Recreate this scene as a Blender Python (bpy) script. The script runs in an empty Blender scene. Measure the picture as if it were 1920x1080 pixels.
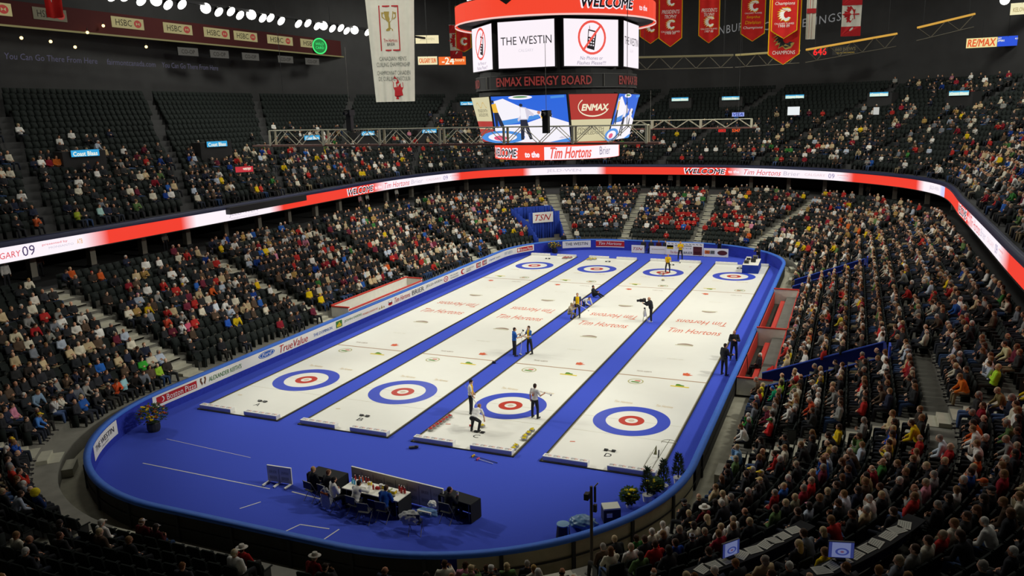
import bpy, bmesh, math, random
import numpy as np
from mathutils import Matrix, Vector
random.seed(7); RNG = np.random.default_rng(7)
SC = bpy.context.scene; COL = SC.collection
# ------------------------------------------------------------------ camera
def rot3(rx, rz, ro):
    return (Matrix.Rotation(rz, 3, 'Z') @ Matrix.Rotation(rx, 3, 'X') @ Matrix.Rotation(ro, 3, 'Z'))
CAM_P = Vector((18.3536, -34.2065, 14.4242)); CAM_R = rot3(1.35164855, 0.38592664, -0.02291213); FPX = 1475.8
cd = bpy.data.cameras.new('camera'); cam = bpy.data.objects.new('camera', cd); COL.objects.link(cam)
cd.sensor_width = 36.0; cd.lens = FPX / 1920 * 36.0; cd.shift_x = -(997.96 - 960) / 1920; cd.shift_y = (539.11 - 540) / 1920
cd.clip_start = 0.1; cd.clip_end = 400
cam.matrix_world = Matrix.Translation(CAM_P) @ CAM_R.to_4x4()
SC.camera = cam
# ------------------------------------------------------------------ world, exposure, lights
vs = SC.view_settings; vs.view_transform = 'Standard'; vs.look = 'None'; vs.exposure = 0.0; vs.gamma = 1.0; vs.use_curve_mapping = False
wd = bpy.data.worlds.new('world'); SC.world = wd; wd.use_nodes = True
wd.node_tree.nodes['Background'].inputs[0].default_value = (0.95, 1.0, 1.0, 1); wd.node_tree.nodes['Background'].inputs[1].default_value = 0.022
SC.cycles.use_denoising = True
SC.cycles.max_bounces = 5; SC.cycles.diffuse_bounces = 3; SC.cycles.glossy_bounces = 2; SC.cycles.sample_clamp_indirect = 3.0
WARM = (1.0, 0.993, 0.90)
def spot(name, p, t, power, ang, blend=0.6, col=WARM, size=0.6):
    l = bpy.data.lights.new(name, 'SPOT'); l.energy = power; l.spot_size = math.radians(ang); l.spot_blend = blend
    l.color = col; l.shadow_soft_size = size
    o = bpy.data.objects.new(name, l); COL.objects.link(o); o.location = p
    o.rotation_euler = (Vector(t) - Vector(p)).to_track_quat('-Z', 'Y').to_euler()
    return o
P_LEFT, P_RIGHT = 10300, 10300
for yy, k, an in ((-5, 1.15, 44), (4, 1.1, 58), (13, 1.0, 60), (22, 0.95, 60), (31, 0.8, 60), (40, 0.62, 60)):      # two floodlight rows high over the side stands
    spot('floodlight_beam', (-28, 6 + (yy - 4) * 0.86, 22.5), (3.5, yy + 1.5, 0), P_LEFT * k, an, 0.6)
    spot('floodlight_beam', (28, 6 + (yy - 4) * 0.86, 22.5), (-3.5, yy + 1.5, 0), P_RIGHT * k, an, 0.6)
spot('banner_fill_spot', (2, -14, 31), (-8, 11, 18.5), 17000, 26, 0.5)                 # unseen spots added to brighten the hanging banners
spot('banner_fill_spot', (14, 2, 31), (9, 46, 22.5), 9500, 34, 0.6)
def area(name, p, sx, sy, power, col=WARM, t=None):
    l = bpy.data.lights.new(name, 'AREA'); l.shape = 'RECTANGLE'; l.size = sx; l.size_y = sy; l.energy = power; l.color = col
    o = bpy.data.objects.new(name, l); COL.objects.link(o); o.location = p
    if t is not None: o.rotation_euler = (Vector(t) - Vector(p)).to_track_quat('-Z', 'Y').to_euler()
    return o
for hx in (-33, -11, 11, 33):        # unseen area lights added under the roof as soft fill for the bowl
    for hy, hp in ((0, 650), (27, 1800), (54, 1700)): area('fill_light', (hx, hy, 31), 5, 5, hp)
# ------------------------------------------------------------------ helpers
def lin(h):
    if not isinstance(h, str): return tuple(h)
    r = []
    for i in (0, 2, 4):
        c = int(h[i:i + 2], 16) / 255; r.append(c / 12.92 if c <= 0.04045 else ((c + 0.055) / 1.055) ** 2.4)
    return tuple(r)
MATS = {}
def mat(name, col=None, rough=0.7, spec=0.3, emit=None, es=1.0, noise=0.0, nscale=8.0, metal=0.0, attr=None, objcol=False, bump=0.0, detail=3):
    if name in MATS: return MATS[name]
    m = bpy.data.materials.new(name); m.use_nodes = True; MATS[name] = m
    nt = m.node_tree; b = nt.nodes['Principled BSDF']
    b.inputs['Roughness'].default_value = rough; b.inputs['Specular IOR Level'].default_value = spec; b.inputs['Metallic'].default_value = metal
    src = None
    if attr: 
        a = nt.nodes.new('ShaderNodeAttribute'); a.attribute_name = attr; src = a.outputs['Color']
    elif objcol:
        a = nt.nodes.new('ShaderNodeObjectInfo'); src = a.outputs['Color']
    if emit is not None:
        b.inputs['Base Color'].default_value = (0.02, 0.02, 0.02, 1)
        if emit == 'attr': nt.links.new(src, b.inputs['Emission Color'])
        else: b.inputs['Emission Color'].default_value = (*lin(emit), 1)
        b.inputs['Emission Strength'].default_value = es
        m.cycles.emission_sampling = 'NONE' if es < 5 else 'AUTO'
        return m
    c = lin(col) if col is not None else (0.8, 0.8, 0.8)
    if noise or bump:
        tc = nt.nodes.new('ShaderNodeTexCoord'); n = nt.nodes.new('ShaderNodeTexNoise'); n.inputs['Scale'].default_value = nscale; n.inputs['Detail'].default_value = detail
        nt.links.new(tc.outputs['Object'], n.inputs['Vector'])
    if noise:
        mr = nt.nodes.new('ShaderNodeMapRange'); mr.inputs['To Min'].default_value = 1 - noise; mr.inputs['To Max'].default_value = 1 + noise
        mr.inputs['From Min'].default_value = 0.25; mr.inputs['From Max'].default_value = 0.75
        nt.links.new(n.outputs['Fac'], mr.inputs['Value'])
        vm = nt.nodes.new('ShaderNodeVectorMath'); vm.operation = 'SCALE'
        if src is not None: nt.links.new(src, vm.inputs[0])
        else: vm.inputs[0].default_value = c
        nt.links.new(mr.outputs['Result'], vm.inputs['Scale']); nt.links.new(vm.outputs['Vector'], b.inputs['Base Color'])
    elif src is not None: nt.links.new(src, b.inputs['Base Color'])
    else: b.inputs['Base Color'].default_value = (*c, 1)
    if bump:
        bp = nt.nodes.new('ShaderNodeBump'); bp.inputs['Strength'].default_value = bump; bp.inputs['Distance'].default_value = 0.02
        nt.links.new(n.outputs['Fac'], bp.inputs['Height']); nt.links.new(bp.outputs['Normal'], b.inputs['Normal'])
    return m
def tag(o, label=None, cat=None, group=None, kind=None):
    if label: o['label'] = label
    if cat: o['category'] = cat
    if group: o['group'] = group
    if kind: o['kind'] = kind
    return o
def empty(name, loc=(0, 0, 0), rz=0.0, label=None, cat=None, group=None):
    o = bpy.data.objects.new(name, None); COL.objects.link(o); o.location = loc; o.rotation_euler = (0, 0, rz); o.empty_display_size = 0.2
    return tag(o, label, cat, group)
def link(o, parent=None):
    COL.objects.link(o)
    if parent is not None: o.parent = parent
    return o
_TXT = {}
def textgeom(s, shear=0.0, bold=0.0, sp=1.0):
    bold = 0.0; k = (s, shear, bold, sp)
    if k in _TXT: return _TXT[k]
    cu = bpy.data.curves.new('t', 'FONT'); cu.body = s; cu.resolution_u = 2; cu.shear = shear; cu.offset = bold; cu.space_character = sp
    o = bpy.data.objects.new('t', cu); me = o.to_mesh()
    V = np.array([v.co[:] for v in me.vertices]).reshape(-1, 3); F = [tuple(p.vertices) for p in me.polygons]
    o.to_mesh_clear(); bpy.data.objects.remove(o); bpy.data.curves.remove(cu)
    if len(V) == 0: V = np.zeros((0, 3))
    else:
        a = V.min(0); b = V.max(0); V = (V - (a + b) / 2) / np.maximum(b - a, 1e-6)
    _TXT[k] = (V, F); return _TXT[k]
class MB:
    def __init__(s): s.v = []; s.f = []; s.m = []; s.mats = []
    def mi(s, m):
        if m not in s.mats: s.mats.append(m)
        return s.mats.index(m)
    def raw(s, V, F, m):
        n = len(s.v); i = s.mi(m); s.v.extend([tuple(map(float, p)) for p in V]); s.f.extend([tuple(a + n for a in f) for f in F]); s.m.extend([i] * len(F)); return s
    def box(s, c, d, m, R=None):
        hx, hy, hz = d[0] / 2, d[1] / 2, d[2] / 2
        P = [Vector((x, y, z)) for x in (-hx, hx) for y in (-hy, hy) for z in (-hz, hz)]
        if R is not None: P = [R @ p for p in P]
        c = Vector(c); P = [p + c for p in P]
        return s.raw(P, [(0, 1, 3, 2), (4, 6, 7, 5), (0, 4, 5, 1), (2, 3, 7, 6), (0, 2, 6, 4), (1, 5, 7, 3)], m)
    def cyl(s, p0, p1, r0, m, r1=None, n=10):
        r1 = r0 if r1 is None else r1
        p0 = Vector(p0); p1 = Vector(p1); d = (p1 - p0)
        if d.length < 1e-6: return s
        d.normalize(); a = d.orthogonal().normalized(); b = d.cross(a)
        V = []
        for p, r in ((p0, r0), (p1, r1)):
            for i in range(n):
                t = 2 * math.pi * i / n; V.append(p + (a * math.cos(t) + b * math.sin(t)) * r)
        F = [(i, (i + 1) % n, n + (i + 1) % n, n + i) for i in range(n)] + [tuple(range(n - 1, -1, -1)), tuple(range(n, 2 * n))]
        return s.raw(V, F, m)
    def ell(s, c, r, m, R=None, n=10, k=6):
        V = []; F = []
        if not hasattr(r, '__len__'): r = (r, r, r)
        c = Vector(c)
        for j in range(1, k):
            ph = math.pi * j / k
            for i in range(n):
                t = 2 * math.pi * i / n; p = Vector((r[0] * math.sin(ph) * math.cos(t), r[1] * math.sin(ph) * math.sin(t), r[2] * math.cos(ph)))
                V.append(c + (R @ p if R is not None else p))
        for q in (1, -1):
            p = Vector((0, 0, r[2] * q)); V.append(c + (R @ p if R is not None else p))
        for j in range(k - 2):
            for i in range(n): F.append((j * n + i, (j + 1) * n + i, (j + 1) * n + (i + 1) % n, j * n + (i + 1) % n))
        T = (k - 1) * n
        for i in range(n): F.append((i, (i + 1) % n, T)); F.append(((k - 2) * n + (i + 1) % n, (k - 2) * n + i, T + 1))
        return s.raw(V, F, m)
    def lathe(s, prof, m, o=(0, 0, 0), n=16):
        V = []; F = []; o = Vector(o)
        for r, z in prof:
            for i in range(n):
                t = 2 * math.pi * i / n; V.append(o + Vector((r * math.cos(t), r * math.sin(t), z)))
        for j in range(len(prof) - 1):
            for i in range(n): F.append((j * n + i, j * n + (i + 1) % n, (j + 1) * n + (i + 1) % n, (j + 1) * n + i))
        F.append(tuple(range(n - 1, -1, -1))); F.append(tuple((len(prof) - 1) * n + i for i in range(n)))
        return s.raw(V, F, m)
    def flat(s, pts, o, ex, ey, m):                     # a filled outline in the plane o + x ex + y ey
        o = Vector(o); ex = Vector(ex); ey = Vector(ey)
        from mathutils.geometry import tessellate_polygon
        F = tessellate_polygon([[Vector((p[0], p[1], 0)) for p in pts]])
        return s.raw([o + ex * p[0] + ey * p[1] for p in pts], [tuple(f) for f in F], m)
    def prism(s, pts, o, ex, ey, ez, m):                # outline extruded along ez
        o = Vector(o); ex = Vector(ex); ey = Vector(ey); ez = Vector(ez); n = len(pts)
        A = [o + ex * p[0] + ey * p[1] for p in pts]; B = [p + ez for p in A]
        return s.raw(A + B, [tuple(range(n)), tuple(range(2 * n - 1, n - 1, -1))] + [(i, n + i, n + (i + 1) % n, (i + 1) % n) for i in range(n)], m)
    def text(s, t, o, ex, ey, w, h, m, shear=0.0, bold=0.0, sp=1.0, warp=None):
        V, F = textgeom(t, shear, bold, sp); o = Vector(o); ex = Vector(ex).normalized(); ey = Vector(ey).normalized()
        k = min(bold, .06) * h * 1.5 if m.name.startswith('screen_') else 0                     # heavier strokes: the outline laid again a little to each side
        for dx, dy in (((0, 0),) if k == 0 else ((k, 0), (-k, 0), (0, k), (0, -k), (k * .7, k * .7), (-k * .7, k * .7), (k * .7, -k * .7), (-k * .7, -k * .7))):
            if warp: P = [warp(p[0] * w + dx, p[1] * h + dy) for p in V]
            else: P = [o + ex * (p[0] * w + dx) + ey * (p[1] * h + dy) for p in V]
            s.raw(P, F, m)
        return s
    def build(s, name, parent=None, loc=None, rz=None, smooth=False):
        me = bpy.data.meshes.new(name); me.from_pydata(s.v, [], s.f)
        for m in s.mats: me.materials.append(m)
        if s.f: me.polygons.foreach_set('material_index', s.m)
        if smooth: me.polygons.foreach_set('use_smooth', [True] * len(me.polygons))
        me.update()
        o = bpy.data.objects.new(name, me); link(o, parent)
        if loc is not None: o.location = loc
        if rz is not None: o.rotation_euler = (0, 0, rz)
        return o
def np_mesh(name, V, F4, mats, midx=None, cols=None, smooth=False, parent=None):
    V = np.asarray(V, np.float32); F4 = np.asarray(F4, np.int32); k = F4.shape[1]
    me = bpy.data.meshes.new(name); me.vertices.add(len(V)); me.vertices.foreach_set('co', V.ravel())
    me.loops.add(F4.size); me.loops.foreach_set('vertex_index', F4.ravel()); me.polygons.add(len(F4))
    me.polygons.foreach_set('loop_start', np.arange(0, F4.size, k, dtype=np.int32)); me.polygons.foreach_set('loop_total', np.full(len(F4), k, np.int32))
    for m in mats: me.materials.append(m)
    if midx is not None: me.polygons.foreach_set('material_index', np.asarray(midx, np.int32))
    if smooth: me.polygons.foreach_set('use_smooth', np.ones(len(F4), bool))
    if cols is not None:
        a = me.color_attributes.new('tint', 'FLOAT_COLOR', 'POINT'); c = np.ones((len(V), 4), np.float32); c[:, :3] = cols; a.data.foreach_set('color', c.ravel())
    me.update(calc_edges=True)
    o = bpy.data.objects.new(name, me); return link(o, parent)
def copy_tree(o, parent=None):
    c = o.copy(); COL.objects.link(c)
    if parent is not None: c.parent = parent
    for ch in list(o.children): copy_tree(ch, c)
    return c
# ------------------------------------------------------------------ arena plan: rounded rink outline and its outward offsets
HX, Y0, Y1, CR = 13.3, -15.45, 45.3, 9.5
def rink_path():
    P = []; N = []
    def st(a, b, n):
        a = np.array(a); b = np.array(b); L = np.linalg.norm(b - a); k = int(L / 0.5)
        for i in range(k): P.append(a + (b - a) * i / k); N.append(n)
    def arc(c, a0):
        for i in range(30):
            t = math.radians(a0 + 90 * i / 30); n = (math.cos(t), math.sin(t)); P.append(np.array(c) + CR * np.array(n)); N.append(n)
    st((HX, Y0 + CR), (HX, Y1 - CR), (1, 0)); arc((HX - CR, Y1 - CR), 0)
    st((HX - CR, Y1), (-HX + CR, Y1), (0, 1)); arc((-HX + CR, Y1 - CR), 90)
    st((-HX, Y1 - CR), (-HX, Y0 + CR), (-1, 0)); arc((-HX + CR, Y0 + CR), 180)
    st((-HX + CR, Y0), (HX - CR, Y0), (0, -1)); arc((HX - CR, Y0 + CR), 270)
    return np.array(P, float), np.array(N, float)
RP, RN = rink_path()
# upper deck front edge (open line round the left side, the far end and the right side)
RIB = [(-26.9, -24), (-26.95, -14), (-27.0, -4.4), (-27.2, 12.7), (-27.9, 28), (-28.2, 42.1), (-24.6, 55.1), (-16.3, 61.4), (-6.1, 62.7), (6.9, 61.7), (16.4, 56.9), (23.0, 49.6), (25.7, 42.1), (25.7, 28.7), (25.6, 15.6), (25.5, 6.9), (25.5, -4), (25.5, -12)]
def spline(pts, step=0.4):
    pts = [np.array(p, float) for p in pts]; out = []
    for i in range(len(pts) - 1):
        p0 = pts[max(i - 1, 0)]; p1 = pts[i]; p2 = pts[i + 1]; p3 = pts[min(i + 2, len(pts) - 1)]
        L = np.linalg.norm(p2 - p1); k = max(2, int(L / step))
        d1 = (p2 - p0) / max(np.linalg.norm(p2 - p0), 1e-6) * L * 0.9; d2 = (p3 - p1) / max(np.linalg.norm(p3 - p1), 1e-6) * L * 0.9
        for j in range(k):
            t = j / k; out.append((2 * t**3 - 3 * t**2 + 1) * p1 + (t**3 - 2 * t**2 + t) * d1 + (-2 * t**3 + 3 * t**2) * p2 + (t**3 - t**2) * d2)
    out.append(pts[-1]); return np.array(out)
BP = spline(RIB); _t = np.gradient(BP, axis=0); _t /= np.linalg.norm(_t, axis=1)[:, None]
BN = np.stack([-_t[:, 1], _t[:, 0]], 1)               # outward (path runs clockwise seen from above)
BL = np.concatenate([[0], np.cumsum(np.linalg.norm(np.diff(BP, axis=0), axis=1))])
def sweep(P, N, prof, closed):                         # prof: list of (offset, z) -> quads
    n = len(P); V = []; F = []
    for d, z in prof:
        Q = P + N * d; V.append(np.column_stack([Q, np.full(n, z)]))
    V = np.concatenate(V); m = n if closed else n - 1
    for j in range(len(prof) - 1):
        for i in range(m): F.append((j * n + i, j * n + (i + 1) % n, (j + 1) * n + (i + 1) % n, (j + 1) * n + i))
    return V, F
def sample(P, N, d, closed, step, phase=0.0):
    Q = P + N * d
    if closed: Q = np.vstack([Q, Q[:1]]); N = np.vstack([N, N[:1]])
    L = np.concatenate([[0], np.cumsum(np.linalg.norm(np.diff(Q, axis=0), axis=1))])
    s = np.arange(step / 2 + phase, L[-1] - step / 2, step)
    p = np.stack([np.interp(s, L, Q[:, 0]), np.interp(s, L, Q[:, 1])], 1); nn = np.stack([np.interp(s, L, N[:, 0]), np.interp(s, L, N[:, 1])], 1)
    return p, nn / np.linalg.norm(nn, axis=1)[:, None]
def bpt(l, off=0.0):                                   # point on the deck edge at arc length l
    p = np.array([np.interp(l, BL, BP[:, 0]), np.interp(l, BL, BP[:, 1])]); n = np.array([np.interp(l, BL, BN[:, 0]), np.interp(l, BL, BN[:, 1])])
    return p + n / np.linalg.norm(n) * off
# row geometry
LK, LD0, LRUN, LZ0, LRISE = 13, 1.25, 0.85, 0.70, 0.33
UK, UD0, URUN, UZ0, URISE = 20, 0.9, 0.8, 7.75, 0.45
def lz(k): return LZ0 + LRISE * k
def uz(k): return UZ0 + URISE * k
# ------------------------------------------------------------------ materials
CARPET = mat('blue_carpet', '4456c4', 0.95, 0.05, noise=0.10, nscale=45, detail=6)
CARPET_D = mat('blue_drape', '3240a8', 0.9, 0.1, noise=0.12, nscale=6)
RAILBLUE = mat('rail_blue', '3b6fd0', 0.6, 0.3, noise=0.06, nscale=5)
ICE = mat('pebbled_ice', 'f0efe4', 0.33, 0.35, noise=0.012, nscale=1.2)
RINGB = mat('ice_blue_paint', '3a50c4', 0.33, 0.35, noise=0.06, nscale=30)
RINGR = mat('ice_red_paint', 'c23a28', 0.33, 0.35)
LINEC = mat('ice_line_paint', 'b08c66', 0.35, 0.3)
LINEF = mat('ice_faint_line', 'd3cdb6', 0.35, 0.3)
ADRED = mat('ice_advert_red', 'd9623a', 0.4, 0.3)
ADTAN = mat('ice_advert_tan', 'd8bf8f', 0.4, 0.3)
ADBROWN = mat('ice_advert_brown', '9c8570', 0.4, 0.3)
ADGREEN = mat('ice_advert_green', '5f8f2a', 0.4, 0.3)
ADYEL = mat('ice_advert_yellow', 'e8d02c', 0.4, 0.3)
CONC = mat('concrete', '737168', 0.9, 0.2, noise=0.18, nscale=1.6, detail=6)
CONC_L = mat('pale_concrete_steps', 'b9b6a4', 0.85, 0.2, noise=0.10, nscale=3)
DARKC = mat('dark_concrete', '3e3e3e', 0.9, 0.2, noise=0.1, nscale=1.0)
WALLD = mat('dark_wall_paint', '434343', 0.9, 0.2, noise=0.1, nscale=0.6)
CEILD = mat('dark_ceiling', '505050', 0.95, 0.1, noise=0.1, nscale=0.3)
BLACK = mat('black_plastic', '2c2d2e', 0.5, 0.35)
BLACKF = mat('black_fabric', '2c2d2f', 0.9, 0.1)
WHITEP = mat('white_panel', 'f0eee0', 0.55, 0.3)
WHITEF = mat('white_foam', 'ecebe6', 0.8, 0.2)
GREYM = mat('grey_metal', '8d8c84', 0.45, 0.5, metal=0.6)
TRUSSM = mat('truss_aluminium', 'cfcdb2', 0.5, 0.4)
RUST = mat('rust_red_beam', '7d5a50', 0.6, 0.3)
REDP = mat('red_paint', 'c8352a', 0.5, 0.35)
TXRED = mat('print_red', 'b8262c', 0.6, 0.2)
TXBLACK = mat('print_black', '2b2c2e', 0.6, 0.2)
TXGREY = mat('print_grey', '74776f', 0.6, 0.2)
TXBLUE = mat('print_blue', '2f62b4', 0.6, 0.2)
TXGREEN = mat('print_green', '3f7d34', 0.6, 0.2)
TXORANGE = mat('print_orange', 'd9743a', 0.6, 0.2)
TXYEL = mat('print_yellow', 'e2c42c', 0.6, 0.2)
TXGOLD = mat('print_gold', 'a8934a', 0.6, 0.2)
TXWHITE = mat('print_white', 'f0eee6', 0.6, 0.2)
SEATM = mat('dark_green_seat', '262b29', 0.85, 0.12)
SEATM2 = mat('seat_hardware', '3a3d3d', 0.5, 0.4)
X, Y, Z = Vector((1, 0, 0)), Vector((0, 1, 0)), Vector((0, 0, 1))
# ------------------------------------------------------------------ setting
b = MB(); b.raw([(*p, 0.0) for p in RP + RN * 0.05], [tuple(range(len(RP)))], CARPET); o = b.build('floor'); tag(o, kind='structure')
V, F = sweep(RP, RN, [(0.0, -0.02), (1.3, -0.02)], True); o = np_mesh('floor_walkway', V, F, [mat('pale_walkway', 'aaa693', .9, .2, noise=.15, nscale=2)]); tag(o, kind='structure')
prof = [(LD0 - .05, -0.02)]
for k in range(LK): prof += [(LD0 + LRUN * k - 0.05, lz(k)), (LD0 + LRUN * (k + 1) - 0.05, lz(k))]
ZC = lz(LK - 1) + 0.12
prof += [(prof[-1][0], ZC)]
V, F = sweep(RP, RN, prof, True); o = np_mesh('floor_lower_stand', V, F, [CONC]); tag(o, kind='structure')
V, F = sweep(RP, RN, [(prof[-1][0], ZC), (22.5, ZC)], True); o = np_mesh('floor_concourse', V, F, [DARKC]); tag(o, kind='structure')
V, F = sweep(RP, RN, [(22.5, ZC), (22.5, 7.4)], True); o = np_mesh('wall_concourse', V, F, [DARKC]); tag(o, kind='structure')
prof = [(-0.1, 7.35), (0.25, 7.35), (0.25, UZ0 - .1)]
for k in range(UK): prof += [(UD0 + URUN * k - .4, uz(k)), (UD0 + URUN * (k + 1) - .4, uz(k))]
ZT = uz(UK - 1); prof += [(UD0 + URUN * UK + 1.2, ZT), (UD0 + URUN * UK + 1.2, ZT + 16)]
prof = prof[2:]
V, F = sweep(BP, BN, prof[:-1], False); o = np_mesh('floor_upper_stand', V, F, [DARKC]); tag(o, kind='structure')
V, F = sweep(BP, BN, [(0.1, 6.5), (0.6, 6.8), (3.2, 7.1), (9.0, 7.4)], False); o = np_mesh('ceiling_under_deck', V, F, [CEILD]); tag(o, kind='structure')
UW = UD0 + URUN * UK + 1.2
iL = np.where(BP[:, 1] < 55)[0]; sL = [i for i in iL if BP[i, 0] < 0]; sR = [i for i in iL if BP[i, 0] > 0]
for nm, idx in (('wall_left', range(0, max(sL) + 2)), ('wall_far', range(max(sL) + 1, min(sR) + 1)), ('wall_right', range(min(sR), len(BP)))):
    idx = list(idx); V, F = sweep(BP[idx], BN[idx], [(UW, ZT), (UW, 33.0)], False); o = np_mesh(nm, V, F, [WALLD]); tag(o, kind='structure')
# sagging roof, one smooth sheet
n = 24; V = []; F = []
for i in range(n + 1):
    for j in range(n + 1):
        x = -50 + 100 * i / n; y = -60 + 160 * j / n; V.append((x, y, 33.6 + 3.0 * ((y - 16) / 75) ** 2 - 1.5 * (x / 50) ** 2))
for i in range(n):
    for j in range(n): a = i * (n + 1) + j; F.append((a, a + n + 1, a + n + 2, a + 1))
o = np_mesh('ceiling', V, F, [CEILD]); tag(o, kind='structure')
# aisles: pale concrete stairs
AISLES = []   # (kind, value): 'L' / 'R' y, 'F' / 'N' x, 'C' (cx, cy, angle)
for yv in (-2.8, 9.2, 21.5, 33.0): AISLES.append(('L', yv))
for yv in (-4.5, 33.5): AISLES.append(('R', yv))
for xv in (-4.1, 4.1): AISLES.append(('F', xv)); AISLES.append(('N', xv))
for cx, cy, a in ((-HX + CR, Y1 - CR, 121), (HX - CR, Y1 - CR, 58), (-HX + CR, Y1 - CR, 172), (HX - CR, Y1 - CR, 14), (-HX + CR, Y0 + CR, 222), (HX - CR, Y0 + CR, 310)): AISLES.append(('C', (cx, cy, a)))
def aisle_frame(a):
    if a[0] == 'L': return Vector((-HX, a[1], 0)), Vector((-1, 0, 0))
    if a[0] == 'R': return Vector((HX, a[1], 0)), Vector((1, 0, 0))
    if a[0] == 'F': return Vector((a[1], Y1, 0)), Vector((0, 1, 0))
    if a[0] == 'N': return Vector((a[1], Y0, 0)), Vector((0, -1, 0))
    cx, cy, t = a[1]; n = Vector((math.cos(math.radians(t)), math.sin(math.radians(t)), 0)); return Vector((cx, cy, 0)) + n * CR, n
for a in AISLES:
    o3, nn = aisle_frame(a); b = MB(); R = Matrix((nn, Z.cross(nn), Z)).transposed()
    for k in range(LK):
        d = LD0 + LRUN * k
        b.box(o3 + nn * (d + LRUN * .5 - .05) + Z * (lz(k) - 0.04), (LRUN, 1.12, 0.12), CONC_L, R)
        if k < LK - 1: b.box(o3 + nn * (d + LRUN * .75 - .05) + Z * (lz(k) + 0.09), (LRUN * .5, 1.12, 0.16), CONC_L, R)
    b.box(o3 + nn * (LD0 - .28) + Z * 0.17, (.42, 1.12, .34), CONC_L, R)
    tag(b.build('floor_stairs'), kind='structure')
def aisle_at(p, n, d):
    if abs(n[0]) > .999:
        for a in AISLES:
            if a[0] == ('R' if n[0] > 0 else 'L') and abs(p[1] - a[1]) < .82: return True
    elif abs(n[1]) > .999:
        for a in AISLES:
            if a[0] == ('F' if n[1] > 0 else 'N') and abs(p[0] - a[1]) < .82: return True
    t = math.degrees(math.atan2(n[1], n[0])) % 360
    for a in AISLES:
        if a[0] == 'C':
            cx, cy, q = a[1]
            if (p[0] - cx) * n[0] + (p[1] - cy) * n[1] > 9 and abs((t - q + 180) % 360 - 180) < math.degrees(.85 / (CR + d)) and abs((p[0] - cx) * n[1] - (p[1] - cy) * n[0]) < .3: return True
    return False
# columns under the deck
for l in np.arange(6, BL[-1] - 14, 4.3):
    p = bpt(l, 2.2); b = MB(); b.box((0, 0, (6.5 - ZC) / 2), (0.42, 0.42, 6.5 - ZC), mat('pale_column', '8d887c', .8, .2)); b.box((0, 0, .1), (.55, .55, .2), DARKC)
    o = b.build('pillar', loc=(p[0], p[1], ZC)); tag(o, kind='structure')
# ------------------------------------------------------------------ rink boards with their adverts
boards = empty('rink_boards', (0, 0, 0), label='oval of blue draped rink boards enclosing the blue carpet', cat='rink boards')
V, F = sweep(RP, RN, [(0.0, 0.0), (0.0, 1.06)], True); np_mesh('board_panel', V, F, [CARPET_D], parent=boards)
V, F = sweep(RP, RN, [(-0.03, 1.02), (-0.03, 1.12), (0.24, 1.12), (0.24, 1.0)], True); tag(np_mesh('top_rail', V, F, [RAILBLUE], parent=boards), 'lighter blue padded top rail')
_an = np.degrees(np.arctan2(RN[:, 1], RN[:, 0])) % 360; _near = (RP[:, 1] < 0) & (_an > 292); _ix = np.where(_near)[0]; _iy = np.array([i for i in range(len(RP)) if not _near[i]])
_k = np.argmax(np.diff(_iy)); _iy = np.concatenate([_iy[_k + 1:], _iy[:_k + 1]]) if np.max(np.diff(_iy)) > 1 else _iy
V, F = sweep(RP[_ix], RN[_ix], [(0.2, 0.0), (0.2, 1.02)], False); tag(np_mesh('outer_panel', V, F, [mat('outer_board', 'b5ad90', .8, .2, noise=.15, nscale=2)], parent=boards), 'beige outer panel')
V, F = sweep(RP[_iy], RN[_iy], [(0.2, 0.0), (0.2, 1.02)], False); tag(np_mesh('outer_panel', V, F, [mat('outer_board_dark', '3a3936', .8, .2, noise=.15, nscale=2)], parent=boards), 'dark outer panel')
p_, n_ = sample(RP, RN, 0.23, True, 2.4)
for (px, py), (nx, ny) in zip(p_, n_):
    if py > -4: continue
    b = MB(); R = Matrix(((nx, -ny, 0), (ny, nx, 0), (0, 0, 1))); b.box((0, 0, .5), (.09, .12, 1.0), DARKC); b.build('post', boards, loc=(px, py, 0), rz=math.atan2(ny, nx))
V, F = sweep(RP, RN, [(0.24, 0.46), (0.24, 0.54)], True); np_mesh('mid_rail', V, F, [DARKC], parent=boards)
# inner-face warp along the outline: arc length s measured from (-13.3, Y0+CR) going up the left side (y) then round the far end
_i0 = int(np.argmin(np.abs(RP[:, 0] + HX) + np.abs(RP[:, 1] - (Y0 + CR))))
_ord = [(_i0 - i) % len(RP) for i in range(len(RP))]
_ord = _ord + _ord[:1]; IP = RP[_ord]; IN = RN[_ord]; IL = np.concatenate([[0], np.cumsum(np.linalg.norm(np.diff(IP, axis=0), axis=1))])
def ipt(s, z, off):
    s = s % IL[-1]
    p = np.array([np.interp(s, IL, IP[:, 0]), np.interp(s, IL, IP[:, 1])]); n = np.array([np.interp(s, IL, IN[:, 0]), np.interp(s, IL, IN[:, 1])]); p = p - n * off
    return (p[0], p[1], z)
SY = lambda y: y - (Y0 + CR)            # arc length on the left straight side for a given y
def ad_strip(s0, s1, z0, z1, m, off=0.012, b=None):
    b = b or MB(); n = max(2, int((s1 - s0) / .4)); V = []; F = []
    for i in range(n + 1):
        s = s0 + (s1 - s0) * i / n; V += [ipt(s, z0, off), ipt(s, z1, off)]
    F = [(2 * i, 2 * i + 1, 2 * i + 3, 2 * i + 2) for i in range(n)]
    b.raw(V, F, m); return b
def ad_text(b, t, sc, zc, w, h, m, **k): b.text(t, (0, 0, 0), X, Z, w, h, m, warp=lambda u, v: ipt(sc + u, zc + v, 0.032), **k)
def ad_ell(b, sc, zc, rx, rz_, m, off=.018, n=24): b.raw([ipt(sc + rx * math.cos(2 * math.pi * i / n), zc + rz_ * math.sin(2 * math.pi * i / n), off) for i in range(n)], [tuple(range(n))], m)
S1 = 45.45
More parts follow.
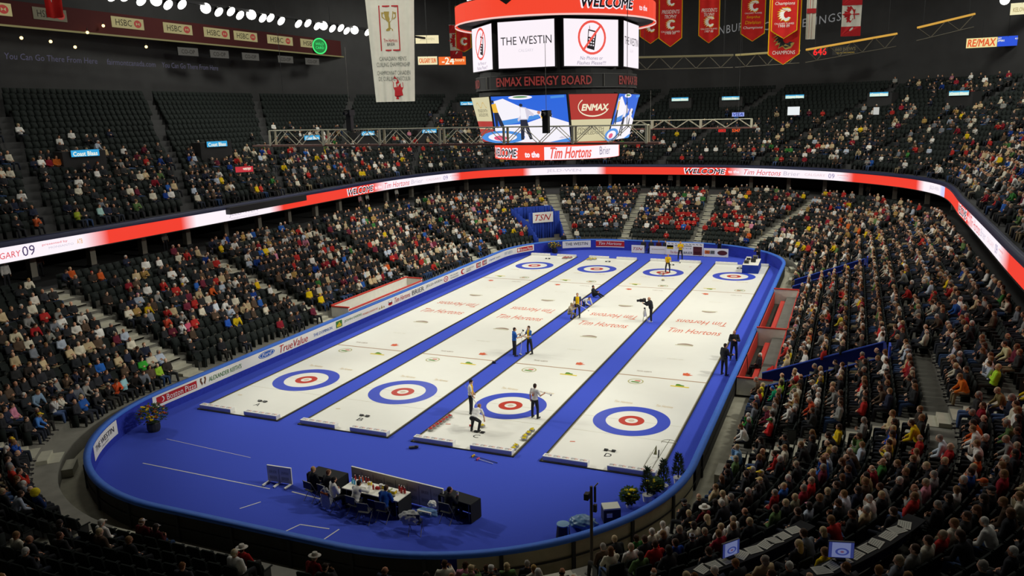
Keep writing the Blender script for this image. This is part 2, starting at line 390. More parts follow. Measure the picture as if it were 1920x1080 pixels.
ad = ad_strip(SY(-7.0), S1 + 1.6, 0.36, 1.0, WHITEP).build('advert_banner', boards); tag(ad, 'long white advert banner along the boards')
b = MB(); ad_strip(SY(-6.75), SY(-4.05), .5, .9, TXRED, .016, b); ad_ell(b, SY(-6.42), .7, .19, .16, TXWHITE); ad_ell(b, SY(-6.42), .7, .13, .11, TXRED, .022); ad_text(b, 'Boston Pizza', SY(-5.1), .7, 1.95, .3, TXWHITE, bold=.03); b.build('advert_lettering', ad)
def words(lst):
    for t, y0, y1, z0, z1, m, kw in lst:
        b = MB(); ad_text(b, t, SY((y0 + y1) / 2), (z0 + z1) / 2, y1 - y0, z1 - z0, m, **kw); b.build('advert_lettering', ad)
words([("ALEXANDER KEITH'S", -3.2, -.7, .56, .82, TXGREEN, dict(shear=.1)), ('TrueValue', 2.6, 5.3, .45, .9, TXRED, dict(shear=.3, bold=.02)), ('THE DOMINION', 5.9, 7.9, .55, .75, TXBLUE, {}), ('JOHN DEERE', 9.3, 11.4, .6, .8, TXGREEN, {}),
       ('MONERIS CANADA INC.', 11.5, 13.5, .58, .72, TXORANGE, dict(shear=.2)), ('Tim Hortons', 15.8, 18.1, .5, .88, TXRED, dict(shear=.35, bold=.01)), ('BRIER', 18.4, 20.3, .5, .86, TXBLACK, dict(bold=.02)), ('JELD-WEN', 20.6, 23.4, .58, .84, TXGREY, {}),
       ('THE CALGARY', 24.8, 26.4, .7, .84, TXGREY, {}), ('FOUNDATION', 24.9, 26.4, .48, .62, TXGREY, {}), ('CALGARY SUN', 27.95, 29.5, .68, .82, TXGREY, dict(shear=.2)), ('NEWS', 27.95, 28.9, .5, .62, TXBLACK, dict(shear=.2)), ('Capital', 32.8, 34.2, .55, .78, TXBLUE, dict(shear=.2)),
       ('TRAVEL ALBERTA', 34.4, 35.4, .58, .7, TXGREY, {})])
b = MB(); ad_ell(b, SY(1.45), .74, .72, .2, TXBLUE); ad_ell(b, SY(1.45), .74, .64, .165, TXWHITE, .020); ad_ell(b, SY(1.45), .74, .6, .15, TXBLUE, .022); ad_text(b, 'Ford', SY(1.45), .75, .85, .2, TXWHITE, shear=.3); b.build('advert_logo', ad)
b = MB()
for s in (-1, 1): b.raw([ipt(SY(-3.6) + s * .03, .62, .02), ipt(SY(-3.6) + s * .12, .78, .02), ipt(SY(-3.6) + s * .06, .92, .02), ipt(SY(-3.6) + s * .2, .92, .02), ipt(SY(-3.6) + s * .22, .76, .02), ipt(SY(-3.6) + s * .1, .5, .02)], [(0, 1, 2, 3, 4, 5)], mat('print_brown', '6e4a34', .6, .2))
b.build('advert_logo', ad)
b = MB(); ad_strip(SY(8.35), SY(9.05), .46, .92, TXGREEN, .016, b); ad_strip(SY(8.45), SY(8.95), .52, .68, TXYEL, .02, b); b.raw([ipt(SY(8.5), .66, .02), ipt(SY(8.9), .66, .02), ipt(SY(8.75), .84, .02)], [(0, 1, 2)], TXYEL); b.build('advert_logo', ad)
b = MB()
for q in range(3): b.raw([ipt(SY(14.0 - .3 + q * .3 - .12), .5, .02), ipt(SY(14.0 - .3 + q * .3 + .12), .5, .02), ipt(SY(14.0 - .3 + q * .3), .66 + .1 * (q == 1), .02)], [(0, 1, 2)], TXGOLD)
b.build('advert_logo', ad)
b = MB(); ad_ell(b, SY(15.2), .58, .3, .12, TXRED); ad_ell(b, SY(15.2), .74, .26, .13, TXGREY); ad_ell(b, SY(15.2), .77, .2, .09, TXWHITE, .022); b.build('advert_logo', ad)
b = MB(); ad_ell(b, SY(24.1), .66, .4, .24, TXRED); ad_ell(b, SY(24.1), .66, .28, .17, TXWHITE, .02); ad_ell(b, SY(24.1), .66, .1, .1, TXRED, .022); b.build('advert_logo', ad)
b = MB(); ad_ell(b, SY(27.35), .68, .42, .24, TXRED); ad_ell(b, SY(27.5), .68, .3, .16, WHITEP, .02); b.build('advert_logo', ad)
for yv in (30.55, 31.85):
    b = MB(); ad_strip(SY(yv - .5), SY(yv + .5), .45, .9, TXRED, .016, b); ad_strip(SY(yv - .1), SY(yv + .42), .5, .85, TXGREY, .018, b); ad_text(b, '360', SY(yv), .68, .8, .24, TXWHITE, bold=.02); b.build('advert_logo', ad)
b = MB(); s = S1 - 1.4; ad_text(b, 'SPORT ALBERTA', s - .9, .7, 1.5, .3, mat('print_pale_blue', '9fb4c8', .6, .2)); b.build('advert_lettering', ad)
b = MB(); ad_strip(S1 - .75, S1 + 1.45, .46, .9, TXRED, .016, b); ad_ell(b, S1 - .5, .68, .17, .16, TXWHITE); ad_text(b, 'Boston Pizza', S1 + .55, .68, 1.6, .28, TXWHITE, bold=.03); b.build('advert_lettering', ad)
# adverts on the far boards and at the near corner: separate banners
def far_ad(s0, s1, z0, z1, m, txt, tm, label, **k):
    o = ad_strip(s0, s1, z0, z1, m).build('advert_panel', boards); tag(o, label)
    b = MB(); ad_text(b, txt, (s0 + s1) / 2, (z0 + z1) / 2 + .05, (s1 - s0) * .8, (z1 - z0) * .42, tm, **k); b.build('advert_lettering', o); return o
far_ad(50.45, 53.5, .26, 1.0, WHITEP, 'THE WESTIN', TXBLACK, 'white advert panel on the far boards beside the flowers')
o = far_ad(54.05, 57.1, .26, 1.0, TXRED, 'Tim Hortons', TXWHITE, 'red advert panel on the far boards', shear=.3, bold=.02)
b = MB(); ad_strip(54.05, 57.1, .28, .36, TXWHITE, .02, b); ad_strip(54.05, 57.1, .92, .99, TXWHITE, .02, b); b.build('advert_border', o)
st = IL[-1] - 4.1
b = ad_strip(st - 2.9, st + .2, .3, .98, WHITEP); o = b.build('advert_panel', boards); tag(o, 'white advert panel on the near curved boards')
b = MB(); ad_text(b, 'THE WESTIN', st - 1.35, .68, 2.4, .26, TXBLACK, sp=1.0); ad_text(b, 'CALGARY', st - 1.2, .44, .9, .08, TXGREY); b.build('advert_lettering', o)
# corner advert s fix: near left corner panel located by angle on the arc (Y0 side)
# ------------------------------------------------------------------ curling sheets
TEE = 34.747; HALF = TEE / 2; SPC = 6.25245; SW = 4.92; YF = -5.48; ZI = 0.03
SHEETS = 'ABCD'; SX = [(-1.5 + i) * SPC for i in range(4)]
def disc(b, cx, cy, r0, r1, z, m, n=64):
    V = []; F = []
    for i in range(n):
        t = 2 * math.pi * i / n; V += [(cx + r0 * math.cos(t), cy + r0 * math.sin(t), z), (cx + r1 * math.cos(t), cy + r1 * math.sin(t), z)]
    F = [(2 * i, 2 * i + 1, (2 * i + 3) % (2 * n), (2 * i + 2) % (2 * n)) for i in range(n)]
    b.raw(V, F, m)
def hgroup(parent, cx, end, name, fn):
    pass
SHEETLAB = ['sheet of curling ice nearest the white advert boards, empty of players', 'second sheet of curling ice from the advert boards', 'sheet of curling ice with the crouching thrower and red and yellow stones', 'sheet of curling ice nearest the penalty boxes, marked with letter D']
for i, cx in enumerate(SX):
    b = MB(); b.box((0, HALF, ZI / 2), (SW, TEE - 2 * YF, ZI), ICE); sh = b.build('curling_sheet', loc=(cx, 0, 0)); tag(sh, SHEETLAB[i], 'curling sheet', 'curling sheets')
    b = MB()
    for s in (-1, 1): b.box((s * (SW / 2 + .035), HALF, .02), (.07, TEE - 2 * YF + .1, .05), mat('dark_sheet_edge', '3c3a34', .8, .2)); b.box((s * (SW / 2 - .03), HALF, ZI + .001), (.05, TEE - 2 * YF, .004), mat('sheet_edge_tan', 'a39a80', .8, .2))
    for yy in (YF - .03, TEE - YF + .03): b.box((0, yy, .015), (SW + .14, .06, .04), mat('dark_sheet_edge'))
    b.build('edge_strip', sh)
    for e in (0, 1):
        def T(x, y): return (x, y) if e == 0 else (-x, TEE - y)
        ex = X if e == 0 else -X; ey = Y if e == 0 else -Y
        yy = 0 if e == 0 else TEE
        b = MB(); z = ZI + .004
        disc(b, 0, yy, 1.219, 1.829, z, RINGB); disc(b, 0, yy, .305, .61, z, RINGR); disc(b, 0, yy, .0, .15, z, mat('button_tan', 'd8c6ae', .35, .3), 24)
        b.build('house', sh)
        b = MB(); b.box((0, T(0, 6.401)[1], ZI + .002), (SW - .05, .1, .006), LINEC); b.build('hog_line', sh)
        b = MB(); b.box((0, yy, ZI + .0015), (SW - .05, .02, .004), LINEF); b.box((0, T(0, -1.83)[1], ZI + .0015), (SW - .05, .02, .004), LINEF); b.build('tee_and_back_line', sh)
        def tx(nm, t, x, y, w, h, m, **k):
            b = MB(); q = T(x, y); b.text(t, (q[0], q[1], ZI + .006), ex, ey, w, h, m, **k); return b.build(nm, sh)
        tx('ice_advert', 'Tim Hortons', 0, 16.2, 3.45, 1.05, ADRED, shear=.25, bold=.008)
        tx('ice_advert', 'Tim Hortons', -1.0, 2.25, .95, .28, ADTAN, shear=.25); tx('ice_advert', 'Tim Hortons', 1.08, 2.3, .85, .28, ADTAN, shear=.25)
        tx('ice_advert', 'TRAVEL ALBERTA', -1.18, 7.25, .88, .2, ADBROWN, bold=.01)
        tx('ice_advert', 'CALGARY 2009', 0, 9.99, .95, .12, LINEF)
        b = MB(); q = T(-1.21, 5.47); pts = [(.42 * math.cos(t), .42 * math.sin(t)) for t in np.linspace(0, 2 * math.pi, 28)[:-1]]
        disc(b, q[0], q[1], .36, .43, ZI + .005, mat('ice_advert_olive', 'b9b480', .4, .3), 28); b.flat([(-.25, -.16), (.2, -.2), (.26, -.05), (-.2, 0)], (q[0], q[1], ZI + .006), ex, ey, ADGREEN); b.flat([(-.1, .06), (.26, .05), (.2, .2), (-.05, .18)], (q[0], q[1], ZI + .006), ex, ey, ADRED); b.build('ice_advert', sh)
        b = MB(); q = T(1.21, 5.44); b.flat([(-.5, -.14), (.5, -.14), (.5, .0), (-.5, .0)], (q[0], q[1], ZI + .005), ex, ey, ADYEL); b.flat([(-.25, .02), (.2, .02), (.2, .16), (.05, .2), (-.1, .32), (-.25, .3)], (q[0], q[1], ZI + .006), ex, ey, ADGREEN); b.build('ice_advert', sh)
        b = MB(); q = T(1.19, 7.42); b.flat([(-.2, -.18), (.1, -.22), (.36, -.02), (.12, .02), (.18, .22), (.05, .2), (-.02, .32), (-.12, .2), (-.24, .2)], (q[0], q[1], ZI + .006), ex, ey, ADRED); b.build('ice_advert', sh)
        b = MB(); q = T(0, 13.0)
        b.flat([(-.5 + .1 * k, .1 + .22 * math.sin(math.pi * k / 10)) for k in range(11)] + [(.5 - .1 * k, -.02 + .06 * math.sin(math.pi * (10 - k) / 10)) for k in range(11)], (q[0], q[1], ZI + .006), ex, ey, ADBROWN)
        b.flat([(-.6, -.16), (.5, -.16), (.5, -.06), (-.6, -.06)], (q[0], q[1], ZI + .006), ex, ey, mat('ice_advert_olive')); b.build('ice_advert', sh)
        b = MB(); q = T(-1.85, -3.2); b.flat([(-.12, -.06), (.12, 0), (.1, .07), (-.12, .02)], (q[0], q[1], ZI + .006), ex, ey, ADRED if i > 1 else ADTAN); b.build('ice_advert', sh)
        tx('sheet_letter', SHEETS[i], .05, -4.05, .3, .34, TXBLACK, bold=.05)
        # hack: two rubber footholds on a base plate
        q = T(0, -3.6); hk = empty('hack', (cx + q[0], q[1], ZI), 0 if e == 0 else math.pi, 'black rubber hack set in the %s of sheet %s' % (('near end', 'far end')[e], SHEETS[i]), 'hack', 'hacks')
        for s in (-1, 1):
            b = MB(); b.prism([(-.1, 0), (.1, 0), (.1, .02), (-.02, .09), (-.1, .05)], (s * .17 - .075, 0, .002), Y, Z, X * .15, BLACK); b.build('foothold', hk)
        b = MB(); b.box((0, .0, .004), (.22, .1, .008), mat('hack_plate', '8c8a80', .5, .4)); b.build('plate', hk)
        # white foam bumpers behind the hack
        for s in (-1, 1):
            q = T(s * 1.42 * (1 if e == 0 else -1), YF + .17)
            bp = empty('foam_bumper', (cx + q[0], q[1], ZI + .012), 0 if e == 0 else math.pi, 'white foam bumper, %s of sheet %s, half toward the %s' % (('near end', 'far end')[e], SHEETS[i], 'advert boards' if s < 0 else 'penalty boxes'), 'bumper', 'foam bumpers')
            b = MB(); b.box((0, 0, .1), (2.0, .3, .2), WHITEF); b.build('foam_block', bp)
            for k in range(5):
                b = MB(); xx = -.78 + .39 * k; b.text('EDM', (xx - .07, 0, .204), X, Y, .16, .13, TXBLACK, bold=.03); b.text('EN', (xx + .075, 0, .204), X, Y, .12, .13, TXORANGE, bold=.03); b.build('print', bp)
            b = MB(); b.box((0, -.155, .1), (1.98, .012, .16), mat('bumper_skirt', 'e4e4ea', .8, .2)); b.build('skirt', bp)
# centre seam lines on the carpet and white tape
for i, (x0, y0, x1, y1, w, l) in enumerate([(-9.3, -11.3, -2.4, -11.4, .05, 'long white tape line on the blue carpet in front of the officials'), (-1.4, -11.3, .05, -11.43, .07, 'short white tape line on the carpet under the black jackets'), (-10.4, -8.95, -5.2, -9.3, .025, 'faint tape line on the carpet beside the flower arrangement'), (-2.4, -13.1, -2.0, -12.4, .05, 'short slanted tape on the dark carpet near the boards'), (0.35, -13.9, .55, -13.3, .05, 'tape mark on dark carpet left of the other tape angle'), (.55, -13.3, 1.75, -13.2, .05, 'tape mark forming an angle on the dark carpet'), (1.95, -14.3, 2.1, -13.1, .05, 'bluish tape strip on the dark carpet near the rail'), (-5.6, -5.4, -4.9, -5.55, .05, 'white tape joining sheet A to sheet B'), (.68, -5.4, -.1 + 1.7, -5.55, .05, 'white tape joining sheet B to sheet C')]):
    d = Vector((x1 - x0, y1 - y0, 0)); n = Vector((-d.y, d.x, 0)).normalized() * w / 2
    if i >= 7: continue
    b = MB(); c = Vector(((x0 + x1) / 2, (y0 + y1) / 2, .004)); b.box((0, 0, 0), (d.length, w, .004), mat('white_tape', 'd8d6d2', .6, .3)); o = b.build('floor_tape', loc=c, rz=math.atan2(d.y, d.x)); tag(o, l, 'tape')
# ------------------------------------------------------------------ curling stones
def make_stone(col):
    t = empty('curling_stone'); g = mat('granite', '8f8c86', .35, .5, noise=.25, nscale=60); hm = mat('handle_' + col, {'red': 'c62a22', 'yellow': 'e6cf1e'}[col], .35, .4)
    b = MB(); b.lathe([(.06, 0), (.12, .006), (.137, .03), (.143, .055), (.137, .08), (.12, .106), (.06, .114)], g, n=20); b.build('granite_body', t, smooth=True)
    b = MB(); b.lathe([(.1425, .044), (.1455, .05), (.1455, .062), (.1425, .068)], mat('striking_band', 'b5b2ab', .6, .3), n=20); b.build('striking_band', t)
    b = MB(); b.lathe([(.1, .111), (.098, .121), (.05, .126)], hm, n=18); b.build('handle_disc', t)
    b = MB(); b.cyl((0, -.06, .122), (0, -.06, .16), .016, hm, n=8); b.cyl((0, -.06, .16), (0, .075, .168), .017, hm, .014, n=8); b.ell((0, .075, .168), .016, hm, n=8, k=5); b.ell((0, -.06, .16), .018, hm, n=8, k=5); b.build('handle', t)
    return t
STP = {c: make_stone(c) for c in ('red', 'yellow')}; _used = set()
def stone(col, x, y, rz, label, group, z=ZI):
    o = STP[col] if col not in _used else copy_tree(STP[col]); _used.add(col)
    o.location = (x, y, z); o.rotation_euler = (0, 0, rz); return tag(o, label, 'curling stone', group)
ordn = ['first', 'second', 'third', 'fourth', 'fifth', 'sixth', 'seventh', 'eighth']
for k in range(7): stone('red', .86 + .015 * k, -4.15 + .29 * k, k * .7, 'red handled curling stone, %s from the foam bumper in the row along sheet C' % ordn[k], 'red stones on sheet C')
for k, (x, y) in enumerate([(5.38, -4.86), (5.36, -4.56), (5.42, -3.75), (5.34, -3.45), (5.36, -3.08), (5.38, -2.7)]): stone('yellow', x, y, k * 1.1, 'yellow handled curling stone, %s from the foam bumper beside sheet C' % ordn[k], 'yellow stones on sheet C')
stone('yellow', 2.98, -3.0, .3, 'yellow handled curling stone under the hand of the crouching thrower', 'stones in play')
stone('yellow', 3.88, 31.3, .3, 'yellow handled curling stone lying in front of the far house of sheet C', 'stones in play')
stone('red', 3.05, 33.9, 1.3, 'red handled curling stone in the far house of sheet C', 'stones in play')
stone('red', 3.45, 33.3, 1.0, 'red handled curling stone just nearer than the far button of sheet C', 'stones in play')
for k in range(8): stone('red', -9.378 + 1.5 + .31 * (k % 3), 39.4 - .32 * (k // 3), k, 'red handled curling stone, %s of the cluster at the far bumper of sheet A' % ordn[k], 'red stones on sheet A')
for k in range(8): stone('yellow', -3.126 - 2.2 + .31 * (k % 3), 39.4 - .32 * (k // 3), k, 'yellow handled curling stone, %s of the cluster at the far bumper of sheet B' % ordn[k], 'yellow stones on sheet B')
# ------------------------------------------------------------------ people
SKIN = mat('skin', rough=.6, spec=.3, objcol=True); HAIRM = mat('hair', rough=.7, spec=.25, objcol=True, noise=.25, nscale=40)
CLOTH = mat('cloth', rough=.9, spec=.12, objcol=True, noise=.14, nscale=7, bump=.25)
EYEM = mat('eye_dark', '2a211c', .4, .4); LIPM = mat('lips', '9c5a4c', .6, .3); SHOEM = mat('shoe_leather', rough=.5, spec=.3, objcol=True)
UP = Vector((0, 0, 1))
def nrm(v): return Vector(v).normalized()
def basis(zv, yv=Vector((0, 1, 0))):
    z = nrm(zv); x = Vector(yv).cross(z)
    if x.length < 1e-4: x = Vector((1, 0, 0)).cross(z)
    x.normalize(); y = z.cross(x); return Matrix((x, y, z)).transposed()
class Fig: pass
def figure(p):
    """joints from a pose: the figure faces +Y, its right hand is at +X"""
    g = Fig(); g.p = p; g.hip = Vector(p['hip']); t = nrm(p.get('torso', (0, 0, 1))); rx = nrm(p.get('shx', (1, 0, 0))); g.t = t; g.rx = rx
    fw = nrm(UP.cross(Vector((1, 0, 0)))) if False else nrm(t.cross(rx)) * -1
    fw = nrm(rx.cross(t) * -1); g.fw = fw
    g.chest = g.hip + t * .36; g.neck = g.hip + t * .53; nd = nrm(p.get('neckd', t + Vector((0, .12, .1))))
    hp, hy, hr = p.get('head', (0, 0, 0))       # pitch down, yaw to the left, roll
    hb = basis(p.get('headup', UP), fw) if True else None
    f0 = fw - Vector(p.get('headup', UP)) * fw.dot(Vector(p.get('headup', UP)))
    if f0.length < .2: f0 = Vector((0, 1, 0))
    hb = basis(p.get('headup', UP), f0)
    g.HR = hb @ Matrix.Rotation(hy, 3, 'Z') @ Matrix.Rotation(-hp, 3, 'X') @ Matrix.Rotation(hr, 3, 'Y')
    g.head = g.neck + nd * .138 + g.HR @ Vector((0, .02, 0))
    g.arm = []
    for s, k in ((1, 'armR'), (-1, 'armL')):
        u, f = p[k]; sh = g.hip + t * .475 + rx * (.185 * s); el = sh + nrm(u) * .285; wr = el + nrm(f) * .245
        g.arm.append((s, sh, el, wr, nrm(p.get('hand' + k[3], f)), nrm(p.get('palm' + k[3], (-s, 0, -.2)))))
    g.leg = []
    for s, k in ((1, 'legR'), (-1, 'legL')):
        a, c = p[k]; h = g.hip + rx * (.095 * s) - t * .03; kn = h + nrm(a) * .425; an = kn + nrm(c) * .41
        g.leg.append((s, h, kn, an, nrm(p.get('foot' + k[3], (s * .15, 1, 0)))))
    return g
def caps(b, p0, p1, r0, r1, m, n=10):
    b.cyl(p0, p1, r0, m, r1, n); b.ell(p0, r0, m, n=n, k=6); b.ell(p1, r1, m, n=n, k=6)
def hand(b, s, wr, d, pn, m, curl):
    d = nrm(d); pn = nrm(pn - d * pn.dot(d)) if (pn - d * pn.dot(d)).length > .05 else d.orthogonal().normalized()
    sd = d.cross(pn) * s                                # towards the thumb
    R = Matrix((sd, pn, d)).transposed()
    b.ell(wr + d * .045, (.04, .017, .05), m, R, 10, 6); caps(b, wr - d * .01, wr + d * .03, .024, .026, m, 8)
    for i, (off, L) in enumerate(((.03, .068), (.011, .076), (-.009, .07), (-.028, .056))):
        q = wr + d * .085 + sd * off; c1 = curl * .55; d1 = nrm(d * math.cos(c1) + pn * math.sin(c1)); k = q + d1 * L * .55
        c2 = curl * 1.5; d2 = nrm(d * math.cos(c2) + pn * math.sin(c2)); caps(b, q, k, .0095, .009, m, 6); caps(b, k, k + d2 * L * .5, .009, .0075, m, 6)
    q = wr + d * .025 + sd * .032; td = nrm(d * .6 + sd * .75 + pn * .3); k = q + td * .04; caps(b, q, k, .0125, .011, m, 6); caps(b, k, k + nrm(d * .85 + sd * .2 + pn * .5) * .035, .0105, .0085, m, 6)
def remesh(b, name, vox, faces, smooth=3):
    o = b.build('tmp'); m = o.modifiers.new('r', 'REMESH'); m.mode = 'VOXEL'; m.voxel_size = vox; m.use_smooth_shade = True
    if smooth: m = o.modifiers.new('s', 'SMOOTH'); m.factor = .5; m.iterations = smooth
    dg = bpy.context.evaluated_depsgraph_get(); dg.update(); me = bpy.data.meshes.new_from_object(o.evaluated_get(dg))
    bpy.data.objects.remove(o)
    if faces and len(me.polygons) > faces:
        o2 = bpy.data.objects.new('tmp2', me); COL.objects.link(o2); m = o2.modifiers.new('d', 'DECIMATE'); m.ratio = faces * 2.0 / (2 * len(me.polygons)) ; dg = bpy.context.evaluated_depsgraph_get(); dg.update()
        me2 = bpy.data.meshes.new_from_object(o2.evaluated_get(dg)); bpy.data.objects.remove(o2); bpy.data.meshes.remove(me); me = me2
    me.name = name; me.polygons.foreach_set('use_smooth', [True] * len(me.polygons)); return me
def build_figure(p, q=1.0):
    g = figure(p); m = SKIN; out = {}
    b = MB(); H = g.head; R = g.HR; hx = lambda x, y, z: H + R @ Vector((x, y, z))
    b.ell(hx(0, 0, .02), (.076, .093, .1), m, R, 16, 10); b.ell(hx(0, .022, -.05), (.058, .066, .066), m, R, 14, 8); b.ell(hx(0, .062, -.088), (.026, .024, .022), m, R, 8, 6)
    caps(b, hx(0, .09, .012), hx(0, .112, -.028), .009, .0145, m, 8)
    for s in (-1, 1):
        b.ell(hx(.077 * s, -.008, -.002), (.011, .022, .033), m, R, 8, 6); b.ell(hx(.03 * s, .083, .028), (.024, .014, .008), m, R, 8, 5); b.ell(hx(.04 * s, .06, -.025), (.022, .024, .02), m, R, 8, 5)
    b.ell(hx(0, .088, -.058), (.023, .011, .009), m, R, 8, 5)
    caps(b, g.neck - g.t * .05, H + R @ Vector((0, -.02, -.05)), .06, .055, m, 12)
    T = basis(g.t, g.fw); mid = g.hip + g.t * .2
    b.ell(g.chest, (.165, .105, .2), m, T, 14, 8); b.ell(mid, (.145, .1, .17), m, T, 14, 8); b.ell(g.hip, (.155, .112, .13), m, T, 14, 8)
    curl = p.get('curl', .7)
    for s, sh, el, wr, hd, pn in g.arm:
        caps(b, g.chest + g.t * .08 + g.rx * s * .08, sh, .075, .062, m); caps(b, sh, el, .05, .04, m); caps(b, el, wr, .041, .027, m); hand(b, s, wr, hd, pn, m, curl)
    for s, h, kn, an, fd in g.leg:
        caps(b, h, kn, .085, .055, m); caps(b, kn, an, .056, .036, m); caps(b, an + UP * -.04, an + fd * .13 - UP * .05, .038, .03, m)
    me = remesh(b, 'person_body', .0105, int(5200 * q)); me.materials.clear()
    for x in (SKIN, EYEM, LIPM): me.materials.append(x)
    C = np.array([f.center[:] for f in me.polygons]); mi = np.zeros(len(C), np.int32)
    for s in (-1, 1): mi[np.linalg.norm((C - np.array(hx(.031 * s, .088, .012))) / np.array((.016, .016, .011)), axis=1) < 1] = 1
    mi[np.linalg.norm(C - np.array(hx(0, .098, -.058)), axis=1) < .016] = 2
    me.polygons.foreach_set('material_index', mi); out['body'] = me
    # upper garment
    e = p.get('bulk', .022); b = MB(); m = CLOTH
    b.ell(g.chest, (.165 + e, .105 + e * 1.2, .2 + e * .3), m, T, 14, 8); b.ell(mid, (.15 + e, .105 + e * 1.3, .19), m, T, 14, 8); b.ell(g.hip + g.t * .05, (.158 + e, .115 + e, .12), m, T, 14, 8)
    caps(b, g.neck - g.t * .05, g.neck + g.t * .012, .072, .066, m, 12)
    for s, sh, el, wr, hd, pn in g.arm:
        caps(b, g.chest + g.t * .07 + g.rx * s * .08, sh, .082, .066 + e * .3, m)
        if p.get('short'): caps(b, sh, sh.lerp(el, .72), .055 + e * .6, .056 + e * .4, m)
        else: caps(b, sh, el, .051 + e * .7, .043 + e * .7, m); caps(b, el, wr.lerp(el, .06), .044 + e * .7, .032 + e * .5, m)
    me = remesh(b, 'upper_garment', .015, int(1700 * q)); me.materials.clear(); me.materials.append(CLOTH); out['top'] = me
    b = MB(); b.ell(g.hip - g.t * .02, (.168, .126, .125), m, T, 14, 8)
    for s, h, kn, an, fd in g.leg: caps(b, h, kn, .099, .07, m); caps(b, kn, an - (an - kn) * .04, .07, .058, m)
    me = remesh(b, 'trousers', .017, int(1300 * q)); me.materials.clear(); me.materials.append(CLOTH); out['trousers'] = me
    out['shoes'] = []
    for s, h, kn, an, fd in g.leg:
        b = MB(); m = SHOEM; dn = p.get('down', -UP); caps(b, an + dn * .045 - fd * .035, an + dn * .05 + fd * .15, .046, .038, m, 10); caps(b, an, an + dn * .04, .045, .045, m, 10)
        me = remesh(b, 'shoe', .014, int(220 * q), 2); me.materials.clear(); me.materials.append(SHOEM); out['shoes'].append(me)
    out['H'] = g.head; out['R'] = g.HR; out['g'] = g
    return out
# hair and hats are modelled around a head at the origin and turned with it
def hair_mesh(kind):
    b = MB(); m = HAIRM
    if kind == 'short': b.ell((0, -.02, .04), (.085, .095, .092), m, None, 14, 9); b.ell((0, -.045, -.01), (.078, .06, .075), m, None, 12, 7)
    elif kind == 'bald': b.ell((0, -.04, -.005), (.084, .072, .05), m, None, 14, 7)
    elif kind == 'bob': b.ell((0, -.02, .04), (.092, .1, .095), m, None, 14, 9); b.ell((0, -.04, -.035), (.094, .075, .095), m, None, 14, 8)
    elif kind == 'long': b.ell((0, -.02, .04), (.09, .1, .095), m, None, 14, 9); b.ell((0, -.06, -.08), (.085, .055, .16), m, None, 14, 8)
    elif kind == 'cap': b.ell((0, -.012, .05), (.087, .102, .08), m, None, 14, 8); b.ell((0, .11, .052), (.07, .07, .01), m, Matrix.Rotation(-.15, 3, 'X'), 12, 5); b.ell((0, -.05, -.02), (.078, .055, .05), m, None, 12, 6)
    elif kind == 'toque': b.ell((0, -.015, .055), (.09, .103, .1), m, None, 14, 8); b.lathe([(.088, .02), (.096, .025), (.096, .065), (.088, .07)], m, (0, -.012, 0), 14); b.ell((0, -.015, .17), .03, m, None, 8, 6)
    elif kind == 'cowboy': 
        b.lathe([(.09, .055), (.14, .05), (.19, .06), (.19, .068), (.14, .06), (.092, .075)], m, (0, -.005, 0), 20); b.lathe([(.092, .06), (.09, .12), (.075, .165), (.03, .155)], m, (0, -.005, 0), 18)
    elif kind == 'wig': b.ell((0, -.02, .05), (.16, .15, .14), m, None, 16, 10); b.ell((0, -.05, 0), (.15, .12, .12), m, None, 14, 8)
    me = bpy.data.meshes.new('hair_' + kind); me.from_pydata(b.v, [], b.f); me.materials.append(m); me.polygons.foreach_set('use_smooth', [True] * len(me.polygons)); return me
HAIR = {k: hair_mesh(k) for k in ('short', 'bald', 'bob', 'long', 'cap', 'toque', 'cowboy', 'wig')}
SKINS = [lin('e0b090'), lin('d8a482'), lin('c99274'), lin('e6bda0'), lin('b98464')]
def srgb(h): return (*lin(h), 1.0)
_tops = {}
def person(F, name='person', top='323335', trou='2e2f33', hair='short', hairc='4a3324', skin=None, shoes='2c2a2a', loc=(0, 0, 0), rz=0.0, sc=1.0, label=None, group=None, hat=None, hatc='e8e6de', parts=('top', 'trousers', 'shoes')):
    o = bpy.data.objects.new(name, F['body']); COL.objects.link(o); o.location = loc; o.rotation_euler = (0, 0, rz); o.scale = (sc, sc, sc)
    o.color = (*(skin if skin is not None else SKINS[random.randrange(5)]), 1)
    for k, nm, c in (('top', 'jacket', top), ('trousers', 'trousers', trou), ('shoes', 'shoes', shoes)):
        if k not in parts: continue
        for me in (F[k] if k == 'shoes' else [F[k]]): q = bpy.data.objects.new('shoe' if k == 'shoes' else nm, me); COL.objects.link(q); q.parent = o; q.color = srgb(c)
    M4 = Matrix.Translation(F['H']) @ F['R'].to_4x4()
    for kk, cc, nm in ((hair, hairc, 'hair'), (hat, hatc, 'hat')):
        if kk is None: continue
        q = bpy.data.objects.new(nm, HAIR[kk]); COL.objects.link(q); q.parent = o; q.matrix_local = M4; q.color = srgb(cc)
    return tag(o, label, 'person', group)
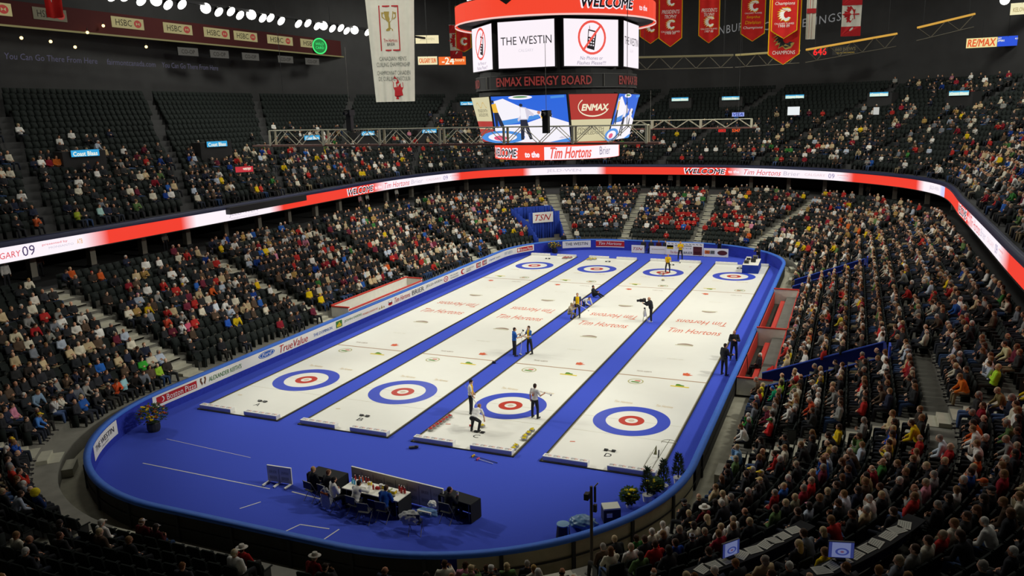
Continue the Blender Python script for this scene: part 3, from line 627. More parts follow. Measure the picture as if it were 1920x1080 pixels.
# seated poses: local origin on the tread under the seat, facing +Y
def seat_pose(**k):
    d = dict(hip=(0, .0, .5), torso=(0, -.12, 1), legR=((.16, 1, -.04), (.04, .08, -1)), legL=((-.16, 1, -.04), (-.04, .1, -1)), head=(.12, 0, 0), bulk=.03)
    d.update(k); return d
LAP = dict(armR=((.24, .12, -1), (-.6, .75, -.25)), armL=((-.24, .12, -1), (.6, .75, -.25)), handR=(-.5, .8, -.3), handL=(.5, .8, -.3), palmR=(0, -.2, -1), palmL=(0, -.2, -1))
FOLD = dict(armR=((.3, .35, -1), (-1, .55, .1)), armL=((-.3, .35, -1), (1, .5, .25)), handR=(-1, .2, .1), handL=(1, .2, .2), palmR=(0, -1, 0), palmL=(0, -1, 0))
KNEE = dict(armR=((.3, .2, -1), (-.3, .8, -.5)), armL=((-.3, .2, -1), (.3, .8, -.5)), palmR=(0, 0, -1), palmL=(0, 0, -1))
CHIN = dict(armR=((.2, .7, -.8), (-.35, .1, 1)), armL=((-.25, .45, -1), (.9, .6, .1)), handR=(-.4, -.1, 1), handL=(1, .3, .1), palmR=(-.3, -1, 0), palmL=(0, 0, 1))
PAPER = dict(armR=((.28, .1, -1), (-.55, .8, .3)), armL=((-.28, .1, -1), (.55, .8, .3)), palmR=(-1, 0, .2), palmL=(1, 0, .2))
SEATP = [('hands in lap', seat_pose(**LAP)), ('arms folded', seat_pose(torso=(0, -.18, 1), head=(.1, .25, 0), **FOLD)), ('leaning forward', seat_pose(torso=(0, .4, 1), head=(.15, 0, 0), **KNEE)), ('hand on chin', seat_pose(torso=(0, .12, 1), head=(.15, -.3, 0), **CHIN)), ('holding a programme', seat_pose(torso=(0, -.05, 1), head=(.35, .1, 0), **PAPER)), ('head turned', seat_pose(torso=(.08, -.1, 1), head=(.1, -.6, 0), legR=((.3, 1, -.05), (.1, -.05, -1)), **LAP))]
SEATF = [build_figure(p, .62) for _, p in SEATP]
# ------------------------------------------------------------------ seats and spectators
def tri_mesh(me, faces=None, keep=None):
    o = bpy.data.objects.new('t', me.copy()); COL.objects.link(o); me2 = o.data
    if keep is not None:
        bm = bmesh.new(); bm.from_mesh(me2); bmesh.ops.delete(bm, geom=[v for v in bm.verts if not keep(v.co)], context='VERTS'); bm.to_mesh(me2); bm.free()
    if faces and len(me2.polygons) > faces:
        m = o.modifiers.new('d', 'DECIMATE'); m.ratio = faces / max(1, len(me2.polygons))
        dg = bpy.context.evaluated_depsgraph_get(); dg.update(); me3 = bpy.data.meshes.new_from_object(o.evaluated_get(dg))
    else: me3 = me2.copy()
    me3.calc_loop_triangles(); V = np.array([v.co[:] for v in me3.vertices]); T = np.array([t.vertices[:] for t in me3.loop_triangles], np.int32)
    bpy.data.objects.remove(o); bpy.data.meshes.remove(me3); return V, T
def low_template(F, fs=(110, 120, 70, 34), hair='short'):
    g = F['g']; H = g.head; wr = [a[3] for a in g.arm]
    keep = lambda c: (c - H).length < .19 or min((c - w).length for w in wr) < .12
    V0, T0 = tri_mesh(F['body'], fs[0], keep); V1, T1 = tri_mesh(F['top'], fs[1]); V2, T2 = tri_mesh(F['trousers'], fs[2]); V3, T3 = tri_mesh(HAIR[hair], fs[3])
    R = np.array(F['R']); V3 = V3 @ R.T + np.array(F['H'])
    V = np.concatenate([V0, V1, V2, V3]); o = np.cumsum([0, len(V0), len(V1), len(V2)]); T = np.concatenate([t + k for t, k in zip((T0, T1, T2, T3), o)])
    ids = np.concatenate([np.full(len(v), i) for i, v in enumerate((V0, V1, V2, V3))]); return V, T, ids
LOW = [low_template(F, hair=h) for F, h in zip(SEATF, ('short', 'bob', 'short', 'cap', 'short', 'bald'))]
def merge(temps, which, pos, rz, cols, scale=None):
    Vs, Ts, Cs = [], [], []; base = 0
    for t in range(len(temps)):
        idx = np.where(which == t)[0]
        if len(idx) == 0: continue
        V, T, ids = temps[t]; n = len(idx); c = np.cos(rz[idx])[:, None]; s = np.sin(rz[idx])[:, None]; k = np.ones((n, 1)) if scale is None else scale[idx][:, None]
        x = V[:, 0][None] * k; y = V[:, 1][None] * k; z = V[:, 2][None] * k
        W = np.stack([x * c - y * s + pos[idx, 0:1], x * s + y * c + pos[idx, 1:2], z + pos[idx, 2:3]], 2).reshape(-1, 3)
        Vs.append(W); Ts.append((T[None] + (np.arange(n) * len(V))[:, None, None] + base).reshape(-1, 3)); Cs.append(cols[idx][:, ids].reshape(-1, 3)); base += n * len(V)
    return np.concatenate(Vs), np.concatenate(Ts), np.concatenate(Cs)
# --- every seat place in the bowl
PL = []   # x, y, z, nx, ny, row, tier
PEN = [(4.6, 25.6)]
VOM = [('R', 2.6, 5.0, 7.0), ('R', 25.9, 28.3, 6.4)]
for k in range(LK):
    d = LD0 + LRUN * k + .5
    P, N = sample(RP, RN, d, True, .57, RNG.random() * .2)
    for (x, y), n in zip(P, N):
        if aisle_at((x, y), n, d): continue
        if n[0] > .99 and 4.2 < y < 25.9 and k < 1: continue
        if n[0] < -.99 and 9.8 < y < 21 and k < 1: continue
        if n[0] > .99 and any(a < y < c and d < dd for _, a, c, dd in VOM): continue
        if n[0] > .99 and k == 8 and (y < 3.5 or RNG.random() < .3): continue     # cross aisle
        t = math.degrees(math.atan2(n[1], n[0])) % 360
        if x < -5 and y > 36.9 and 123.5 < t < 141.5 and d < 7.2: continue   # broadcast bay
        if n[1] < -.2 and (k < 1 and abs(x) < 14): continue
        if x > 4.8 and y < -7 and ((k in (5, 6) and 315 < t < 332) or (k in (8, 9) and 319 < t < 334)) and (k in (6, 9) or RNG.random() < .55): continue   # press counters
        PL.append((x, y, lz(k), n[0], n[1], k, 0))
for k in range(UK):
    P, N = sample(BP, BN, UD0 + URUN * k, False, .58, RNG.random() * .2)
    L = np.arange(len(P)) * .58
    for i, ((x, y), n) in enumerate(zip(P, N)):
        if (L[i] * 27.0 / (27 + .5 * k)) % 11.5 < 1.1: continue
        PL.append((x, y, uz(k), n[0], n[1], k, 1))
PL = np.array(PL); RZ = np.arctan2(PL[:, 3], -PL[:, 4])
Mi = np.array(CAM_R)
def project(P):
    q = (P - np.array(CAM_P)) @ Mi; return 997.96 + FPX * q[:, 0] / -q[:, 2], 539.11 - FPX * q[:, 1] / -q[:, 2], -q[:, 2]
U_, V_, D_ = project(PL[:, :3] + np.array([0, 0, .75]))
inview = (D_ > 4) & (U_ > -40) & (U_ < 1960) & (V_ > -40) & (V_ < 1125)
PL = PL[inview]; RZ = RZ[inview]; U_ = U_[inview]; V_ = V_[inview]; D_ = D_[inview]; NP_ = len(PL)
lower = PL[:, 6] == 0; row = PL[:, 5].astype(int)
left = (PL[:, 3] < -.9); right = (PL[:, 3] > .9); far = (PL[:, 4] > .3); near = (PL[:, 4] < -.3)
# --- who sits where
nz = np.sin(PL[:, 0] * .31 + PL[:, 1] * .17) * .5 + np.sin(PL[:, 0] * .11 - PL[:, 1] * .23 + 1.3) * .5
occ = np.where(lower, .84, .45) + np.where(lower, .1, .24) * nz
occ = np.where(lower & right, .86, occ); occ = np.where(~lower & (row > 6), occ - np.where(PL[:, 0] > 14, .03, .06) * (row - 6), occ); occ = np.where(~lower & (row > 6) & left, occ - .03 * (row - 6), occ); occ = np.where(~lower & right & (row < 9), occ + .2, occ)
occ = np.where(lower & left & (row < 3) & (PL[:, 1] > -2) & (PL[:, 1] < 6), .22, occ)
occ = np.where(lower & far & (np.abs(PL[:, 0] + 1) < 8.5) & (row < 2), .08, occ); occ = np.where(lower & far & (PL[:, 0] < -11) & (row < 2), .06, occ)
occ = np.where(lower & (row > 10), occ - .25, occ); occ = np.where(lower & near & (PL[:, 0] > -6.5) & (PL[:, 0] < 8), np.where(row < 2, .3, .14), occ)
occ = np.where(lower & left & (PL[:, 1] < 4) & (row > 8), .35, occ)
OCC = RNG.random(NP_) < occ
TOPS = ['2e2f31', '323337', '383838', '2c3142', '3c3631', '2d3033', 'd9d2bc', 'eceae2', 'c9b48c', 'b5302c', '8e2430', '2f5fae', 'e2c020', '3d7a3c', '8f8f8a', '5a4a3c', 'b9c4d2', '6e2a3a', '1f3f8c', 'd8622c', '5f7a4a', 'd58aa0', '7a7f86', 'a8884e']
TOPN = ['black', 'black', 'charcoal', 'navy', 'dark brown', 'black', 'beige', 'white', 'tan', 'red', 'maroon', 'blue', 'yellow', 'green', 'grey', 'brown', 'pale blue', 'wine red', 'royal blue', 'orange', 'olive', 'pink', 'grey', 'camel']
TW = np.array([24, 19, 14, 9, 8, 13, 9.5, 8.5, 5.5, 5, 3, 1.8, 2.0, 1.1, 4, 4, 2.4, 1.8, 1, .7, 1.6, .6, 2.6, 2]); TW = TW / TW.sum()
ti = RNG.choice(len(TOPS), NP_, p=TW)
redz = lower & far & (PL[:, 0] > -1.5) & (PL[:, 0] < 9) & (row < 6) & (RNG.random(NP_) < .5); ti[redz] = 9
HAIRC = ['4a3526', '3a302a', '8c6b45', 'c9b48a', 'd9d6cc', '9a948a', '6e4a2c', 'b5a58a']; HAIRN = ['brown hair', 'black hair', 'light brown hair', 'blond hair', 'white hair', 'grey hair', 'auburn hair', 'fair hair']
hi = RNG.choice(8, NP_, p=[.2, .12, .14, .12, .14, .14, .07, .07])
TRS = ['2e2f32', '323640', '34486a', '3a3835', '8a7c60', '4c5f86']; tri_ = RNG.choice(6, NP_, p=[.48, .25, .07, .13, .03, .04])
po = RNG.choice(6, NP_, p=[.28, .16, .16, .1, .14, .16]); hats = np.full(NP_, -1); hatcol = ['e8e6de'] * NP_
hats[RNG.random(NP_) < .05] = 0
# people that stand out in the photograph, seated at their own places
OV = [(1322, 967, '6e1f24', 'cowboy', 'e6e2d6'), (1455, 955, '8c1f22', None, ''), (1795, 730, 'e0762a', None, ''), (1845, 695, 'e8e4e0', None, ''), (93, 905, '22335c', 'wig', 'e8d020'), (68, 855, '2a4fa0', 'cap', 'e2b820'), (118, 848, '4f86d0', 'cap', 'e2c020'), (37, 835, '2a52a8', None, ''), (190, 690, '2f6ac0', None, ''), (212, 728, 'd4542c', None, ''),
      (270, 690, '3fae3a', None, ''), (305, 722, '9cc83a', None, ''), (255, 740, '24211f', None, ''), (150, 660, 'e4dcc2', None, ''), (110, 765, 'eee8d6', None, ''), (75, 755, '86a0b8', None, ''), (225, 715, '9fd0d6', None, ''), (80, 605, 'b52f2c', None, ''), (62, 620, 'b0282c', None, ''), (95, 640, '8a8a80', None, ''), (25, 645, 'ddd2b0', None, ''), (65, 560, 'e4dccd', None, ''),
      (160, 600, 'dcd8cc', None, ''), (148, 607, 'e0dcd0', None, ''), (315, 615, 'c84a34', None, ''), (355, 620, 'e06080', None, ''), (338, 625, 'f0f0ec', 'cowboy', 'f0f0ec'), (410, 580, 'dfe6ee', None, ''), (445, 600, 'e2c024', None, ''), (430, 605, '2f5fc0', 'cap', '2f5fc0'), (580, 560, 'e8c81c', 'cap', 'e8c81c'), (594, 562, 'e8c81c', 'cap', 'e8c81c'), (480, 520, 'e0b81e', None, ''), (440, 530, 'e4e2da', None, ''),
      (490, 350, 'c03a30', None, ''), (150, 405, '9fae34', None, ''), (190, 395, 'a8d0c8', None, ''), (85, 435, 'c05a30', None, ''), (107, 310, 'd8702c', None, ''), (455, 405, 'e8e4da', None, ''), (1595, 700, 'c8c4d2', None, ''), (1785, 665, 'c6c2d0', None, ''), (1625, 620, '8a8878', None, ''), (1575, 605, 'e0c83a', None, ''), (1615, 725, 'c02f2c', None, ''), (1520, 770, 'c84c2c', None, ''), (1410, 800, '2f8a3c', None, ''),
      (1455, 740, '1f9a6a', 'cap', '3f7fd0'), (1440, 745, 'e6d62a', 'cap', 'e6d62a'), (1475, 745, '9acd32', None, ''), (1445, 810, 'cc2a2a', 'cap', '2f9a3c'), (1570, 850, 'c0a468', None, ''), (1600, 740, 'd8d4c4', None, ''), (1650, 850, 'e2cc48', None, ''), (1730, 870, 'd0cab0', None, ''), (1670, 830, '2a55c8', None, ''), (1795, 840, 'cfdbe6', None, ''), (1765, 850, 'b0282c', None, ''), (1510, 910, 'cc2a2a', None, ''), (1600, 690, '4a4a44', 'cap', 'b83028'),
      (1890, 665, 'd8d0a0', None, ''), (1880, 700, 'b8e83a', None, ''), (1905, 730, '8a7a50', None, ''), (1495, 640, 'e0dcd0', None, ''), (1530, 590, 'e2b024', None, ''), (1640, 540, '7a9a34', None, ''), (1740, 490, '7a8a30', None, ''), (1700, 480, 'e4e0d4', None, ''), (1530, 460, 'd8c8a0', None, ''), (1605, 395, 'd0d0c8', None, ''), (1590, 430, 'd86a2c', None, ''), (20, 900, 'c23a2c', None, ''), (40, 900, 'c23a2c', None, ''),
      (265, 985, '5a1f22', 'cap', 'd8d0c8'), (285, 985, '4a1f22', 'cap', 'd8d0c8'), (490, 975, 'b02a26', 'cowboy', 'cfc8bc'), (575, 1008, '7a1f20', 'cowboy', 'bdb7aa'), (1425, 905, '3a3a3a', 'cap', 'e0c07a'), (1385, 860, '86b0d8', None, ''), (1640, 920, 'b09a70', None, ''), (1575, 950, 'c8ccd8', None, ''), (1740, 935, 'd08a98', None, ''), (1480, 940, '86826a', None, '')]
ovr = {}; taken = set()
for (u, v, c, h, hc) in OV:
    s = np.hypot(U_ - u, V_ - v); s[list(taken)] = 1e9; i = int(np.argmin(s)); taken.add(i); ovr[i] = (c, h, hc); OCC[i] = True
# --- the three hundred that show largest are people of their own
cand = [i for i in np.argsort(D_) if OCC[i] and -10 < U_[i] < 1930 and V_[i] < 1075 and lower[i]]
IND = cand[:300]; indset = set(IND)
def near_name(c):
    c = np.array(lin(c)); return TOPN[int(np.argmin([np.linalg.norm(np.sqrt(c) - np.sqrt(np.array(lin(t)))) for t in TOPS]))]
OW = ['first', 'second', 'third', 'fourth', 'fifth', 'sixth', 'seventh', 'eighth', 'ninth', 'tenth', 'eleventh', 'twelfth', 'thirteenth', 'fourteenth', 'fifteenth', 'sixteenth', 'seventeenth', 'eighteenth', 'nineteenth', 'twentieth']
def stand(i):
    n = PL[i, 3:5]
    if n[0] < -.98: return 'advert stand'
    if n[0] > .98: return 'penalty stand'
    if n[1] < -.98: return 'near stand'
    if n[1] > .98: return 'far stand'
    return ('near ' if n[1] < 0 else 'far ') + ('advert curve' if n[0] < 0 else 'penalty curve')
def steps_from(i):
    x, y = PL[i, :2]; best = 99.0
    for a in AISLES:
        o3, nn = aisle_frame(a); r = Vector((x, y, 0)) - o3
        if r.dot(nn) > -1: best = min(best, abs(r.x * nn.y - r.y * nn.x))
    return min(19, max(0, int(round((best - .9) / .57))))
LABS = set()
def uniq(*opts):
    for o in opts:
        if o not in LABS: LABS.add(o); return o
    for w in ('arm on rest', 'seen beside a coat', 'slightly turned', 'upright', 'feet apart'):
        q = ' '.join(opts[0].split()[:13]) + ', ' + w
        if q not in LABS: LABS.add(q); return q
    return " ".join(opts[0].split()[:16])
seatp = MB(); seatp = None
def seat_proto():
    t = empty('stadium_chair'); b = MB(); b.box((0, 0.02, .43), (.47, .42, .05), SEATM); b.box((0, .2, .41), (.45, .06, .05), SEATM); b.build('seat_pan', t)
    b = MB(); R = Matrix.Rotation(.16, 3, 'X'); b.box((0, -.235, .68), (.47, .045, .44), SEATM, R); b.box((0, -.27, .895), (.4, .04, .05), SEATM, R); b.build('backrest', t)
    for s in (-1, 1): b = MB(); b.box((s * .255, -.05, .3), (.03, .3, .6), SEATM2); b.box((s * .255, .0, .6), (.045, .36, .03), SEATM); b.build('armrest', t)
    return t
def seat_proto_up():
    t = empty('stadium_chair'); b = MB(); R = Matrix.Rotation(-1.25, 3, 'X'); b.box((0, -.13, .6), (.46, .4, .05), SEATM, R); b.build('seat_pan', t)
    b = MB(); R = Matrix.Rotation(.16, 3, 'X'); b.box((0, -.235, .68), (.47, .045, .44), SEATM, R); b.box((0, -.27, .895), (.4, .04, .05), SEATM, R); b.build('backrest', t)
    for s in (-1, 1): b = MB(); b.box((s * .255, -.05, .3), (.03, .3, .6), SEATM2); b.box((s * .255, .0, .6), (.045, .36, .03), SEATM); b.build('armrest', t)
    return t
SEAT_DN, SEAT_UP = seat_proto(), seat_proto_up(); _first = {id(SEAT_DN): True, id(SEAT_UP): True}
def place_seat(i, label, group):
    pr = SEAT_DN if OCC[i] else SEAT_UP; o = pr if _first.pop(id(pr), False) else copy_tree(pr)
    o.location = PL[i, :3]; o.rotation_euler = (0, 0, RZ[i]); return tag(o, label, 'seat', group)
HK = ['short', 'bob', 'short', 'short', 'short', 'short', 'long', 'short']
for i in IND:
    c, h, hc = ovr.get(i, (TOPS[ti[i]], 'cap' if hats[i] == 0 else None, TOPS[(ti[i] * 7 + 5) % len(TOPS)])); cn = near_name(c) if i in ovr else TOPN[ti[i]]
    hk = HK[hi[i]] if RNG.random() < .75 else ['bob', 'short', 'bald', 'long'][int(RNG.random() * 4)]
    hat = h if h in ('cap', 'cowboy', 'wig', 'toque') else None
    hd = {'cap': near_name(hc) + ' cap', 'cowboy': 'pale cowboy hat', 'wig': 'big yellow wig'}[hat] if hat else (HAIRN[hi[i]] if hk != 'bald' else 'balding head')
    rw = OW[row[i]] + ' row'; sf = OW[steps_from(i)]; st_ = stand(i); pz = SEATP[po[i]][0]
    lab = uniq('person in %s jacket, %s, %s, %s from stairs, %s' % (cn, hd, rw, sf, st_), 'person in %s, %s, %s, %s, seat %s, %s' % (cn, hd, pz, rw, sf, st_),
               'person in %s, %s, %s, %s, place %s, beside %s' % (cn, hd, rw, st_, OW[int(RNG.random() * 19)], pz))
    person(SEATF[po[i]], top=c, trou=TRS[tri_[i]], hair=hk if hat != 'wig' else None, hairc=HAIRC[hi[i]], hat=hat, hatc=hc or 'e8e6de', loc=tuple(PL[i, :3]), rz=RZ[i] + RNG.uniform(-.14, .14), sc=.94 + .1 * RNG.random(), label=lab, group='spectators seated in the lower stands')
# --- seats: three hundred singly, the rest as rows
vac = [i for i in np.argsort(D_) if not OCC[i] and lower[i] and -10 < U_[i] < 1930 and V_[i] < 1075]
SI = vac[:170] + IND[:130]; sset = set(SI)
for i in SI:
    rw = OW[row[i]] + ' row'; sf = OW[steps_from(i)]; st_ = stand(i)
    if OCC[i]: lab = uniq('dark seat under person in %s, %s, %s from stairs, %s' % (near_name(ovr[i][0]) if i in ovr else TOPN[ti[i]], rw, sf, st_), 'dark occupied seat, %s, %s from stairs, %s' % (rw, sf, st_), 'occupied folding seat, %s, %s place, %s, under %s trousers' % (rw, sf, st_, TRS[tri_[i]][:0] + 'dark'))
    else: lab = uniq('empty dark green folding seat, %s, %s from stairs, %s' % (rw, sf, st_), 'vacant dark green seat, %s, %s away from stairs, %s' % (rw, sf, st_), 'another empty seat tipped up, %s, %s past the stairs, %s' % (rw, sf, st_))
    place_seat(i, lab, 'folding seats of the lower stands')
def mb_arrays(b):
    V = np.array(b.v); T = []
    for f in b.f:
        for j in range(1, len(f) - 1): T.append((f[0], f[j], f[j + 1]))
    return V, np.array(T, np.int32), np.zeros(len(V), int)
b = MB(); b.box((0, .02, .43), (.47, .42, .05), SEATM); b.box((0, -.235, .68), (.47, .045, .46), SEATM, Matrix.Rotation(.16, 3, 'X')); b.box((.26, -.03, .32), (.03, .32, .6), SEATM); A = mb_arrays(b)
b = MB(); b.box((0, -.13, .6), (.46, .4, .05), SEATM, Matrix.Rotation(-1.25, 3, 'X')); b.box((0, -.235, .68), (.47, .045, .46), SEATM, Matrix.Rotation(.16, 3, 'X')); b.box((.26, -.03, .32), (.03, .32, .6), SEATM); B_ = mb_arrays(b)
rest = np.array([i for i in range(NP_) if i not in sset]); sc_ = np.zeros((NP_, 1, 3)); sc_[:, 0] = lin('262b29')
V, T, Cc = merge([A, B_], np.where(OCC, 0, 1)[rest], PL[rest, :3], RZ[rest], sc_[rest]); o = np_mesh('seat_rows', V, T, [SEATM]); tag(o, 'rows of dark folding seats filling the stands all round', 'seats', kind='stuff')
# --- the rest of the crowd
ci = np.array([i for i in range(NP_) if OCC[i] and i not in indset]); cols = np.zeros((NP_, 4, 3))
TL = np.array([lin(t) for t in TOPS]); HL = np.array([lin(t) for t in HAIRC]); RL = np.array([lin(t) for t in TRS]); SL = np.array(SKINS)
cols[:, 0] = SL[RNG.integers(0, 5, NP_)]; cols[:, 1] = TL[ti]; cols[:, 2] = RL[tri_]; cols[:, 3] = HL[hi]
cols[:, 1] *= RNG.uniform(.8, 1.15, NP_)[:, None]
cap = hats == 0; cols[cap, 3] = TL[(ti[cap] * 7 + 5) % len(TOPS)]
for i, (c, h, hc) in ovr.items():
    cols[i, 1] = lin(c)
    if h: cols[i, 3] = lin(hc)
V, T, Cc = merge(LOW, po[ci], PL[ci, :3], RZ[ci] + RNG.uniform(-.35, .35, len(ci)), cols[ci], RNG.uniform(.92, 1.05, len(ci)))
o = np_mesh('crowd', V, T, [mat('crowd_cloth', rough=.85, spec=.1, attr='tint')], cols=Cc, smooth=True); tag(o, 'distant crowd of seated spectators filling the stands', 'crowd', kind='stuff')
print('SEATS', NP_, 'CROWD', len(ci), 'TRIS', len(T))
# ------------------------------------------------------------------ ribbon display on the deck edge
def LED(name, h=None, s=1.0): return mat('screen_' + name, emit=h, es=s)
LWH, LRED, LBLK, LPNK = LED('white', 'fdf3fa'), LED('red', 'f23a28'), LED('ink', '3a2a40'), LED('script_red', 'e0404c')
LGRY = LED('grey', 'c9bfd0'); LINK = LED('black', '120c14')
R_, W_ = np.array(lin('f23a28')), np.array(lin('fdf3fa'))
STOPS = [(0, W_), (25.3, W_), (27.2, R_), (33.6, R_), (35.0, W_), (43.6, W_), (45.4, R_), (60.8, R_), (63.5, W_), (75.0, W_), (76.6, R_), (85.6, R_), (86.6, W_), (95.0, W_), (96.2, R_), (111.5, R_), (113.6, W_), (125.6, W_), (127.3, R_), (136.6, R_), (138.0, W_), (141.6, W_), (142.3, np.array(lin('cfd0ff'))), (143.4, np.array(lin('cfd0ff'))), (143.5, R_), (159.5, R_), (162.5, W_), (173.5, W_), (176.5, R_), (200, R_)]
rb = empty('ribbon_display', (0, 0, 0), label='long red and white lit ribbon display running round the upper deck edge', cat='display')
ls = np.arange(0, BL[-1] - .2, .25); Pn = np.array([bpt(l, 0.0) for l in ls]); n = len(ls)
V = np.concatenate([np.column_stack([Pn, np.full(n, 6.55)]), np.column_stack([Pn, np.full(n, 7.45)])]); F = [(i, n + i, n + i + 1, i + 1) for i in range(n - 1)]
cs = np.stack([np.interp(ls, [s[0] for s in STOPS], [s[1][k] for s in STOPS]) for k in range(3)], 1)
np_mesh('display_face', V, F, [mat('ribbon_screen', emit='attr', attr='tint', es=1.0)], cols=np.concatenate([cs, cs]), parent=rb)
V, F = sweep(BP, BN, [(-.06, 7.46), (-.06, 7.72), (.25, 7.78), (.25, 7.4)], False); np_mesh('top_trim', V, F, [mat('navy_trim', '20264a', .5, .4)], parent=rb)
V, F = sweep(BP, BN, [(-.03, 6.55), (-.03, 6.49), (.3, 6.45), (.3, 6.6)], False); np_mesh('bottom_trim', V, F, [DARKC], parent=rb)
def rtext(t, l0, l1, h, m, zc=7.0, off=-.03, **k):
    b = MB(); lc = (l0 + l1) / 2
    def wf(u, v): q = bpt(lc + u, off); return (q[0], q[1], zc + v)
    b.text(t, (0, 0, 0), X, Z, l1 - l0, h, m, warp=wf, **k); b.build('display_lettering', rb)
def welcome(l, full=True):
    rtext('WELCOME', l - .1, l + 5.0, .66, LWH, shear=.2, bold=.055, off=-.02); rtext('WELCOME', l, l + 4.9, .56, LINK, shear=.2, bold=.02, off=-.035)
    rtext('to the', l + 5.3, l + 6.6, .34, LWH, bold=.03)
    if full: tail(l + 7.2)
def tail(l):
    rtext('Tim Hortons', l, l + 4.6, .62, LPNK, shear=.35); rtext('Brier', l + 4.9, l + 7.0, .46, LGRY, shear=.1); rtext('CALGARY', l + 7.6, l + 10.2, .28, LED('faint', 'e6c4cc')); rtext('09', l + 10.6, l + 11.4, .5, LED('violet', '8a7fae')); rtext('presented by', l + 11.8, l + 13.2, .16, LPNK, zc=7.14); rtext('MONSANTO', l + 12.0, l + 13.2, .12, LGRY, zc=6.88)
rtext('CALGARY', 18.9, 21.1, .36, LPNK, zc=6.97, shear=.1); rtext('09', 21.2, 22.0, .6, LED('violet2', '4a3a66'), zc=7.03); rtext('presented by', 22.5, 24.2, .17, LPNK, zc=7.2); rtext('MONSANTO', 22.9, 24.6, .13, LGRY, zc=6.97); rtext('ATB', 24.85, 25.25, .3, LED('amber', 'e0a040'), zc=7.05)
rtext('JELD-WEN', 38.5, 42.0, .5, LGRY, zc=7.02); rtext('WINDOWS DOORS', 38.6, 42.0, .12, LGRY, zc=6.68)
welcome(55.9); rtext('JELD-WEN', 88.6, 93.0, .44, LGRY, zc=7.02); welcome(106.2); rtext('JELD-WEN', 139.2, 141.4, .4, LGRY); welcome(154.4)
b = MB()
pa = [bpt(l, -.42) for l in np.arange(38.2, 49.0, .6)]; pb = [bpt(l, .1) for l in np.arange(38.2, 49.0, .6)]; k = len(pa)
V = [(*p, 7.08) for p in pa] + [(*p, 7.6) for p in pa] + [(*p, 7.6) for p in pb] + [(*p, 7.08) for p in pb]; F = []
for i in range(k - 1):
    for r in range(4): a = r * k; c = ((r + 1) % 4) * k; F.append((a + i, c + i, c + i + 1, a + i + 1))
F += [(0, k, 2 * k, 3 * k), (k - 1, 4 * k - 1, 3 * k - 1, 2 * k - 1)]
b.raw(V, F, BLACK); o = b.build('camera_platform'); tag(o, 'black camera platform hung over the ribbon display above the advert boards', 'platform')
# ------------------------------------------------------------------ centre hung scoreboard
SCX, SCY = .3, 15.1
sb = empty('scoreboard', (SCX, SCY, 11.5), label='large centre hung scoreboard with white screens, red rings and video screens', cat='scoreboard')
def P3(x, y, z): return Vector((x, y, z - 11.5))
def ringband(r, z0, z1, m, name, n=48, inner=None):
    b = MB(); V = []; F = []
    for i in range(n):
        t = 2 * math.pi * i / n
        V += [P3(r * math.cos(t), r * math.sin(t), z0), P3(r * math.cos(t), r * math.sin(t), z1)]
    F = [(2 * i, 2 * ((i + 1) % n), 2 * ((i + 1) % n) + 1, 2 * i + 1) for i in range(n)]
    b.raw(V, F, m); return b.build(name, sb)
def rt(parent, t, az, r, z, w, h, m, **k):          # lettering wrapped on a ring, read from outside; az measured from -Y towards +X
    b = MB()
    def wf(u, v): a = az + u / r; return P3(r * math.sin(a), -r * math.cos(a), z + v)
    b.text(t, (0, 0, 0), X, Z, w, h, m, warp=wf, **k); return b.build('display_lettering', parent)
SBB = mat('scoreboard_black', '2c2c2c', .7, .2)
b = MB(); b.lathe([(5.0, P3(0, 0, 15.45).z), (4.9, P3(0, 0, 17).z), (4.7, P3(0, 0, 19.75).z), (6.2, P3(0, 0, 19.8).z), (6.2, P3(0, 0, 20.95).z), (3, P3(0, 0, 21.5).z)], SBB, n=32); b.build('body', sb)
top = ringband(6.32, 19.78, 20.86, LED('ring_red', 'f4452c'), 'upper_ring_display')
ringband(6.36, 19.68, 19.78, LED('ring_pink', 'f7c8c0'), 'ring_edge')
b = MB(); b.prism([(-.85, .06), (.85, .06), (0, -.5)], P3(-.6, -6.3, 20.9), X, Z, Y * -.12, SBB); b.build('notch_plate', sb)  # black plate added to stand in for a notch in the ring's edge
rt(top, 'WELCOME', .86, 6.36, 20.38, 3.6, .62, LWH, shear=.2, bold=.06); rt(top, 'WELCOME', .86, 6.39, 20.38, 3.5, .54, LINK, shear=.2, bold=.025); rt(top, 'to the', 1.3, 6.39, 20.25, .9, .3, LWH, bold=.02)
mid = ringband(5.15, 15.75, 16.62, SBB, 'name_ring')
DRED = LED('dull_red', '7a2a26')
for az in (-1.5, -.02 + .1, 1.66):
    rt(mid, 'ENMAX ENERGY BOARD', az + .1, 5.19, 16.2, 6.1, .5, DRED, bold=.015)
b = MB()
for az in (-.6, .93):
    for s in (0,): p = P3(5.2 * math.sin(az), -5.2 * math.cos(az), 16.2); b.box(p, (.05, .05, .7), GREYM)
ringm = MB()
for z in (15.8, 16.57):
    n = 48; V = []
    for i in range(n): t = 2 * math.pi * i / n; V += [P3(5.18 * math.cos(t), 5.18 * math.sin(t), z - .015), P3(5.18 * math.cos(t), 5.18 * math.sin(t), z + .015)]
    b.raw(V, [(2 * i, 2 * ((i + 1) % n), 2 * ((i + 1) % n) + 1, 2 * i + 1) for i in range(n)], mat('dim_trim', '4a4a48', .6, .3))
b.build('ring_trim', sb)
def plane_items(parent, name, o, ex, ey, items):
    b = MB(); nrm_ = Vector(ex).cross(Vector(ey)).normalized(); o = Vector(o)
    for k, (pts, m) in enumerate(items): b.flat(pts, o + nrm_ * (.012 + .006 * k), ex, ey, m)
    return b.build(name, parent)
def ellp(cx, cy, rx, ry, n=22): return [(cx + rx * math.cos(2 * math.pi * i / n), cy + ry * math.sin(2 * math.pi * i / n)) for i in range(n)]
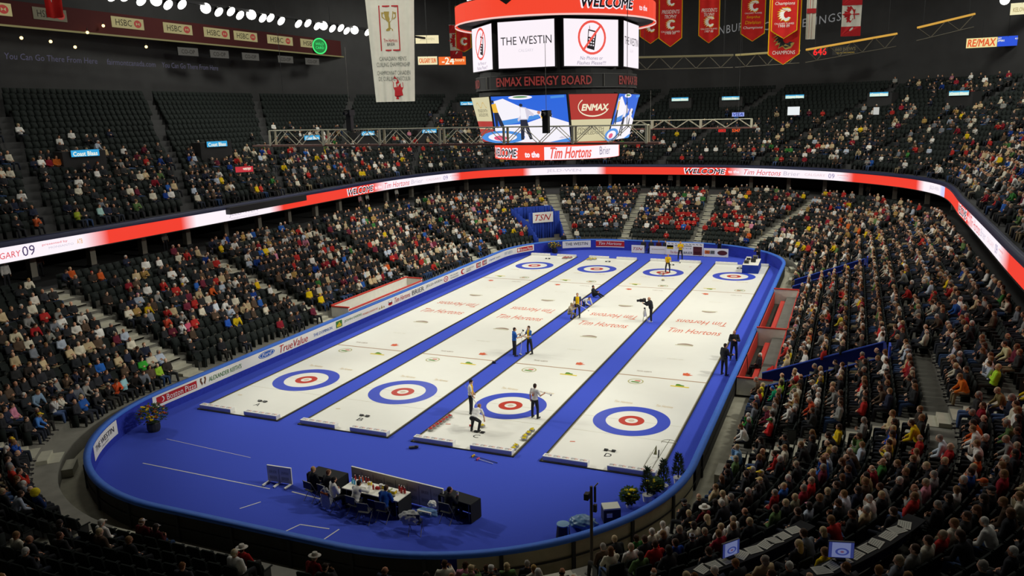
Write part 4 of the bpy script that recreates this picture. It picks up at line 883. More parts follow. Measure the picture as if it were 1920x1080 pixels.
def ringp(cx, cy, rx, ry, k, n=26): 
    return [(cx + rx * math.cos(2 * math.pi * i / n), cy + ry * math.sin(2 * math.pi * i / n)) for i in range(n + 1)] + [(cx + k * rx * math.cos(2 * math.pi * i / n), cy + k * ry * math.sin(2 * math.pi * i / n)) for i in range(n, -1, -1)]
for q in range(8):
    az = q * math.pi / 4; nn = Vector((math.sin(az), -math.cos(az), 0)); ex = Z.cross(nn); ap = 4.98; w, h = 3.55, 2.62; c = P3(0, 0, 18.3) + nn * ap
    b = MB(); R = Matrix((ex, -nn, Z)).transposed(); b.box(c - nn * .15, (w + .12, .3, h + .12), SBB, R); hs = b.build('screen_housing', sb)
    b = MB(); b.flat([(-w / 2, -h / 2), (w / 2, -h / 2), (w / 2, h / 2), (-w / 2, h / 2)], c + nn * .01, ex, Z, LWH); s_ = b.build('screen', hs)
    if q % 2 == 0:
        b = MB(); b.text('THE WESTIN', c + nn * .02 + Z * .22, ex, Z, 3.2, .46, LED('text_black', '26242a')); b.text('CALGARY', c + nn * .02 - Z * .34, ex, Z, .95, .17, LED('text_faint', 'd9d2dc')); b.build('screen_image', hs)
    else:
        T45 = lambda L: [(x * .8 - y * .6, x * .6 + y * .8) for x, y in L]
        it = [([(x, y + .3) for x, y in T] , m) for T, m in (([(-.3, -.6), (.18, -.72), (.34, .34), (-.2, .46)], LINK), ([(-.2, .04), (.2, -.05), (.25, .28), (-.16, .37)], LWH), ([(-.14, .46), (-.1, .46), (-.12, .66), (-.14, .66)], LINK))]
        for r in range(3):
            for k in range(3): it.append((ellp(-.16 + .14 * k + .02 * r * -1, .2 - .16 * r - .02 * k, .045, .05, 8), LWH))
        it.append((ringp(0, .28, .92, .96, .86), LED('sign_red', 'f0564a'))); it.append(([(-.66, -.42), (-.56, -.5), (.66, .96), (.56, 1.04)], LED('sign_red')))
        plane_items(hs, 'screen_image', c + nn * .01, ex, Z, it)
        b = MB(); b.text('No Phones or', c + nn * .03 - Z * .86, ex, Z, 1.5, .2, LED('text_violet', '8e86a0'), shear=.2); b.text('Flashes Please!!!', c + nn * .03 - Z * 1.13, ex, Z, 1.9, .2, LED('text_violet'), shear=.2); b.build('screen_image', hs)
# lower cube: four leaning video screens with tapering corner panels
A1, A0, WH, ZA, ZB = 4.9, 4.15, 2.5, 15.42, 12.62
VB, VI, VL = LED('video_blue', '2b66dc'), LED('video_ice', 'f6f2fa'), LED('video_light_blue', '4a8fe0')
VK, VY, VR, VS, VF = LED('video_dark', '24283a'), LED('video_yellow', 'f0b93c'), LED('video_rose', 'e2567c'), LED('video_shade', 'd4cede'), LED('video_skin', 'c98f78')
video = [([(0, 0), (1, 0), (1, 1), (0, 1)], VB), ([(.03, .9), (.16, .95), (.4, .76), (.64, .66), (.63, .57), (.38, .5), (.1, .42), (.06, .55)], VI), ([(.08, .47), (.62, .6), (.62, .52), (.1, .36)], VL), ([(0, .32), (.1, .38), (.4, .4), (.64, .52), (.76, .55), (1, .42), (1, .04), (.82, .0), (0, 0)], VI),
         (ellp(.1, .12, .3, .14), VL), (ellp(.09, .12, .2, .09), VI), (ellp(.06, .1, .09, .055), VR), ([(.72, .0), (1, .1), (1, .02), (.95, 0)], VL), (ellp(.4, .97, .16, .045), VI), (ellp(.4, .98, .1, .02), LED('video_green', '5a8f5c')), ([(.8, .93), (.98, .95), (.98, 1), (.8, .98)], VL),
         ([(.02, .66), (.08, .66), (.14, .36), (.09, .34), (.06, .5), (.05, .32), (.02, .34)], VK), ([(.0, .84), (.06, .86), (.08, .66), (.01, .66)], VY), (ellp(.02, .9, .02, .03), VK),
         ([(.38, .78), (.46, .76), (.56, .62), (.55, .57), (.5, .6), (.47, .5), (.37, .5), (.34, .46), (.33, .5), (.38, .6)], VS), ([(.39, .76), (.45, .74), (.46, .52), (.38, .52)], VI), (ellp(.4, .81, .024, .035), VK), ([(.37, .5), (.46, .5), (.48, .3), (.51, .08), (.47, .07), (.42, .34), (.39, .07), (.35, .06)], VK),
         ([(.62, .62), (.68, .7), (.76, .68), (.8, .58), (.74, .44), (.66, .5)], VI), ([(.76, .68), (.8, .62), (.79, .54), (.74, .6)], VK), (ellp(.63, .65, .022, .034), VF), ([(.64, .6), (.67, .56), (.7, .48), (.66, .52)], VY), ([(.66, .5), (.71, .46), (.74, .3), (.7, .24), (.68, .34)], VK), ([(.86, .1), (.9, .14), (.95, .12), (1, .16), (1, .13), (.9, .09)], VS)]
CRM, CRD = LED('panel_cream', 'd6cda4', .95), LED('panel_red', 'b02a22', .95)
lb = MB()
for q in range(4):
    az = q * math.pi / 2; nn = Vector((math.sin(az), -math.cos(az), 0)); ex = Z.cross(nn)
    TL, TR, BL_, BR = [P3(0, 0, z) + nn * a + ex * s * WH for a, z, s in ((A1, ZA, -1), (A1, ZA, 1), (A0, ZB, -1), (A0, ZB, 1))]
    ey = (TL - BL_); nv = ex.cross(ey).normalized()
    b = MB(); b.raw([TL, TR, BR, BL_, TL - nv * .3, TR - nv * .3, BR - nv * .3, BL_ - nv * .3], [(0, 3, 2, 1), (4, 5, 6, 7), (0, 1, 5, 4), (1, 2, 6, 5), (2, 3, 7, 6), (3, 0, 4, 7)], SBB); hs = b.build('video_housing', sb)
    plane_items(hs, 'video_image', BL_ + ex * .09 + ey * .01, ex * (2 * WH - .18), ey * .98, video)
    # corner panel to the right
    n2 = Vector((math.sin(az + math.pi / 2), -math.cos(az + math.pi / 2), 0)); e2 = Z.cross(n2)
    a_, b_ = TR, P3(0, 0, ZA) + n2 * A1 - e2 * WH; c_, d_ = BR, P3(0, 0, ZB) + n2 * A0 - e2 * WH
    pan = MB(); pan.raw([a_, b_, d_, c_], [(0, 3, 2, 1)], SBB); cp = pan.build('corner_panel', sb)
    mid_ = lambda u, v: (c_.lerp(d_, u)).lerp(a_.lerp(b_, u), v)
    nv = (b_ - a_).cross(a_ - c_).normalized() * .02; bx = (b_ - a_).normalized(); by = (a_.lerp(b_, .5) - c_.lerp(d_, .5)).normalized()
    def quad(b, u0, u1, v0, v1, m, k=1): b.raw([mid_(u0, v0) + nv * k, mid_(u1, v0) + nv * k, mid_(u1, v1) + nv * k, mid_(u0, v1) + nv * k], [(0, 1, 2, 3)], m)
    b = MB()
    if q % 2 == 0:
        quad(b, .02, .98, .47, .99, CRD); quad(b, .02, .98, .01, .47, CRM); b.text('ENMAX', mid_(.55, .72) + nv * 2, bx, by, 1.75, .36, LED('panel_text', 'efe6c8'), shear=.15, bold=.04)
        arc_ = [(-1.15 + 0.1 * math.cos(t) + .95 * (1 - math.cos(t)) * .5, -.05 - .5 * math.sin(t)) for t in np.linspace(-.6, math.pi * .9, 14)]
        sw = [(1.05 * math.cos(t), .62 * math.sin(t) * (1.0)) for t in np.linspace(math.radians(140), math.radians(345), 22)] + [(1.0 * math.cos(t), .54 * math.sin(t)) for t in np.linspace(math.radians(345), math.radians(140), 22)]
        b.flat(sw, mid_(.52, .74) + nv * 2, bx, by, LED('panel_text')); b.text('PENGROWTH', mid_(.5, .27) + nv * 2, bx, by, 1.7, .2, LED('panel_dark', '4a4636')); b.text('SADDLEDOME', mid_(.5, .19) + nv * 2, bx, by, 1.8, .2, LED('panel_dark'))
    else:
        quad(b, .02, .98, .47, .99, CRM); quad(b, .02, .98, .01, .47, CRD); quad(b, .02, .98, .3, .345, CRM, 1.5)
        wv = [(-.9 + .1 * k, .16 * math.sin(k * .62)) for k in range(19)] + [(.9 - .1 * k, .16 * math.sin((18 - k) * .62) - .05) for k in range(19)]
        b.flat(wv, mid_(.5, .83) + nv * 2, bx, by, LED('panel_gold', 'c9a24a')); b.text('PENGROWTH', mid_(.52, .7) + nv * 2, bx, by, 1.7, .2, LED('panel_dark')); b.text('SADDLEDOME', mid_(.52, .61) + nv * 2, bx, by, 1.7, .2, LED('panel_dark'))
    b.build('panel_print', cp)
low = ringband(4.08, 11.55, 12.36, LED('ring_red'), 'lower_ring_display')
# white stretch of the lower ring is part of its picture
b = MB(); n = 20; V = []
for i in range(n + 1): a = .16 + 1.5 * i / n; V += [P3(4.1 * math.sin(a), -4.1 * math.cos(a), 11.57), P3(4.1 * math.sin(a), -4.1 * math.cos(a), 12.34)]
b.raw(V, [(2 * i, 2 * i + 2, 2 * i + 3, 2 * i + 1) for i in range(n)], LWH); b.build('display_image', low)
rt(low, 'WELCOME', -.62, 4.12, 11.96, 2.75, .56, LWH, shear=.15, bold=.06); rt(low, 'WELCOME', -.62, 4.14, 11.96, 2.65, .47, LINK, shear=.15, bold=.02); rt(low, 'to the', -.03, 4.14, 11.9, .95, .34, LWH, bold=.04); rt(low, 'Tim Hortons', .57, 4.14, 11.98, 2.6, .66, LED('sign_red'), shear=.35, bold=.015); rt(low, 'Brier', 1.16, 4.14, 12.02, 1.0, .5, LED('text_violet'))
b = MB()
for sx in (-1, 1):
    for sy in (-1, 1): b.cyl(P3(sx * 2.2, sy * 2.2, 21.2), P3(sx * 3.0, sy * 3.0, 33.5), .04, GREYM, n=6)
b.build('hanging_cable', sb)
# ------------------------------------------------------------------ trusses
def box_truss(name, x0, x1, y, z0, z1, dep, label, ext0=1.3, ext1=.6):
    t = empty(name, ((x0 + x1) / 2, y, z0), 0, label, 'truss', 'lighting trusses'); cx = (x0 + x1) / 2; h = z1 - z0; b = MB()
    for dy in (-dep / 2, dep / 2):
        b.cyl((x0 - cx, dy, h), (x1 - cx, dy, h), .03, TRUSSM, n=6)
    b.build('top_chord', t); b = MB()
    b.box(((ext1 - ext0) / 2, 0, 0), (x1 - x0 + ext0 + ext1, dep, .1), RUST); b.build('bottom_beam', t)
    n = max(2, int(round((x1 - x0) / 3.4)));
    for i in range(n + 1):
        x = x0 - cx + (x1 - x0) * i / n; b = MB()
        for dy in (-dep / 2, dep / 2): b.box((x, dy, h / 2), (.12, .05, h), TRUSSM)
        b.box((x, 0, h), (.06, dep, .05), TRUSSM); b.build('post', t)
        if i < n:
            b = MB(); xs = (x1 - x0) / n
            for dy in (-dep / 2, dep / 2):
                for k in range(2): a = x + xs * k / 2; b.cyl((a, dy, .04), (a + xs / 4, dy, h), .02, TRUSSM, n=6); b.cyl((a + xs / 4, dy, h), (a + xs / 2, dy, .04), .02, TRUSSM, n=6)
            b.build('lattice', t)
    b = MB()
    for x in (x0 - cx + 1, x1 - cx - 1): b.cyl((x, 0, h), (x, 0, 33.5 - z0), .015, BLACK, n=5)
    b.build('hanging_wire', t); return t
box_truss('lighting_truss', -12.66, 9.3, 3.0, 12.87, 13.72, .5, 'aluminium truss hanging in front of the scoreboard')
box_truss('lighting_truss', -.5, 11.05, 29.0, 12.9, 13.56, .45, 'aluminium truss hanging behind the scoreboard', .3, .35)
def cam_head(name, loc, label, z1=30):
    t = empty(name, loc, 0, label, 'camera', 'cameras on the trusses'); b = MB(); b.box((0, 0, 0), (.34, .5, .3), BLACK); b.build('body', t); b = MB(); b.cyl((0, -.25, 0), (0, -.5, -.05), .09, BLACK, n=12); b.cyl((0, -.5, -.05), (0, -.52, -.05), .08, mat('lens_glass', '20242c', .1, .6), n=12); b.build('lens', t)
    b = MB(); b.box((-.02, 0, -.55), (.3, .28, .8), BLACK); b.build('yoke', t); b = MB(); b.cyl((0, 0, .15), (0, 0, 3.4), .012, GREYM, n=5); b.build('cable', t); return t
cam_head('hanging_camera', (4.35, 2.6, 14.35), 'black camera hanging on the front truss before the video screen')
t = cam_head('hanging_camera', (-7.1, 2.7, 14.62), 'pale camera on the front truss left of the scoreboard')
cam_head('hanging_camera', (3.2, 29, 12.5), 'camera slung beneath the truss behind the scoreboard')
# ------------------------------------------------------------------ banners and flags
def cloth(b, c, ex, w0, w1, zt, zb, m, fold=.06, nf=5, n=30, k=14, u0=-.5, u1=.5, v0=0, v1=1, off=0, tip=0):
    ex = Vector(ex).normalized(); nn = ex.cross(Z); V = []; F = []
    for j in range(k + 1):
        v = v0 + (v1 - v0) * j / k
        for i in range(n + 1):
            u = u0 + (u1 - u0) * i / n; w = w0 + (w1 - w0) * v; zz = zt + (zb - zt) * v
            if tip: zz -= tip * (1 - 2 * abs(u)) * v
            V.append(Vector(c) + ex * (u * w) + nn * (fold * (.4 + .6 * v) * math.sin(u * nf * 6.283 + 1.0 + .6 * v) - off) + Z * zz)
    for j in range(k):
        for i in range(n): a = j * (n + 1) + i; F.append((a, a + n + 1, a + n + 2, a + 1))
    b.raw(V, F, m)
def cpt(c, ex, w, zt, zb, u, v, fold, nf, off, w1=None): 
    pass
def banner(name, c, az, w0, w1, zt, zb, m, label, cat='banner', tip=0, border=None, group=None, fold=.06, nf=3):
    ex = Vector((math.cos(az), math.sin(az), 0)); nn = ex.cross(Z); t = empty(name, (c[0], c[1], zb), 0, label, cat, group); o3 = Vector((0, 0, -zb))
    if border is not None:
        b = MB(); cloth(b, o3, ex, w0 + .16, w1 + .16, zt, zb - .05, border, fold, nf, off=.03, tip=tip); b.build('border', t)
    b = MB(); cloth(b, o3, ex, w0, w1, zt, zb, m, fold, nf, tip=tip); b.build('cloth', t, smooth=True)
    b = MB()
    for s in (-.46, .46): b.cyl(o3 + ex * s * w0 + Z * (zt - .05), o3 + ex * s * w0 + Z * 33.4, .012, BLACK, n=5)
    b.cyl(o3 - ex * w0 * .5 + Z * zt, o3 + ex * w0 * .5 + Z * zt, .025, GREYM, n=6); b.build('hanging_cord', t)
    def place(fn, nm='print'):
        b = MB(); fn(b); q = b.build(nm, t); return q
    def W(uc, z):                                     # warp print onto the folded cloth
        def f(a, h):
            zz = z + h; v = (zt - zz) / (zt - zb); w = w0 + (w1 - w0) * v; u = (uc + a) / w
            return o3 + ex * (uc + a) + nn * (fold * (.4 + .6 * v) * math.sin(u * nf * 6.283 + 1.0 + .6 * v) + .025) + Z * zz
        return f
    def wpoly(b, pts, uc, z, m, off=0): 
        from mathutils.geometry import tessellate_polygon
        f = W(uc, z); Fs = tessellate_polygon([[Vector((p[0], p[1], 0)) for p in pts]]); b.raw([f(*p) + nn * off for p in pts], [tuple(x) for x in Fs], m)
    return t, place, W, wpoly
BWHITE = mat('banner_white', 'dcdacb', .85, .1, noise=.05, nscale=2); BRED = mat('banner_red', 'c62a26', .85, .1, noise=.08, nscale=2); BYEL = mat('banner_yellow', 'e8b418', .85, .1)
LEAF = [(0, 1), (.16, .68), (.36, .78), (.3, .4), (.52, .58), (.58, .44), (.92, .48), (.8, .24), (.96, .12), (.5, -.22), (.56, -.4), (.06, -.32), (.08, -.8), (-.08, -.8), (-.06, -.32), (-.56, -.4), (-.5, -.22), (-.96, .12), (-.8, .24), (-.92, .48), (-.58, .44), (-.52, .58), (-.3, .4), (-.36, .78), (-.16, .68)]
FLAMEC = [(.95, .5), (.8, .85), (.35, 1.0), (-.1, .92), (-.45, .95), (-.2, .78), (-.75, .72), (-.45, .58), (-1.0, .4), (-.55, .35), (-1.0, .05), (-.6, .1), (-.95, -.3), (-.55, -.2), (-.8, -.62), (-.4, -.5), (-.5, -.9), (-.15, -.72), (.15, -1.0), (.65, -.85), (.92, -.42), (.55, -.35), (.4, -.5), (.1, -.52), (-.12, -.25), (-.15, .15), (.05, .48), (.35, .55), (.5, .4)]
def sc2(P, a, b=None): b = b or a; return [(x * a, y * b) for x, y in P]
az0 = .385
t, place, W, wp = banner('white_banner', (-8.95, 10.5), az0, 3.2, 2.48, 23.2, 15.27, BWHITE, 'tall white hanging banner with trophy, lettering and red leaf', fold=.07, nf=5)
def fn(b):
    z = 19.75; k = 1
    for (x0, x1, y0, y1) in ((-.62, .62, 1.28, 1.36), (-.62, .62, -1.36, -1.28), (-.62, -.55, -1.36, 1.36), (.55, .62, -1.36, 1.36)): wp(b, [(x0, y0), (x1, y0), (x1, y1), (x0, y1)], -.1, z, TXRED)
place(fn, 'frame_print')
def fn(b): wp(b, [(-.3, .55), (.3, .55), (.24, .1), (.06, -.1), (.06, -.42), (.22, -.52), (.22, -.6), (-.22, -.6), (-.22, -.52), (-.06, -.42), (-.06, -.1), (-.24, .1)], -.1, 20.2, TXGOLD); wp(b, [(-.3, .5), (-.46, .5), (-.44, .2), (-.24, .05), (-.26, .12), (-.38, .24), (-.38, .42), (-.3, .42)], -.1, 20.2, TXGOLD); wp(b, [(.3, .5), (.46, .5), (.44, .2), (.24, .05), (.26, .12), (.38, .24), (.38, .42), (.3, .42)], -.1, 20.2, TXGOLD)
place(fn, 'trophy_print')
for s, u, z, w, h, m in (('Tim Hortons', -.08, 19.02, .85, .22, TXRED), ('BRIER', -.06, 18.78, .5, .16, TXBLACK), ("CANADIAN MEN'S", .0, 17.92, 1.7, .26, TXGREY), ('CURLING CHAMPIONSHIP', .02, 17.56, 2.1, .26, TXGREY), ('CHAMPIONNAT CANADIEN', .02, 17.05, 2.1, .26, TXGREY), ('DE CURLING MASCULIN', .04, 16.7, 2.0, .26, TXGREY)):
    place(lambda b: b.text(s, (0, 0, 0), X, Z, w, h, m, warp=W(u, z), shear=.05), 'lettering')
place(lambda b: wp(b, [(-.05, -.62), (.12, -.62), (.1, -.5), (.2, -.42), (.42, -.4), (.36, -.1), (.46, .1), (.44, .42), (.2, .3), (.08, .12), (.05, .32), (.2, .4), (.12, .58), (.0, .7), (-.06, .86), (-.14, .66), (-.3, .56), (-.18, .4), (-.2, .12), (-.1, -.1), (-.12, -.42), (-.02, -.5)], .12, 16.05, TXRED), 'leaf_print')
def flames(c, az, w, zt, zs, tip, label, lines, black=False, czo=0):
    t, place, W, wp = banner('team_banner', c, az, w, w, zt, zs, BRED, label, 'banner', tip, BYEL, 'red pennant banners', .05, 2)
    for k in lines:
        if k[0] == 'C':
            sz = k[2]
            if black: place(lambda b: wp(b, sc2(FLAMEC, sz * 1.16), 0, k[1], TXGOLD), 'emblem'); place(lambda b: wp(b, sc2(FLAMEC, sz), 0, k[1], TXBLACK, .01), 'emblem')
            else: place(lambda b: wp(b, sc2(FLAMEC, sz * 1.14), -.02, k[1], BYEL), 'emblem'); place(lambda b: wp(b, sc2(FLAMEC, sz), 0, k[1], TXWHITE, .01), 'emblem')
        else: place(lambda b: b.text(k[0], (0, 0, 0), X, Z, k[2] * w, k[3], k[4], warp=W(0, k[1]), shear=k[5], bold=.02), 'lettering')
    return t
flames((.4, 48.9), .25, 2.2, 27.0, 21.5, .85, 'red pennant banner, nearest the scoreboard, reading Presidents Trophy 1988 89', [('PRESIDENTS', 24.02, .8, .36, TXWHITE, .2), ('TROPHY', 23.55, .55, .36, TXWHITE, .2), ('C', 22.78, .46), ('CALGARY FLAMES', 22.1, .85, .16, TXWHITE, 0), ('1988 89', 21.95, .48, .24, TXWHITE, .15), ('C', 25.0, .42)])
flames((3.65, 52.6), .25, 2.0, 27.0, 21.9, .8, 'red pennant banner second from the scoreboard, reading Presidents Trophy 1987 88', [('PRESIDENTS', 24.35, .8, .36, TXWHITE, .2), ('TROPHY', 23.9, .55, .36, TXWHITE, .2), ('C', 23.2, .52), ('CALGARY FLAMES', 22.5, .85, .15, TXWHITE, 0), ('1987 88', 22.25, .44, .22, TXWHITE, .15)])
flames((8.4, 50.0), .25, 2.2, 27.0, 21.6, .75, 'red pennant banner third from the scoreboard, with gold script lettering', [('SMYTHE', 24.95, .7, .2, BYEL, .2), ('C', 24.15, .52), ('CALGARY FLAMES', 23.5, .75, .14, TXWHITE, 0), ('Smythe', 23.1, .6, .32, BYEL, .2), ('Division', 22.62, .7, .32, BYEL, .2), ('Champions', 22.1, .85, .32, TXWHITE, .2)])
flames((12.45, 37.7), .25, 2.45, 25.0, 18.75, .85, 'large red pennant banner with black flaming C, reading Champions', [('C', 20.0, .8), ('CHAMPIONS', 18.85, .75, .3, TXWHITE, 0)], True)
flames((12.5, 36.4), .25, 1.95, 25.0, 20.55, .65, 'bright red pennant banner overlapping the black emblem banner, reading Conference Champions', [('CONFERENCE', 22.98, .8, .18, TXWHITE, 0), ('Champions', 22.6, .8, .34, TXWHITE, .15), ('C', 21.75, .52), ('CALGARY FLAMES', 21.05, .8, .14, TXWHITE, 0), ('1988 89', 20.86, .45, .2, TXWHITE, 0)])
flames((-3.0, 54.5), .25, 2.2, 28.0, 22.3, .8, 'red pennant banner mostly hidden behind the upper ring of the scoreboard', [('C', 23.2, .5)])
flames((-25.9, 54.6), .3, 1.7, 27.0, 22.2, .5, 'yellow edged red pennant behind the left end of the scoreboard', [('C', 22.9, .45)])
def flag(c, az, w, zt, zb, label):
    t, place, W, wp = banner('hanging_flag', c, az, w, w * .96, zt, zb, BWHITE, label, 'flag', 0, None, 'hanging flags', .05, 2)
    h = zt - zb; fr = mat('flag_red', 'b3282c', .85, .1)
    place(lambda b: wp(b, [(-w / 2 + w * k / 10, h * .12) for k in range(11)] + [(w / 2 - w * k / 10, -h * .12) for k in range(11)], 0, zb + h * .12, fr), 'red_band')
    place(lambda b: wp(b, [(-w / 2 + w * k / 10, h * .12) for k in range(11)] + [(w / 2 - w * k / 10, -h * .12) for k in range(11)], 0, zt - h * .12, fr), 'red_band')
    place(lambda b: wp(b, [(y * -h * .24, x * h * .22) for x, y in LEAF], 0, zb + h * .54, fr), 'leaf')
flag((17.4, 55.8), .28, 1.95, 25.2, 21.25, 'Canadian flag hanging on its side beyond the red pennants')
flag((-27.1, 54.9), .3, 1.5, 24.9, 21.0, 'Canadian flag hanging beside the left screens of the scoreboard')
t, place, W, wp = banner('hanging_flag', (14.2, 43.0), .25, .85, .8, 24.9, 20.2, BWHITE, 'narrow white and red flag hanging behind the bright red pennant', 'flag', 0, None, 'hanging flags', .1, 2)
place(lambda b: wp(b, [(-.12, 2.2), (.12, 2.2), (.12, -2.2), (-.12, -2.2)], 0, 22.5, TXRED), 'red_band'); place(lambda b: wp(b, [(-.4, .2), (.4, .2), (.4, -.2), (-.4, -.2)], 0, 22.6, TXRED), 'red_band')
t, place, W, wp = banner('hanging_flag', (-31.25, 5.0), .4, 1.25, 1.1, 26, 21.3, BRED, 'folded red flag hanging before the suites', 'flag', .12, None, 'hanging flags', .14, 1.5)
place(lambda b: wp(b, [(-.4, 2.5), (-.3, 2.5), (.1, -.2), (.05, -.2)], -.1, 22.4, TXWHITE), 'white_trim')
# ------------------------------------------------------------------ lamps, signs and the dark upper walls
def nearer(P, f): return CAM_P + (Vector(P) - CAM_P) * f
LENS = mat('lamp_lens', emit='fffdf6', es=4.9)
def flood_proto():
    t = empty('floodlight'); b = MB(); b.lathe([(.16, -.34), (.26, -.28), (.4, -.02), (.42, .02)], BLACK, n=14); b.build('housing', t); b = MB(); b.lathe([(.39, .015), (.39, .03)], LENS, n=16); b.build('lens', t)
    b = MB(); b.box((0, .3, -.1), (.5, .04, .06), GREYM); b.box((.25, .15, -.1), (.03, .32, .05), GREYM); b.box((-.25, .15, -.1), (.03, .32, .05), GREYM); b.build('yoke', t); return t
fl0 = flood_proto(); k = 0
rail = empty('lamp_rail', (-28.1, 24, 22.95), 0, 'long dark rail carrying the floodlights above the stand behind the advert boards', 'rail'); b = MB(); b.box((0, 0, .05), (.25, 50, .2), BLACK); b.build('beam', rail); b = MB()
for yy in (-20, -7, 7, 20): b.cyl((0, yy, .1), (0, yy, 11), .03, BLACK, n=5)
b.build('hanger', rail)
for yy in np.arange(4.2, 47, 1.22):
    if k % 9 == 8: k += 1; continue
    o = fl0 if k == 0 else copy_tree(fl0); z = 22.6 + (.1 if k % 2 else -.05); o.location = (-28 + .1 * (k % 3), yy, z); d = Vector((2, yy * .8 + 4, 0)) - Vector((-28, yy, z)); 
    if k % 4 == 1: d = Vector((30, -34 - yy, -6))
    o.rotation_euler = d.to_track_quat('Z', 'Y').to_euler(); tag(o, 'glaring floodlight, %s from the camera end of the bright rail' % (OW[k] if k < 20 else ('twenty ' + OW[k - 20])), 'floodlight', 'floodlights on the rail'); k += 1
for P, l in (((-9.27, 22.92, 22.9), 'single glaring roof lamp just beside the top of the scoreboard'), ((30.1, 50.1, 23.2), 'single glaring roof lamp over the far stand near the corner signs')):
    o = copy_tree(fl0); o.location = P; o.rotation_euler = (CAM_P - Vector(P)).to_track_quat('Z', 'Y').to_euler(); tag(o, l, 'floodlight')
def sign(name, c, w, h, face, dirv, txts, label, cat='sign', group=None, depth=.12, hd=None):
    """flat box sign at c whose face looks along dirv (horizontal)"""
    n = Vector((dirv[0], dirv[1], 0)).normalized(); ex = Z.cross(n); t = empty(name, c, 0, label, cat, group); R = Matrix((ex, -n, Z)).transposed()
    b = MB(); b.box(-n * depth / 2, (w + .06, depth, h + .06), hd or BLACK, R); b.build('case', t)
    b = MB(); b.flat([(-w / 2, -h / 2), (w / 2, -h / 2), (w / 2, h / 2), (-w / 2, h / 2)], n * .01, ex, Z, face); b.build('face', t)
    for s, x, z, tw, th, m, sh in txts:
        b = MB(); b.text(s, n * .02 + ex * x + Z * z, ex, Z, tw, th, m, shear=sh, bold=.02); b.build('lettering', t)
    return t
SB1, SB2, SW1 = LED('sign_blue', '2fa0d8'), LED('sign_cyan', 'bfe6e0'), LED('sign_white', 'f2f2dc')
for i, (P, l) in enumerate([((-32.66, 6.9, 12.28), 'above the advert board stand, nearest the camera'), ((-32.77, 19.89, 12.35), 'above the advert board stand, second from the camera'), ((-32.86, 33.18, 12.4), 'above the advert board stand, third from the camera'), ((-33.03, 43.62, 12.49), 'above the advert board stand, fourth from the camera'), ((-31.12, 54.46, 12.4), 'at the far curve beside the scoreboard'), ((-31.2, 65.42, 15.8), 'half hidden by the left corner panel of the scoreboard'), ((-3.67, 74.41, 15.68), 'first past the scoreboard in the far upper stand'), ((3.03, 74.33, 15.64), 'second past the scoreboard in the far upper stand'), ((11.05, 74.3, 15.62), 'in the far upper stand above a bright doorway'), ((20.76, 67.56, 15.55), 'in the far upper stand, fourth past the scoreboard'), ((28.24, 60.6, 15.36), 'in the far upper stand, last past the scoreboard')]):
    lf = P[0] < -20; w = 1.95 if lf else 2.25
    d = Vector((1, -.25, 0)) if lf and i < 4 else (Vector((.8, -.6, 0)) if lf else Vector((-.9 if P[0] > 25 else (-.6 if P[0] > 15 else 0), -1, 0)))
    t = sign('exit_sign', P, w, .46, SB1 if lf else SB2, d, [('Coast Blaas', 0, -.03, w * .86, .3, SW1, 0)], 'small lit blue and white sign ' + l, 'sign', 'lit signs over the upper exits')
    n = d.normalized(); ex = Z.cross(n)
    if not lf: b = MB(); b.flat([(-w / 2, .1), (w / 2, .1), (w / 2, .23), (-w / 2, .23)], n * .015, ex, Z, SB1); b.build('blue_stripe', t)
    R = Matrix((ex, -n, Z)).transposed(); b = MB(); b.box((0, 0, 0), (3.0, 1.4, 2.6), DARKC, R); o = b.build('door_%d' % (i + 1), loc=Vector(P) - n * .85 - Z * 1.15); tag(o, kind='structure')
t = sign('bright_doorway', (11.36, 69.0, 13.86), 1.4, 1.0, LED('door_white', 'e9eef0'), (0, -1), [], 'bright white exit doorway in the far upper stand', 'doorway')
t = sign('bright_doorway', (20.52, 63.7, 13.7), .6, .8, LED('door_grey', 'b9b9b4'), (-.2, -1), [], 'pale slanting exit opening high in the far upper stand', 'doorway')
# suites: dim red fascia with panels
RF = mat('fascia_red', '4c201f', .8, .2)
fa = empty('suite_fascia', (-44, 26, 22.9), 0, 'dim red fascia of the suites with cream sponsor panels', 'fascia')
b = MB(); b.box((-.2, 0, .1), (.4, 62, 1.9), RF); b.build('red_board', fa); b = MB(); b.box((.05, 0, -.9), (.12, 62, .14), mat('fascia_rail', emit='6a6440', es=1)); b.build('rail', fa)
CRP = mat('cream_backlit', emit='8f865c', es=1.0); CRD2 = mat('cream_backlit_dim', emit='4a4636', es=1.0); INKB = mat('sign_ink_dark', '25221e', .6, .2); INKR = mat('sign_ink_red', emit='8a2c26', es=1.0)
for y, w, dm in ((9.6, 3.4, 0), (14.6, 3.0, 1), (22.3, 3.5, 0), (28.2, 3.6, 0), (33.4, 3.6, 0), (37.7, 3.6, 0), (43.4, 4.4, 0), (49.4, 4.6, 0)):
    b = MB(); b.box((.03, y - 26, .3), (.06, w, .95), CRD2 if dm else CRP); o = b.build('sponsor_panel', fa)
    b = MB(); b.text('HSBC', (.07, y - 26 - w * .14, .3), Y, Z, w * .5, .55, INKB); b.build('lettering', o)
    b = MB(); xx = y - 26 + w * .3; b.flat(ellp(0, 0, .42, .34), (.07, xx, .3), Y, Z, INKR); b.flat([(-.2, .14), (0, 0), (-.2, -.14)], (.075, xx, .3), Y, Z, CRP); b.flat([(.2, .14), (0, 0), (.2, -.14)], (.075, xx, .3), Y, Z, CRP); b.build('emblem', o)
